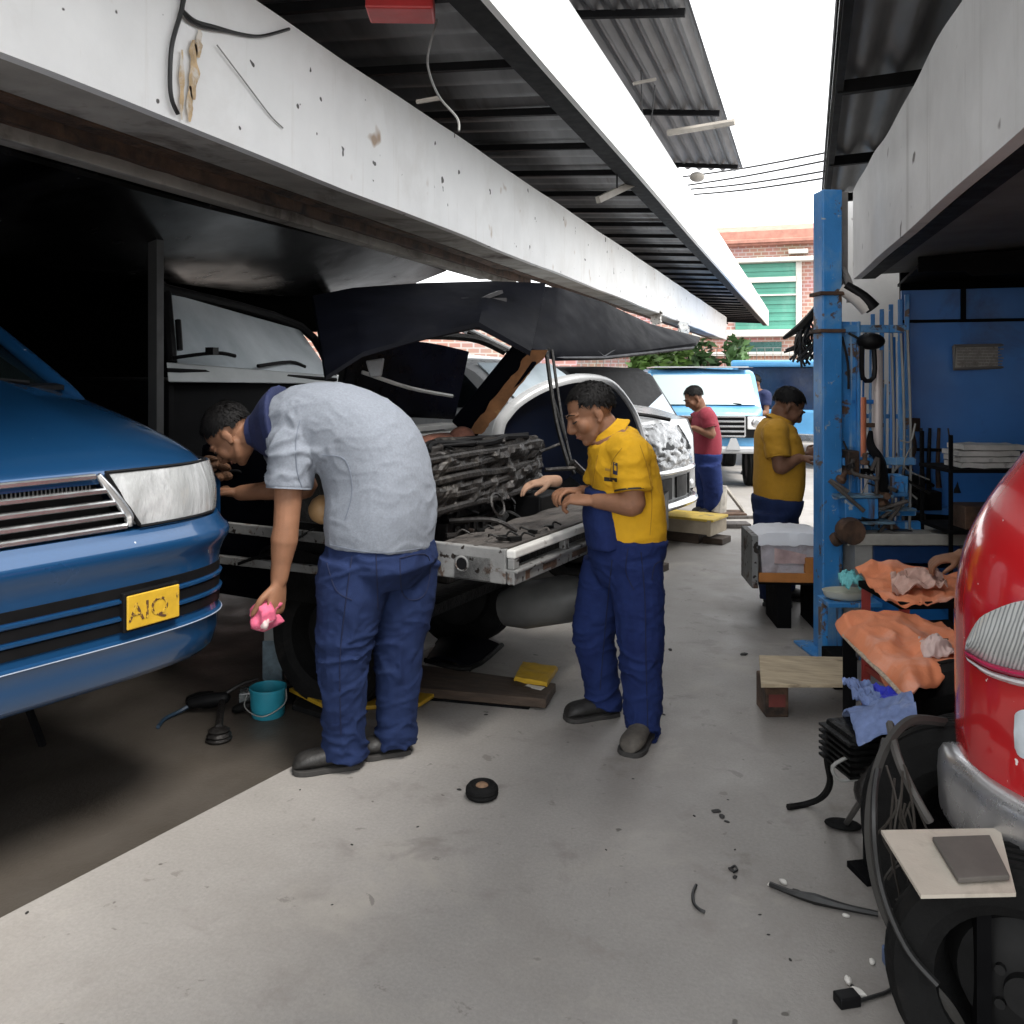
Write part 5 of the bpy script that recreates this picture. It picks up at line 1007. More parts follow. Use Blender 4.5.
# --- D: man in the red shirt
JD = dict(pelvis=P(707, 457, 10.3), spine=[P(707, 442, 10.3), P(705, 426, 10.3), P(704, 417, 10.3)], neck=P(701, 409, 10.3), head=P(694, 398, 10.3), face=V(-.80, -.55, -.1), up=V(-.5, .8, 0), lat=[V(.1, 0, -1), V(.1, 0, -1)],
    shL=P(707, 416, 10.1), elL=P(712, 435, 10.05), wrL=P(694, 428, 10.1), shR=P(700, 416, 10.5), elR=P(690, 422, 10.5), wrR=P(680, 418, 10.4), hipL=P(709, 463, 10.2), knL=P(713, 487, 10.25), anL=P(712, 508, 10.35), toeL=P(700, 512, 10.3), hipR=P(704, 463, 10.4), knR=P(706, 487, 10.45), anR=P(704, 506, 10.5), toeR=P(694, 510, 10.4), waist=.045, hem0=.0)
person('man in red shirt and blue trousers leaning at the silver car', JD, m_skin2, m_red, m_trou2, (m_shoeg, m_shoeg), hs=1.1, vox=.009, cvox=.014, torso=((.18, .15), (.19, .16), (.19, .15), (.18, .13), (.11, .09)), sleeve=.6, leg=(.125, .11, .09), arm=(.055, .05, .034), hand_kw=(dict(fwd=V(-.9, .2, .2), palm=V(0, -1, 0), thumb=V(0, 0, -1)), dict(fwd=V(-1, 0, 0), palm=V(0, -1, 0), thumb=V(0, 0, -1))), seed=13, amp=.009)
# --- E: far man
def standing(label, px, d, top, ang, sk, sh, tr, seed, hs=1.):
    fz = V(math.sin(R(ang)), -.35, -math.cos(R(ang))); l = V(math.cos(R(ang)), 0, math.sin(R(ang))); b = P(px, 372, d); b.z = 0; h = top
    q = lambda z, x=0, y=0: b+UP*z+l*x+Vector((fz.x, fz.y, 0))*y
    J = dict(pelvis=q(.52*h), spine=[q(.6*h), q(.7*h), q(.78*h)], neck=q(.85*h, 0, .03), head=q(.92*h, 0, .08), face=fz, up=V(0, 1, 0)+fz*.3, lat=[l, l], shR=q(.80*h, .19), elR=q(.63*h, .23, .05), wrR=q(.6*h, .14, .28), shL=q(.80*h, -.19), elL=q(.63*h, -.23, .05), wrL=q(.6*h, -.12, .28),
        hipR=q(.49*h, .09), knR=q(.27*h, .10, .02), anR=q(.06*h, .10), toeR=q(.02, .11, .22), hipL=q(.49*h, -.09), knL=q(.27*h, -.10, .02), anL=q(.06*h, -.10), toeL=q(.02, -.11, .22), waist=.045, hem0=.0)
    return person(label, J, sk, sh, tr, (m_shoe, m_shoe), hs=hs, vox=.009, cvox=.015, torso=((.18, .13), (.18, .13), (.19, .13), (.19, .12), (.11, .09)), sleeve=.6, seed=seed)
standing('dark haired man in navy shirt half hidden behind the mustard polo man', 758, 14.5, 1.60, -60, m_skin2, m_navc, m_trou, 17, 1.08)
# --- F: person behind the red vehicle, only the reaching arm is in view
JF = dict(pelvis=P(1120, 640, 4.20), spine=[P(1112, 590, 4.20), P(1100, 535, 4.20), P(1085, 495, 4.20)], neck=P(1072, 468, 4.20), head=P(1058, 440, 4.18), face=V(-.7, -.7, 0), up=V(-.5, .8, 0), lat=[V(.1, 0, -1), V(.1, 0, -1)],
    shL=P(1072, 500, 4.02), elL=P(1028, 575, 4.00), wrL=P(962, 556, 4.02), shR=P(1078, 500, 4.38), elR=P(1050, 570, 4.50), wrR=P(1000, 590, 4.45), hipL=P(1116, 655, 4.10), knL=P(1090, 720, 4.05), anL=P(1100, 755, 4.12), toeL=P(1060, 765, 4.05), hipR=P(1122, 650, 4.30), knR=P(1105, 705, 4.35), anR=P(1115, 735, 4.35), toeR=P(1075, 745, 4.30), waist=.06, hem0=0)
person('person reaching a bare arm from behind the red vehicle to the orange cloth', JF, m_skin, m_navc, m_trou, (m_shoe, m_shoe), hs=1.05, vox=.006, cvox=.014, torso=((.18, .14), (.18, .14), (.19, .14), (.19, .13), (.11, .09)), sleeve=.6, arm=(.055, .054, .036), hand_kw=(dict(fwd=V(-.97, -.18, .1), palm=V(-.1, -1, .1), thumb=V(-.2, 0, -1), curl=.62), dict(fwd=V(-.9, -.2, 0), palm=V(0, -1, 0), thumb=V(0, 0, -1), curl=.5)), seed=19)
# ================================================================ right side of the alley
def rotz(c, a): return Matrix.Translation(Vector(c)) @ Matrix.Rotation(R(a), 4, 'Z')
VDEG = math.degrees(TH)            # turning a local frame by this makes local x run to the right of the picture
# ---- blue lift post with its carriage
bp = G(830, 650); LM = rotz((bp.x, bp.y, 0), VDEG+4)
t = thing('lift_post', 'tall chipped blue steel lift post with rusty carriage at the right side of the alley', 'car lift', (bp.x, bp.y, 0))
m = MB(); m.bx(-.075, .045, -.07, .07, .015, 2.72, LM); m.build('column', m_blue, t, bevel=.008)
m = MB(); m.bx(.052, .16, .0, .05, .015, 1.95, LM); m.bx(.155, .175, -.03, .08, .6, 1.95, LM); m.build('channel', m_blue, t, bevel=.005)
for z0 in (1.88, 2.10): MB().bx(-.095, .06, -.085, .08, z0, z0+.022, LM).build('band', m_rust, t, bevel=.004)
m = MB(); m.bx(-.16, .26, -.2, .16, .0, .015, LM); m.build('base_plate', m_blue, t, bevel=.003)
m = MB(); m.bx(.06, .11, .0, .04, 2.14, 2.72, LM); m.tube([LM @ Vector((.06, .02, 2.30)), LM @ Vector((.10, -.03, 2.18)), LM @ Vector((.11, -.03, 2.06))], .022, 7, 4); m.build('pipe', mat('dull_grey_pipe', (.22, .21, .2), .5, .4, var=.3), t, smooth=True)
m = MB(); m.bx(.045, .46, -.02, .03, 1.885, 1.93, LM); m.build('top_arm', m_blue, t, bevel=.005)
m = MB(); m.bx(.24, .40, -.08, -.04, 1.0, 1.05, LM)
for z in (.80, 1.10): m.bx(.05, .50, -.06, -.02, z, z+.045, LM)
m.bx(.02, .22, -.16, -.04, .80, .92, LM); m.bx(.2, .55, -.03, .02, .58, .76, LM); m.build('carriage', m_blue, t, bevel=.006)
m = MB(); m.bx(-.02, .30, -.18, -.06, .925, .94, LM); m.bx(.05, .30, -.20, -.08, .775, .79, LM); m.bx(.22, .46, -.14, -.02, .84, .85, LM); m.build('carriage_shelf', mat('scuffed_blue_steel', (.16, .28, .38), .4, .4, var=.3, dirt=[((.1, .07, .05), .55, .7, 12)]), t, bevel=.003)
rnd = random.Random(21)
for k in range(16):
    c = LM @ Vector((rnd.uniform(-.04, .36), rnd.uniform(-.2, -.08), rnd.uniform(.66, .9) if k % 2 else rnd.uniform(.86, 1.15))); s = rnd.uniform(.02, .055); m = MB(); Mx = Matrix.Translation(c) @ Matrix.Rotation(rnd.uniform(0, 3), 4, Vector((rnd.random(), rnd.random(), rnd.random())).normalized())
    if k % 3 == 0: m.lathe([(.001, -s), (s*.8, -s), (s*.8, -s*.3), (s*.4, -s*.2), (s*.4, s), (.001, s)], 12, Mx)
    elif k % 3 == 1: m.bx(-s, s, -s*.5, s*.5, -s*.4, s*.4, Mx)
    else: m.tube([c, c+Vector((rnd.uniform(-.12, .12), 0, rnd.uniform(-.1, .1))), c+Vector((rnd.uniform(-.15, .15), 0, rnd.uniform(-.2, .05)))], .012, 7, 5)
    m.build('rusty_fitting', (m_rust, m_grease, m_deck)[k % 3], t, smooth=True, bevel=.003)
# pipes, frames and brackets of the lift and its pump
rnd = random.Random(77)
for k in range(9):
    x = .10+.045*k; z0 = rnd.uniform(.45, .7); z1 = rnd.uniform(1.5, 1.9); m = MB(); m.tube([LM @ Vector((x, .06+.02*(k % 3), z0)), LM @ Vector((x+rnd.uniform(-.008, .008), .06, (z0+z1)/2)), LM @ Vector((x, .06, z1))], rnd.choice((.006, .010, .016)), 8, 3)
    m.build('pipe', (m_blue, m_wire2, m_blue, m_bluew)[k % 4], t, smooth=True)
for k in range(8):
    z = .62+.14*k; x0 = rnd.uniform(.03, .2); m = MB(); m.bx(x0, x0+rnd.uniform(.08, .30), .0, .03, z, z+rnd.uniform(.012, .035), LM); m.build('bracket', (m_blue, m_rust, m_bluew, m_greas2)[k % 4], t, bevel=.003)
for k in range(12):
    a = LM @ Vector((rnd.uniform(0, .45), rnd.uniform(-.12, -.02), rnd.uniform(.7, 1.3))); m = MB(); m.tube([a, a+V(rnd.uniform(-.08, .1), rnd.uniform(-.15, .0)), a+V(rnd.uniform(-.1, .15), rnd.uniform(-.25, .1))], rnd.choice((.004, .006, .009)), 6, 5); m.build('hose', (m_wire, m_wire2, m_grease)[k % 3], t, smooth=True)
for k, (x, z, w_, h_) in enumerate(((.22, .60, .14, .10), (.38, .92, .10, .12), (.40, .64, .12, .08), (.10, 1.05, .07, .14))):
    m = MB(); m.bx(x-w_/2, x+w_/2, -.10, -.0, z, z+h_, LM); m.bx(x-w_*.3, x+w_*.2, -.115, -.1, z+h_*.2, z+h_*.7, LM); m.build('pump_box', (m_greas2, m_blue, m_grease, m_rust)[k], t, bevel=.008)
m = MB(); m.lathe([(.001, -.05), (.07, -.05), (.08, -.02), (.08, .02), (.07, .05), (.001, .05)], 18, LM @ Matrix.Translation((.045, -.17, .735)) @ Matrix.Rotation(R(90), 4, 'X')); m.build('pulley', m_rust, t, smooth=True)
m = MB(); m.cyl(LM @ Vector((.30, .02, 1.0)), LM @ Vector((.30, .02, 1.78)), .032, 14); m.build('ram', mat('pale_ram', (.50, .45, .43), .45, .2, var=.15, streak=[((.2, .1, .07), .6, .75, 20, 2)]), t, smooth=True)
m = MB(); m.cyl(LM @ Vector((.19, -.01, 1.15)), LM @ Vector((.19, -.01, 1.5)), .025, 10); m.build('orange_sleeve', mat('orange_paint', (.5, .16, .08), .5, var=.3, dirt=[((.5, .4, .35), .5, .6, 9)]), t, smooth=True)
m = MB(); m.tube([LM @ Vector((.27, -.1, .95)), LM @ Vector((.25, -.12, 1.12)), LM @ Vector((.20, -.1, 1.22)), LM @ Vector((.22, -.06, 1.3))], [.04, .03, .025, .012], 8, 5); m.build('seal_boot', m_plast, t, smooth=True)
for (x0, z0, x1, z1) in ((.06, 1.86, .10, 1.55), (.10, 1.88, .21, 1.80), (.36, 1.88, .36, .7), (.42, 1.88, .43, .8), (.46, 1.9, .47, .62)):
    m = MB(); m.tube([LM @ Vector((x0, -.03, z0)), LM @ Vector(((x0+x1)/2+.01, -.04, (z0+z1)/2)), LM @ Vector((x1, -.03, z1))], .008, 6, 4); m.build('line', m_wire2 if x0 > .3 else m_wire, t, smooth=True)
m = MB(); m.tube([LM @ Vector((.20, -.05, 1.87)), LM @ Vector((.17, -.06, 1.83)), LM @ Vector((.17, -.06, 1.62)), LM @ Vector((.24, -.06, 1.62)), LM @ Vector((.24, -.06, 1.80))], .014, 7, 3); m.ell(LM @ Vector((.22, -.06, 1.83)), (.08, .06, .05)); m.build('hook', m_plast, t, smooth=True)
tq = thing('flood_lamp', 'small black and white lamp head clamped to the blue post', 'lamp', LM @ Vector((.12, -.05, 2.1)))
m = MB(); m.tube([LM @ Vector((.04, -.05, 2.14)), LM @ Vector((.13, -.08, 2.08)), LM @ Vector((.19, -.09, 2.02))], [.03, .045, .05], 10, 4); m.build('housing', mat('pale_housing', (.5, .48, .45), .5), tq, smooth=True)
m = MB(); m.tube([LM @ Vector((.06, -.075, 2.16)), LM @ Vector((.15, -.10, 2.09)), LM @ Vector((.21, -.11, 2.02))], [.025, .035, .045], 10, 4); m.build('hood', m_plast, tq, smooth=True)
# black strap and bundle hanging left of the post
wire('black strap slanting down from the blue post', [P(826, 296, 5.4), P(806, 322, 5.6), P(784, 338, 5.8)], [.02, .03, .012], m_wire, 'strap', 'strap')
m = MB()
rnd = random.Random(5)
for k in range(26):
    a = P(rnd.uniform(800, 818), rnd.uniform(322, 330), 5.7+rnd.uniform(-.1, .1)); m.tube([a, a+V(rnd.uniform(-.07, .05), -.1), a+V(rnd.uniform(-.12, .03), -.2+rnd.uniform(-.05, .05))], .008, 5, 3)
tag(m.build('net_bundle', m_wire, smooth=True), 'bundle of dark netting hanging from the strap left of the blue post', 'net')
# ---- sign on the blue partition, shelf goods in the dark
sg_ = thing('notice_board', 'small grey weathered notice board on the blue partition', 'sign', P(982, 368, 5.75)); a = P(954, 346, 5.9); b = P(1008, 368, 5.9); 
q4 = [P(954, 346, 5.9), P(1008, 345, 5.9), P(1008, 367, 5.9), P(954, 369, 5.9)]
quad(MB(), [(954, 346, 5.9), (1008, 345, 5.9), (1008, 367, 5.9), (954, 369, 5.9)], 4, 4, off=CF*.015).build('board', mat('grey_board', (.36, .34, .31), .6, var=.25, scale=14, dirt=[((.2, .18, .16), .55, .65, 22)]), sg_)
m = MB()
for k in range(6):
    y = 349+k*3; xs = [957]
    while xs[-1] < 1000: xs.append(xs[-1]+rnd.uniform(2.5, 7))
    for x0, x1 in zip(xs, xs[1:]): m.beam(P(x0+.4, y, 5.885), P(min(x1, 1004.)-.5, y, 5.885), .004, .008)
m.build('faint_lines', mat('faded_ink', (.24, .22, .2), .7), sg_)
m = MB(); m.tube([q4[0], q4[1], q4[2], q4[3], q4[0]], .012, 6); m.build('frame', mat('dull_frame', (.16, .15, .14), .6), sg_)
tag(MB().bx(-.03, .03, -.03, .03, -.08, .09, rotz(P(977, 310, 6.2), 10)).build('hanging_lamp', mat('pale_lamp', (.4, .4, .4), .5), bevel=.02), 'small pale lamp fixed high on the blue partition', 'lamp')
t = thing('steel_shelf', 'dark steel shelf rack with packets against the blue partition', 'shelf', P(960, 600, 4.9)*1)
sx = P(985, 480, 5.0); SM_ = rotz((sx.x, sx.y, 0), VDEG)
for x in (-.19, .6):
    for y in (0, .35): MB().bx(x-.009, x+.009, y-.009, y+.009, 0, 1.30, SM_).build('upright', m_dark, t)
for z in (.35, .75, 1.09): MB().bx(-.2, .62, -.02, .37, z, z+.02, SM_).build('shelf_board', m_dark, t)
rnd = random.Random(9)
for k in range(4):
    z0 = 1.112+.033*k; m = MB(); x0 = -.12+rnd.uniform(-.02, .02); m.slab(lambda u, v: SM_ @ Vector((x0+.34*u, .02+.2*v, z0+.030+.006*fb(Vector((u*4, v*3, k))))), 8, 5, (0, 0, -.028))
    tag(m.build('packet', mat('dirty_white_packet', (.45, .44, .42), .6, var=.25, scale=9, dirt=[((.1, .1, .1), .58, .7, 12)]), smooth=True), 'white plastic packets stacked on the top shelf of the dark rack', 'packet', 'packets on the dark rack')
m = MB(); m.bx(-.1, .2, .02, .2, .77, .90, SM_); tag(m.build('carton', m_rust, bevel=.006), 'brown box on the middle shelf of the dark rack', 'box')
for k, (px, py, s, mm) in enumerate(((905, 482, .05, m_grease), (925, 500, .06, m_greas2), (912, 520, .05, m_grease))):
    c = P(px, py, 5.9); m = MB(); m.bx(-s*1.4, s*1.4, -s, s, -s, s, rotz(c, 20)); m.tube([c+V(-s, s), c+V(0, 2*s), c+V(s, s*1.5)], .012, 6, 4); tag(m.build('machine_part', mm, bevel=.008), ('greasy machine part hung highest on the blue partition', 'black machine part hung on the blue partition by the shelf', 'greasy machine part hung lowest on the blue partition')[k], 'machine part')
t = thing('hanging_tools', 'greasy tools and chains hung along the blue partition beside the lift', 'tool rack', P(930, 470, 6.0))
m = MB(); m.beam(P(900, 424, 6.0), P(990, 428, 6.3), .03, .09); m.build('rail', mat('brown_board', (.05, .028, .018), .8, var=.5, scale=8), t)
rnd = random.Random(15)
for k in range(9):
    px = 903+9*k; a = P(px, 428, 6.0); l_ = rnd.uniform(.15, .5); m = MB(); m.tube([a, a-UP*l_*.6+V(rnd.uniform(-.02, .02), 0), a-UP*l_], [.01, .014, rnd.uniform(.012, .04)], 7, 3); m.build('tool', (m_greas2, m_rust, m_grease)[k % 3], t, smooth=True)
# white bench seat with dark drawers below the carriage
bb = P(890, 545, 5.3); BM = rotz((bb.x, bb.y, 0), VDEG)
t = thing('work_cabinet', 'blue and pale cabinet under the lift carriage', 'cabinet', (bb.x, bb.y, 0))
m = MB(); m.bx(-.30, .42, -.15, .25, .68, .715, BM); m.bx(-.31, .43, -.165, -.15, .66, .725, BM); m.build('top', mat('pale_worktop', (.32, .31, .28), .6, var=.3, scale=5), t, bevel=.004)
m = MB(); m.bx(-.26, -.16, -.14, .2, .02, .675, BM); m.bx(.36, .4, -.14, .2, .02, .675, BM); m.bx(-.26, .4, .19, .21, .02, .675, BM); m.build('carcass', mat('grey_carcass', (.25, .25, .24), .6, var=.3), t)
for z in (.42, .55): MB().bx(-.15, .35, -.13, .1, z, z+.10, BM).build('drawer', mat('dark_blue_drawer', (.01, .04, .13), .4, var=.3), t, bevel=.005)
MB().bx(-.15, .35, -.12, .1, .05, .38, BM).build('lower_door', m_bluew, t, bevel=.005)
# ---- white bin on an orange tray on a black stand
cb = P(784, 575, 5.95); CM = rotz((cb.x, cb.y, 0), VDEG-4)
t = thing('stand', 'low black steel stand carrying the orange tray and white tub', 'stand', (cb.x, cb.y, 0))
m = MB(); m.bx(-.22, .24, -.18, .2, .285, .30, CM); m.build('top', m_dark, t)
for x in (-.03, .20): MB().bx(x-.05, x+.04, -.16, .18, 0, .285, CM).build('leg', m_dark, t)
t = thing('tray', 'orange wooden tray under the white tub', 'tray', CM @ Vector((0, 0, .30)))
m_orw = mat('orange_wood', (.42, .16, .035), .6, var=.25, scale=5)
MB().bx(-.20, .22, -.17, .19, .301, .325, CM).build('base', m_orw, t, bevel=.004)
m = MB(); m.bx(-.20, .22, -.185, -.17, .30, .36, CM); m.build('front_board', m_orw, t, bevel=.004)
m = MB(); m.bx(.09, .22, -.184, -.10, .36, .46, CM); m.build('side_block', m_orw, t, bevel=.004)
MB().bx(-.245, -.205, -.19, .19, .26, .60, CM).build('side_board', m_fr, t, bevel=.004)
t = thing('tub', 'clear plastic tub with a white cloth over its top on the orange tray', 'tub', CM @ Vector((0, 0, .33)))
m = MB(); m.loft([[CM @ Vector((x*k, y*k+.0, z)) for x, y in ((-.19, -.165), (.20, -.165), (.20, .17), (-.19, .17))] for z, k in ((.327, .86), (.335, .9), (.58, 1.0))], cap=True); m.build('body', mat('cloudy_plastic', (.50, .47, .50), .25, var=.15, scale=8, dirt=[((.36, .30, .30), .5, .65, 9)], coat=.4), t, bevel=.006)
m = MB(); m.slab(lambda u, v: CM @ Vector((-.21+.43*u, -.185+.37*v, .60+.035*(1-abs(2*u-1)**4)*(1-abs(2*v-1)**4)+.012*fb(Vector((u*5, v*5, 2)))-.05*(max(0, abs(2*v-1)-.9)*10)**1)), 24, 20, (0, 0, -.012)); m.build('cloth', mat('white_cloth', (.72, .73, .76), .8, var=.06), t, smooth=True)
m = MB(); m.slab(lambda u, v: CM @ Vector((-.10+.2*u, -.175-.006*math.sin(u*9), .42+.10*v*(1-u*.4)+.0*u)), 10, 5, (0, .003, 0)); m.build('bag', mat('pinkish_film', (.48, .34, .33), .35, var=.3, scale=12, coat=.4), t, smooth=True)
# ---- low plank on blocks
t = thing('plank_bench', 'low pale board on a rusty block beside the blue post', 'bench', G(772, 718))
bq_ = [G(761, 684, .19), G(849, 684, .19), G(852, 657, .19), G(759, 655, .19)]
for q in bq_: q.z = .19
m = MB(); m.slab(lambda u, v: bq_[0].lerp(bq_[1], u).lerp(bq_[3].lerp(bq_[2], u), v), 6, 4, (0, 0, -.018)); m.build('board', m_palew, t, bevel=.003)
m = MB(); c = G(773, 712); m.bx(-.055, .055, -.07, .1, 0, .17, rotz(c, VDEG)); m.build('block', m_rust, t, bevel=.006)
m = MB(); m.bx(-.04, .04, -.071, -.05, .05, .11, rotz(c, VDEG)); m.build('block_panel', mat('dark_red_paint', (.12, .025, .02), .6, var=.4), t)
m = MB(); c2 = G(846, 690); m.bx(-.06, .06, -.0, .2, 0, .17, rotz(c2, VDEG)); m.build('block', m_dark, t, bevel=.006)
# ---- benches and orange cloths
m_oran = mat('orange_cloth', (.72, .24, .11), .75, var=.1, scale=5, bump=.3, bscale=120, dirt=[((.74, .38, .28), .52, .72, 4), ((.55, .16, .07), .60, .8, 6)])
def bench(label, cs, z, mm, lm, legr=.02):
    cs = [P(*q) for q in cs]; t = thing('work_bench', label, 'bench', (cs[0]+cs[2])/2*1)
    t.location.z = 0
    for q in cs: q.z = z
    m = MB(); m.slab(lambda u, v: cs[3].lerp(cs[2], u).lerp(cs[0].lerp(cs[1], u), v), 2, 2, (0, 0, -.03)); m.build('top', mm, t, bevel=.004)
    ce = (cs[0]+cs[1]+cs[2]+cs[3])/4
    for q in cs:
        b = q+(ce-q)*.1; m = MB(); m.beam(b-UP*.03, Vector((b.x, b.y, 0)), legr*2, legr*2); m.build('leg', lm, t)
    m = MB(); e = [q+(ce-q)*.1 for q in cs]
    for a, b in ((0, 1), (1, 2), (2, 3), (3, 0)): m.beam(e[a]-UP*(z*.62), e[b]-UP*(z*.62), .025, .025)
    m.build('stretcher', lm, t); return t
z2 = .58
def cloth(label, pts, zfun, mm, name='cloth', cat='cloth', seed=0, amp=.02, nu=40, nv=34, th=.006):
    a, b, c, d = [P(*q) for q in pts]       # near-left.. corners: tl tr br bl
    def fn(u, v):
        p = d.lerp(c, u).lerp(a.lerp(b, u), v); p = p+UP*zfun(u, v)
        rg = (1-abs(fb(Vector((u*2.2+v*1.5, v*2.6-u, seed)), 3))*2)
        return p+UP*amp*rg+V(.3, 0, .2)*amp*fb(Vector((u*4, v*4, seed+5)), 3)
    return tag(MB().slab(fn, nu, nv, (0, 0, -th)).build(name, mm, smooth=True, ang=80), label, cat)
# upper bench with red legs
bench('dark bench on red legs under the upper orange cloth', [(858, 580, 4.3), (1000, 578, 4.4), (1000, 606, 3.9), (900, 606, 3.88)], .655, m_dark, mat('red_leg', (.25, .02, .015), .5, var=.2))
def z_up(u, v): return .085*max(0, v-.45)**1.0*(1.0-.3*u)*2.0*math.exp(-((u-.25)/.45)**2)-.04*max(0, .16-v)*6*u*(1-u)*2
cloth('crumpled orange cloth on the upper bench under the reaching hand', [(855, 582, 4.3), (958, 576, 4.36), (958, 600, 3.9), (893, 605, 3.86)], z_up, m_oran, seed=3, amp=.022)
rag_m = mat('pinkish_rag', (.55, .36, .30), .85, var=.2, scale=16, dirt=[((.25, .15, .11), .58, .68, 16)])
cloth('pinkish lumpy rag lying on the upper orange cloth', [(890, 584, 4.1), (938, 580, 4.15), (948, 596, 3.98), (893, 599, 3.94)], lambda u, v: .035+.03*math.sin(math.pi*u)*math.sin(math.pi*v), rag_m, 'rag', 'rag', seed=9, amp=.03)
# lower bench
bench('black bench carrying the big orange cloth', [(842, 630, 3.82), (950, 638, 3.9), (985, 680, 3.2), (912, 705, 2.98)], .58, m_dark, m_dark, .025)
def z_lo(u, v): return -.05*max(0, .08-u)*12-.03*max(0, .1-v)*10+.02*math.sin(math.pi*u)
cloth('big orange cloth spread over the black bench, hanging at its front corner', [(835, 621, 3.80), (940, 628, 3.9), (985, 668, 3.2), (906, 697, 2.90)], lambda u, v: .02+z_lo(u, v), m_oran, seed=6, amp=.022, nu=50, nv=44)
m_pinkc = mat('pale_pink_cloth', (.66, .50, .46), .8, var=.12, scale=6, dirt=[((.2, .16, .16), .66, .72, 18)])
cloth('pale pink folded cloth on the big orange cloth', [(918, 648, 3.42), (948, 652, 3.42), (956, 664, 3.2), (924, 670, 3.16)], lambda u, v: .035+.05*math.sin(math.pi*u)*math.sin(math.pi*min(1, v*1.2)), m_pinkc, seed=2, amp=.012)
wire('frayed rope along the edge of the big orange cloth', [P(842, 634, 3.72), P(862, 655, 3.4), P(884, 676, 3.12), P(903, 697, 2.9)], .008, mat('hemp_rope', (.4, .33, .25), .9, var=.4, scale=60), 'rope', 'rope')
# white dish with turquoise cloth on the lift's foot
c = P(846, 592, 4.9); t = thing('dish', 'shallow white dish beside the blue post', 'dish', c)
DM = Matrix.Translation(c); m = MB(); m.loft([[DM @ (CR*.13*k*math.cos(a)*1.0+CF*.08*k*math.sin(a)+UP*z) for a in np.linspace(0, 2*math.pi, 24, endpoint=False)] for k, z in ((.7, -.035), (.9, -.02), (1, .012), (.95, .012), (.85, -.012), (.1, -.02))]); m.build('bowl', mat('off_white_plastic', (.5, .5, .42), .5, var=.15), t, smooth=True)
cloth('turquoise cloth bunched on the white dish', [(838, 578, 4.95), (862, 580, 4.95), (866, 592, 4.8), (845, 590, 4.8)], lambda u, v: .03*math.sin(math.pi*u), mat('turquoise_cloth', (.16, .50, .52), .8, var=.15), seed=12, amp=.03)
m = MB(); m.bx(-.13, .16, -.10, .08, c.z-.06, c.z-.037, rotz((c.x, c.y, 0), VDEG)); 
for x in (-.12, .13): m.bx(x-.015, x+.015, -.02, .05, .015, c.z-.06, rotz((c.x, c.y, 0), VDEG))
tag(m.build('blue_bracket', m_blue, bevel=.003), 'blue steel bracket carrying the white dish beside the post', 'bracket')
# blue cloths and the black machine under them
m_den = mat('denim_cloth', (.13, .18, .34), .9, var=.25, scale=20, dirt=[((.30, .34, .48), .55, .7, 7)])
cloth('faded blue denim cloth draped over the black engine', [(842, 716, 3.05), (905, 704, 3.0), (918, 718, 2.72), (858, 733, 2.76)], lambda u, v: .05*math.sin(math.pi*v)-.05*(1-u)*(1-v), m_den, seed=21, amp=.016)
cloth('grey blue rag edge in front of the orange cloth', [(842, 688, 3.1), (868, 690, 3.1), (890, 716, 2.9), (862, 712, 2.95)], lambda u, v: .02, m_den, 'rag', 'rag', seed=25, amp=.02)
cloth('bright royal blue cloth under the orange cloth', [(865, 688, 3.15), (898, 697, 3.0), (908, 706, 2.86), (880, 712, 2.95)], lambda u, v: .02, mat('royal_blue_cloth', (.02, .03, .45), .7, var=.15), seed=27, amp=.012)
c = P(868, 752, 2.95); t = thing('engine', 'small black engine on a stand beneath the blue denim cloth', 'engine', (c.x, c.y, 0)); EM = rotz((c.x, c.y, 0), VDEG+10)
zc = c.z; m = MB(); m.bx(-.10, .16, -.08, .10, zc-.05, zc+.085, EM); m.build('block', m_greas2, t, bevel=.015)
m = MB()
for k in range(6): m.bx(-.12, -.02, -.095, .10, zc-.04+.02*k, zc-.032+.02*k, EM)
m.build('cooling_fins', m_greas2, t)
m = MB(); m.tube([EM @ Vector((-.03, -.08, zc-.03)), EM @ Vector((-.06, -.10, zc-.08)), EM @ Vector((-.04, -.10, zc-.12))], [.04, .045, .04], 12, 4, hemi=True); m.build('cylinder', m_grease, t, smooth=True)
m = MB(); m.bx(.0, .05, -.02, .03, 0, zc-.05, EM); m.bx(-.04, .16, -.06, .06, 0, .02, EM); m.build('stand', m_dark, t)
m = MB(); m.tube([EM @ Vector((-.1, -.06, zc+.02)), EM @ Vector((-.16, -.06, zc-.01)), EM @ Vector((-.14, -.07, zc-.05)), EM @ Vector((-.08, -.09, zc-.04))], .006, 6, 4); m.build('wire_loop', m_wire2, t, smooth=True)
wire('black hose hanging from the engine and curling on the floor', [P(836, 738, 3.0), P(827, 756, 3.05), P(830, 782, 3.2), P(822, 797, 3.35), G(806, 804, .012), G(788, 807, .012)], .012, m_rub, 'hose', 'hose')
t = thing('prop_stand', 'thin steel prop with a flat black foot leaning at the tyre', 'prop', G(843, 828))
m = MB(); m.tube([P(895, 728, 2.75), P(870, 785, 2.95), G(846, 824, .02)], [.012, .011, .010], 7, 4); m.build('rod', mat('grey_rod', (.10, .095, .09), .5, .5), t, smooth=True)
m = MB(); fc = G(843, 828, .0); m.ell(fc+UP*.014, (.065, .04, .014)); m.ell(fc+V(-.03, .016), (.03, .025, .014)); m.build('foot', m_rub, t, smooth=True)
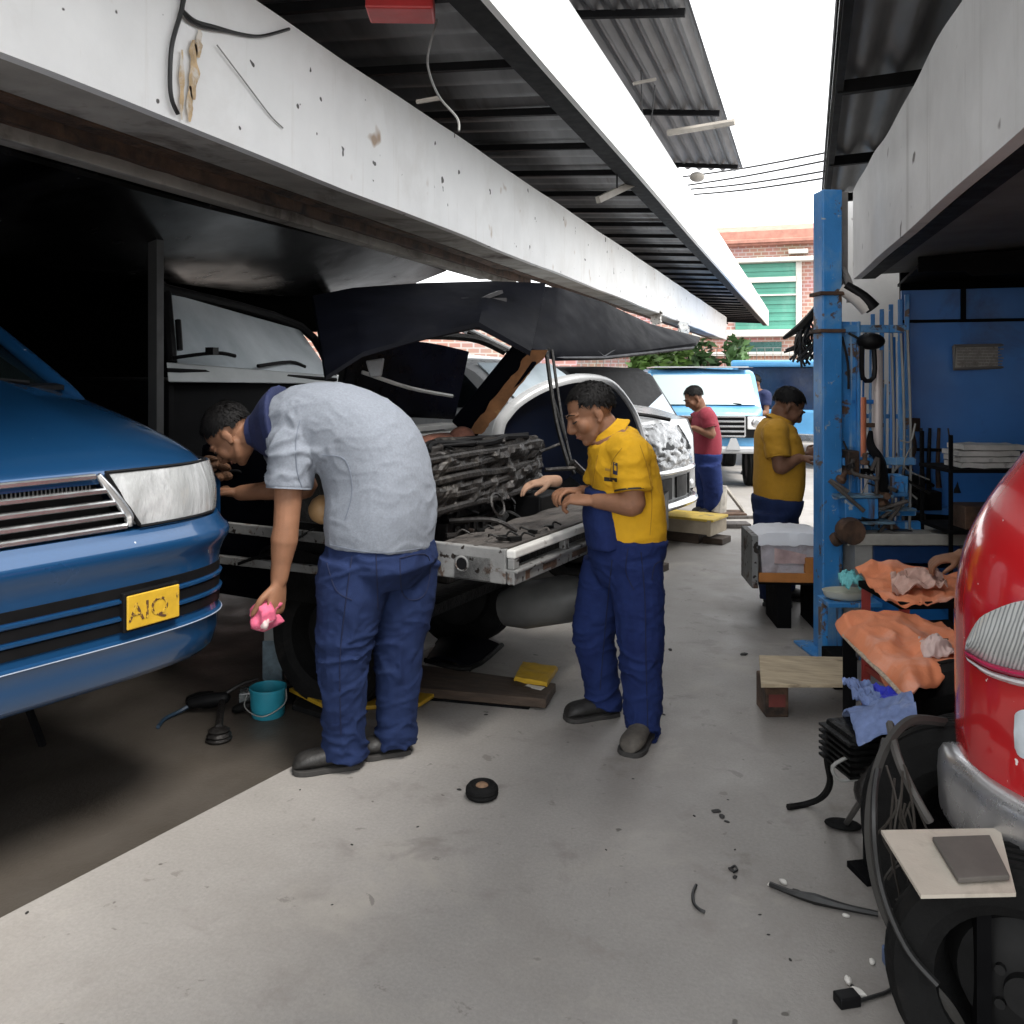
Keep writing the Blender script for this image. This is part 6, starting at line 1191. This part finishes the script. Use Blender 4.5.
# ---- tyres, hoses and board at the lower right
def tyre(label, c, r, wd, ax, name='tyre', hubr=.6):
    c = Vector(c); M = Matrix.Translation(c) @ Vector(ax).normalized().to_track_quat('Z', 'Y').to_matrix().to_4x4(); h = wd/2
    pr = [(r*hubr, -h*.75), (r*(hubr+.08), -h), (r*.88, -h*1.02), (r*.955, -h*.85), (r*.975, -h*.6)]
    for i in range(5): z = -h*.55+i*h*.27; pr += [(r*.975, z), (r, z+h*.03), (r, z+h*.18), (r*.972, z+h*.2)]
    pr += [(r*.975, h*.62), (r*.955, h*.85), (r*.88, h*1.02), (r*(hubr+.08), h), (r*hubr, h*.75)]
    pr2 = [(r*(hubr-.03), h*.6), (r*(hubr-.03), -h*.6), (r*hubr, -h*.75)]
    m = MB(); m.lathe(pr+pr2, 64, M, cap=False); o = m.build(name, m_rub, smooth=True, ang=30); return tag(o, label, 'tyre')
tyre('large worn black tyre leaning behind the red vehicle and the pale board', P(996, 852, 2.45), .355, .20, V(-.75, .0, -.62))
tyre('second black tyre behind the leaning one, half under the cloths', P(985, 775, 2.95)*1, .36, .2, V(-.8, .25, -.5))
m_hose = mat('dusty_hose', (.03, .028, .025), .7, var=.3)
wire('long dusty hose looping down round the tyre at the lower right', [P(945, 722, 2.5), P(908, 722, 2.4), P(880, 760, 2.3), P(869, 830, 2.25), P(882, 905, 2.2), P(915, 965, 2.15), P(948, 1005, 2.1), P(965, 1035, 2.1)], .013, m_hose, 'hose', 'hose')
wire('grey strap hanging across the tyre at the lower right', [P(890, 724, 2.45), P(897, 755, 2.28), P(912, 790, 2.26), P(930, 822, 2.24)], .011, mat('grey_strap', (.07, .065, .06), .7), 'strap', 'strap')
wire('thin inner hose along the tyre at the lower right', [P(884, 740, 2.4), P(874, 800, 2.2), P(880, 880, 2.15), P(905, 945, 2.1), P(938, 985, 2.05)], .008, m_wire, 'hose', 'hose')
for k in range(1):
    m = MB(); rnd = random.Random(31)
    for _ in range(11):
        a = P(rnd.uniform(886, 912), rnd.uniform(760, 810), 2.25); l_ = rnd.uniform(.15, .42); m.tube([a, a+V(rnd.uniform(-.03, .04), -l_*.4, rnd.uniform(-.02, .02)), a+V(rnd.uniform(-.05, .06), -l_*.75), a+V(rnd.uniform(-.04, .05), -l_)], .003, 4, 5)
    tag(m.build('loose_wire', mat('thin_brown_wire', (.035, .03, .025), .7)), 'tangle of thin loose wires hanging in front of the tyre', 'wire tangle')
t = thing('board_stand', 'pale wooden board on a black box beside the red vehicle', 'stand', G(960, 1010)); zb = .56
cs = [G(881, 830, zb), G(1000, 828, zb), G(1016, 893, zb), G(921, 895, zb)]
m = MB(); m.slab(lambda u, v: cs[3].lerp(cs[2], u).lerp(cs[0].lerp(cs[1], u), v), 4, 4, (0, 0, -.008)); m.build('board', mat('pale_board', (.50, .45, .38), .75, var=.12, scale=5, bump=.2, bscale=60, dirt=[((.3, .26, .21), .56, .75, 5)]), t)
m = MB(); ce = sum(cs, Vector())/4; e = [ce+(q-ce)*.82 for q in cs]; 
for i in (1,): m.beam(ce+(e[1]-ce)*(.2+.5*i)-UP*.012, (ce+(e[1]-ce)*(.2+.5*i)).xy.to_3d(), .03, .08)
m.build('support', m_dark, t)
for o_ in (): pass
c2 = [G(932, 838, zb+.012), G(990, 836, zb+.012), G(1010, 877, zb+.012), G(958, 880, zb+.012)]
tag(MB().slab(lambda u, v: c2[3].lerp(c2[2], u).lerp(c2[0].lerp(c2[1], u), v)+UP*.004, 4, 4, (0, 0, -.012)).build('slate', mat('dark_slat', (.10, .09, .08), .7, var=.3), bevel=.003), 'thin dark slate lying on the pale board under the silver bumper', 'slate')
# ---- red rounded vehicle
m_redp = mat('red_car_paint', (.46, .012, .016), .22, .0, var=.05, scale=2, coat=1., rvar=.04, spots=[((.8, .72, .70), .735, .745, 38)])
rc = P(1168, 372, 2.25); rc.z = 0; t = thing('red_vehicle', 'red rounded vehicle nose with ribbed lamp above a silver bumper at the right edge', 'vehicle', rc)
prof = [(.56, .36), (.58, .425), (.62, .448), (.70, .455), (.78, .455), (1.0, .456), (1.10, .448), (1.19, .430), (1.27, .398), (1.337, .362), (1.40, .322), (1.48, .272), (1.56, .22), (1.64, .15), (1.68, .06)]
dirx = V(.93, 0, .36).normalized(); diry = UP.cross(dirx)
def rv(a, r, z, L_=1.5):         # superellipse nose, drawn out to the right
    x = math.copysign(abs(math.cos(a))**.88, math.cos(a))*r; y = math.copysign(abs(math.sin(a))**.88, math.sin(a))*r*1.02
    if x > 0: x = x+L_*min(1, x/r*1.5)
    return rc+dirx*x+diry*y+UP*z
A_ = np.linspace(0, 2*math.pi, 72, endpoint=False); q = smoothpath([Vector((r, 0, z)) for z, r in prof], 4)
body = MB().loft([[rv(a, p.x, p.z) for a in A_] for p in q]).build('body', m_redp, t, smooth=True, ang=60)
bp_ = [(.43, .30), (.434, .43), (.45, .475), (.48, .492), (.57, .496), (.615, .493), (.638, .482), (.648, .462), (.648, .36)]
m = MB().loft([[rv(a, r-.012*(math.exp(-((a-2.75)/.12)**2)+math.exp(-((a-4.25)/.12)**2)), z-.02*math.exp(-((a-3.55)/.3)**2)*0) for a in A_] for z, r in bp_]); bmp = m.build('bumper', mat('silver_bumper', (.55, .55, .56), .28, .8, var=.06, scale=3, rvar=.04), t, smooth=True)
# lamp, sticker and bumper pad set on the skin along its outline
def onskin(px, py, off=0.):
    best = None
    for a in np.linspace(math.pi*.75, math.pi*1.6, 400):
        zc_ = 1.; d = 2.
        for _ in range(4):
            z = CAMZ+(HY-py)/FPX*d; r = float(np.interp(z, [k[0] for k in prof], [k[1] for k in prof])); w_ = rv(a, r+off, z); d = (w_.x*-ST+w_.y*CT)
        x = 512+FPX*(w_.x*CT+w_.y*ST)/d; e = abs(x-px)
        if best is None or e < best[0]: best = (e, w_)
    return best[1]
lo_ = [(965, 651), (985, 662), (1005, 668), (1024, 672), (1050, 674)]; hi_ = [(966, 640), (980, 618), (1003, 606), (1026, 600), (1050, 598)]
def strip(lo, hi, n=5, off=.006, nv=8):
    lo = smoothpath([Vector((x, y, 0)) for x, y in lo], n); hi = smoothpath([Vector((x, y, 0)) for x, y in hi], n); rows = []
    for k in range(nv+1):
        row = []
        for a, b in zip(lo, hi): p = a.lerp(b, k/nv); row.append(onskin(p.x, p.y, off+.018*math.sin(math.pi*k/nv)))
        rows.append(row)
    return rows
rows = strip(lo_, hi_, 4, .006, 8); m = MB(); m.loft(rows, close=False); lamp = m.build('lamp', mat('ribbed_lamp_lens', (.62, .63, .62), .18, .1, var=.15, scale=9, coat=.6), t, smooth=True, ang=80)
m = MB(); nr = len(rows); nc = len(rows[0])
for k in range(0, 26):
    f = k/25*(nc-1)*1.35-2; pts = []
    for i in range(nr):
        g = f+i*.55
        if 0 <= g <= nc-1: j = min(int(g), nc-2); pts.append(rows[i][j].lerp(rows[i][j+1], g-j)-CF*.003)
    if len(pts) > 2: m.tube(pts, .0024, 4)
m.build('lamp_ribs', mat('lamp_rib_grey', (.20, .21, .21), .3), lamp)
m = MB(); rw = strip([(965, 655), (985, 667), (1005, 674), (1024, 678), (1050, 680)], [(965, 650), (985, 661), (1005, 667), (1024, 671), (1050, 673)], 4, .01, 3); m.loft(rw, close=False); m.build('lamp_red_band', mat('crimson_band', (.45, .02, .08), .3), lamp, smooth=True)
m = MB(); rw = strip([(968, 661), (985, 674), (1005, 682), (1024, 687), (1050, 690)], [(965, 656), (985, 668), (1005, 675), (1024, 679), (1050, 681)], 4, .008, 3); m.loft(rw, close=False); m.build('lamp_clear_band', mat('clear_band', (.62, .62, .63), .25), lamp, smooth=True)
m = MB()
for k in (.25, .5, .75):
    pts = [onskin(lerp(Vector((a, b, 0)), Vector((c, d, 0)), k).x, lerp(b, d, k), .014) for (a, b), (c, d) in zip([(968, 661), (985, 674), (1005, 682), (1024, 687), (1050, 690)], [(965, 656), (985, 668), (1005, 675), (1024, 679), (1050, 681)])]; m.tube(pts, .0016, 4, 3)
m.build('lamp_groove', m_plast, lamp)
m = MB(); rw = strip([(1014, 748), (1020, 757), (1030, 760), (1046, 762)], [(1014, 717), (1018, 711), (1030, 709), (1046, 708)], 3, .004, 4); m.loft(rw, close=False); m.build('sticker', mat('pale_sticker', (.55, .60, .64), .4, var=.2, scale=12), t, smooth=True)
m = MB(); c = rv(3.62, .499, .545); m.bx(-.03, .03, -.012, .012, -.05, .05, rotz(c, VDEG-35)); m.build('bumper_pad', m_plast, bmp, bevel=.008)
m = MB(); m.slab(lambda u, v: rv(2.6+1.9*u, .44-.05*v, .44-.06*v), 20, 4, (0, 0, -.01)); m.build('under_tray', m_plast, t)
wc = rc+dirx*.35-diry*-.05; wheel(t, P(1030, 985, 2.05), .30, .2, V(-.6, 0, -.8)); wheel(t, rc+dirx*1.3+UP*.3+diry*.42, .30, .2, diry); wheel(t, rc+dirx*1.3+UP*.3-diry*.42, .30, .2, diry)
m = MB(); m.prism([((rc+dirx*x+diry*y).x, (rc+dirx*x+diry*y).y) for x, y in ((-.1, -.35), (1.9, -.4), (1.9, .4), (-.1, .35))], .3, .58); m.build('chassis', m_plast, t)
# ================================================================ floor things
m_teal = mat('teal_plastic', (.02, .22, .30), .45, var=.12, scale=8)
c = G(268, 708); c.z = -.035; t = thing('bucket', 'small teal plastic bucket on the dark floor behind the grey man', 'bucket', c)
BK = Matrix.Translation(c); m = MB(); m.lathe([(.001, .006), (.070, .006), (.074, 0), (.080, .01), (.086, .13), (.090, .132), (.090, .142), (.083, .142), (.078, .02), (.001, .016)], 32, BK); m.build('body', m_teal, t, smooth=True)
m = MB(); m.lathe([(.001, .06), (.081, .06)], 24, BK); m.build('water', m_plast, t)
m = MB(); m.tube([c+V(-.088, .13, 0), c+V(-.10, .06, -.05), c+V(0, .03, -.10), c+V(.09, .07, -.04), c+V(.088, .13, 0)], .003, 6, 5); m.build('handle', m_wire2, t, smooth=True)
def zf(p): p.z = -.035; return p
c = zf(G(218, 705)); t = thing('grinder', 'oily black hand tool with its cable on the dark floor beside the teal bucket', 'hand tool', c)
m = MB(); m.tube([c+V(-.13, .045), c+V(-.05, .06), c+V(.03, .07)], [.028, .034, .03], 12, 4, hemi=True); m.build('body', m_plast, t, smooth=True)
m = MB(); m.lathe([(.001, 0), (.055, .003), (.06, .012), (.05, .02), (.056, .028), (.045, .04), (.05, .05), (.03, .062), (.001, .064)], 20, Matrix.Translation(zf(G(219, 733)))); m.build('disc_head', m_grease, t, smooth=True)
m = MB(); m.tube([zf(G(219, 733))+UP*.06, c+V(.02, .06)], .016, 8); m.build('neck', m_grease, t, smooth=True)
m = MB(); m.tube([c+V(.02, .08), c+V(.10, .12, .05), c+V(.17, .13, .1)], [.012, .010, .008], 8, 4); m.build('handle', m_grease, t, smooth=True)
wire('dark blue cable trailing on the dark floor under the blue minivan', [c+V(-.12, .045), zf(G(180, 708))+UP*.02, zf(G(165, 714))+UP*.012, zf(G(158, 722))+UP*.012], .010, mat('dark_blue_cable', (.015, .035, .06), .5), 'cable', 'cable')
rnd = random.Random(41)
for k, (px, py, w_, h_) in enumerate(((205, 700, .05, .05), (190, 697, .04, .06), (236, 706, .035, .04))):
    q_ = zf(G(px, py)); m = MB(); m.tube([q_+UP*.02, q_+V(.05, .035), q_+V(.11, .05)], [w_*.6, w_*.7, w_*.4], 9, 4, hemi=True); tag(m.build('oily_part', m_greas2, smooth=True), ('oily lump of metal touching the black hand tool', 'oily black sleeve farthest left by the hand tool', 'small oily part nearest the teal bucket')[k], 'machine part')
c = zf(G(254, 700)); tag(MB().bx(-.07, .07, -.05, .05, .0, .09, rotz(c, VDEG+12)).build('clear_case', mat('smoky_plastic', (.10, .11, .11), .25, var=.5, scale=20, coat=.5), bevel=.008), 'smoky clear plastic case leaning at the teal bucket', 'case')
c = zf(G(274, 690)); t = thing('jack_stand', 'grey post of a jack under the truck behind the pink rag', 'jack', c)
m = MB(); m.bx(-.045, .045, -.03, .03, .02, .52, rotz(c, VDEG)); m.build('post', mat('grey_jack', (.16, .17, .17), .5, .2, var=.3), t, bevel=.004); MB().bx(-.12, .12, -.1, .1, 0, .02, rotz(c, VDEG)).build('base', m_dark, t)
m = MB(); m.bx(-.05, .05, -.034, -.030, .10, .30, rotz(c, VDEG)); m.build('scuffed_plate', mat('blue_grey_scuff', (.06, .09, .11), .5, var=.5, scale=20), t)
# yellow trays and boards under the truck
def flat(label, pts, z, th, mm, name, cat, bev=.004):
    cs = [G(x, y, z) for x, y in pts]; m = MB(); m.prism([(q.x, q.y) for q in cs], z-th, z); return tag(m.build(name, mm, bevel=bev), label, cat)
flat('black mat under the yellow tray behind the grey man', [(292, 704), (330, 716), (345, 702), (310, 688)], .0, .03, m_rub, 'mat', 'mat')
flat('chipped yellow tray lying behind the legs of the grey man', [(289, 688), (330, 708), (420, 703), (440, 690), (330, 676)], .035, .02, m_yel, 'tray', 'tray')
t = thing('long_plank', 'long oily plank sticking out from under the truck', 'plank', G(480, 690)); cs = [G(380, 684, .06), (G(546, 699, .06)), G(556, 683, .06), G(410, 663, .06)]
m = MB(); m.prism([(q.x, q.y) for q in cs], .012, .06); m.build('board', m_wood, t, bevel=.006); m = MB(); m.prism([((q.x*.9+cs[0].x*.1), (q.y*.9+cs[0].y*.1)) for q in cs], 0, .011); m.build('batten', m_dark, t)
t = thing('folder', 'yellow cloth bundle folded on the end of the oily plank', 'cloth', G(535, 680)); fz_ = .062
for k, zz_ in enumerate((.062, .078)):
    cs = [G(514+k, 681-k*2, zz_), G(547, 687-k*2, zz_), G(558-k, 670-k, zz_), G(523, 664, zz_)]
    for q in cs: q.z = zz_
    m = MB(); m.slab(lambda u, v: cs[0].lerp(cs[1], u).lerp(cs[3].lerp(cs[2], u), v)+UP*(.014+.006*fb(Vector((u*4, v*4, k)))), 12, 10, (0, 0, -.014)); m.build('fold', m_yel, t, smooth=True)
flat('scrap of white paper beside the yellow bundle', [(524, 686), (541, 690), (545, 687), (528, 684)], .0655, .002, m_paper, 'paper_scrap', 'paper', 0)
t = thing('car_panel', 'dark bent car panel lying under the truck front', 'car panel', G(465, 660)); cs = [G(425, 660, .09), G(470, 668, .08), G(502, 645, .12), G(440, 638, .12)]
m = MB(); m.slab(lambda u, v: cs[0].lerp(cs[1], u).lerp(cs[3].lerp(cs[2], u), v)+UP*.04*math.sin(math.pi*u), 14, 10, (0, 0, -.02)); m.build('panel', m_navy, t, smooth=True)
m = MB(); m.tube([cs[0], cs[1], cs[2]], .014, 7, 4); m.build('lip', m_greas2, t, smooth=True)
m = MB(); m.bx(-.1, .1, -.08, .08, 0, .09, rotz(G(455, 655), 10)); m.build('packing', m_dark, t)
# round tan knob, glove, rag
tag(MB().lathe([(.001, -.05), (.04, -.045), (.06, -.02), (.066, .01), (.058, .035), (.035, .05), (.001, .052)], 24, Matrix.Translation(P(322, 510, 3.98)) @ Matrix.Rotation(R(70), 4, 'Y')).build('tan_cap', mat('tan_plastic', (.50, .30, .14), .5, var=.12), smooth=True), 'round tan cap resting on the truck rail in front of the grey man', 'cap')
m = MB(); wq = P(551, 481, 4.45); hand(m, wq, V(-.95, -.12, -.2), V(0, -1, .1), V(0, 0, -1), curl=.38, s=1.05, spread=.03); m.tube([wq+V(.03, .0), wq, wq+V(-.03, 0)], [.030, .029, .028], 14, hemi=True)
tag(link(remesh(m, .0045, 2), 'work_glove', mat('tan_glove', (.34, .20, .13), .8, var=.15, scale=20, bump=.3), smooth=True, ang=80), 'tan glove lying on the dark engine in front of the yellow polo man', 'glove')
m = MB(); hq = P(271, 606, 3.68)
def ragb(u, v): a = 2*math.pi*u; r_ = (.040+.018*math.sin(v*3)+.034*fb(Vector((math.cos(a)*2, math.sin(a)*2, v*3)), 3))*(1-.9*abs(2*v-1)**3); return hq+V(-.01-.02*v+r_*math.cos(a), .045-.15*v, r_*math.sin(a))
m.loft([[ragb(j/24, i/12) for j in range(24)] for i in range(13)])
tag(m.build('pink_rag', mat('pink_rag', (.55, .10, .18), .85, var=.2, scale=25, dirt=[((.65, .52, .50), .56, .60, 9)]), smooth=True, ang=80), 'pink rag gripped in the hanging hand of the grey man', 'rag')
# ---- bits on the alley floor
c = G(482, 797); t = thing('rubber_puck', 'small black rubber wheel lying alone in the middle of the alley', 'wheel', c)
m = MB(); m.lathe([(.001, .005), (.05, .0), (.060, .006), (.064, .016), (.061, .022), (.064, .028), (.062, .040), (.052, .052), (.045, .053), (.040, .046), (.001, .046)], 36, Matrix.Translation(c)); m.build('tread', m_rub, t, smooth=True, ang=30)
m = MB(); m.lathe([(.001, .058), (.012, .056), (.022, .050), (.026, .044)], 16, Matrix.Translation(c)); m.build('hub', mat('rusty_hub', (.20, .12, .07), .8, var=.5, scale=40), t, smooth=True)
m_scrap = mat('dark_scrap', (.02, .018, .017), .7, var=.4)
def bit(label, px, py, s, mm=m_scrap, flat_=.4, seed=0, cat='scrap'):
    c = G(px, py); m = MB(); rnd = random.Random(seed+px); Mx = rotz(c+UP*s*flat_*.5, rnd.uniform(0, 180))
    m.ell((0, 0, 0), (s, s*.6, s*flat_*.5), None, 8, 5); m.v = [Mx @ (v*(1+.35*fb(v*60+Vector((px, 0, 0)), 2))) for v in m.v]
    tag(m.build('scrap', mm), label, cat, 'scraps of dirt on the alley floor')
for px, py, s in ((459, 790, .012), (418, 827, .007), (486, 715, .012), (744, 655, .03), (716, 812, .02), (722, 817, .018), (727, 822, .012), (731, 870, .014), (735, 878, .012), (670, 650, .02), (633, 779, .006), (728, 800, .006), (694, 816, .008), (606, 850, .006), (664, 715, .012), (300, 790, .006), (27, 913, .009), (352, 845, .007), (332, 905, .005), (735, 850, .006), (760, 915, .006), (768, 935, .006), (790, 960, .007), (850, 985, .01)):
    bit('small dark scrap of dirt on the alley floor', px, py, s)
wire('bent piece of black wire on the alley floor', [G(696, 885, .006), G(693, 893, .008), G(694, 903, .008), G(699, 909, .008), G(705, 912, .006)], .005, m_wire, 'bent_wire', 'wire')
wire('small curl of wire on the alley floor', [G(731, 868, .005), G(735, 866, .008), G(737, 870, .006), G(733, 872, .005)], .004, m_wire, 'wire_curl', 'wire')
wire('black cable lying on the floor towards the tyre', [G(770, 884, .012), G(790, 892, .014), G(815, 899, .014), G(845, 907, .014), G(878, 914, .016)], [.008, .009, .016, .010, .008], m_wire, 'floor_cable', 'cable')
m_whi = mat('white_bits', (.6, .58, .54), .7, var=.2)
for k, (px, py, s) in enumerate(((770, 886, .012), (783, 884, .016), (797, 895, .03), (846, 917, .012), (858, 996, .022), (848, 983, .018), (872, 964, .014), (905, 972, .02))):
    bit('small white crumb of plastic or plaster on the floor by the tyre', px, py, s, m_whi if k != 2 else m_scrap, .9, 3, 'crumb') if k != 2 else bit('small dark scrap of dirt on the alley floor', px, py, s)
tag(MB().bx(-.03, .03, -.02, .02, 0, .028, rotz(G(847, 1004), 30)).build('plug', m_plast, bevel=.004), 'small black plug on the floor at the lower right', 'plug')
wire('thin black lead from the plug on the floor', [G(852, 1003, .012), G(872, 997, .008), G(890, 990, .008), G(900, 975, .01)], .005, m_wire, 'lead', 'cable')
tag(MB().bx(-.04, .04, -.03, .03, 0, .05, rotz(G(900, 968), 20)).build('blue_box', mat('blue_grey_box', (.08, .12, .22), .5, var=.3), bevel=.006), 'small blue box on the floor at the foot of the tyre', 'box')
for k, (px, py) in enumerate(((718, 518), (740, 494))):
    pass
c = G(735, 516); t = thing('bottle_jack', 'rusty axle jack on the floor below the blue van', 'jack', c)
m = MB(); m.bx(-.3, .1, -.15, .15, 0, .05, rotz(c, VDEG)); m.build('base', m_rust, t, bevel=.005); m = MB(); m.tube([c+V(-.2, .05), c+V(-.15, .35)], [.10, .06], 10); m.tube([c+V(.1, .05), c+V(-.12, .34)], .025, 6); m.build('frame', mat('pale_jack_frame', (.28, .26, .23), .6, var=.4, scale=10), t); m = MB(); m.bx(-.28, .30, -.22, -.16, .0, .03, rotz(c, VDEG+6)); m.build('handle', m_deck, t)
c = G(716, 527); tag(MB().bx(-.2, .35, -.1, .1, 0, .05, rotz(c, VDEG)).build('metal_scrap', m_deck, bevel=.01), 'flat scrap metal between the ramp and the jack', 'scrap')
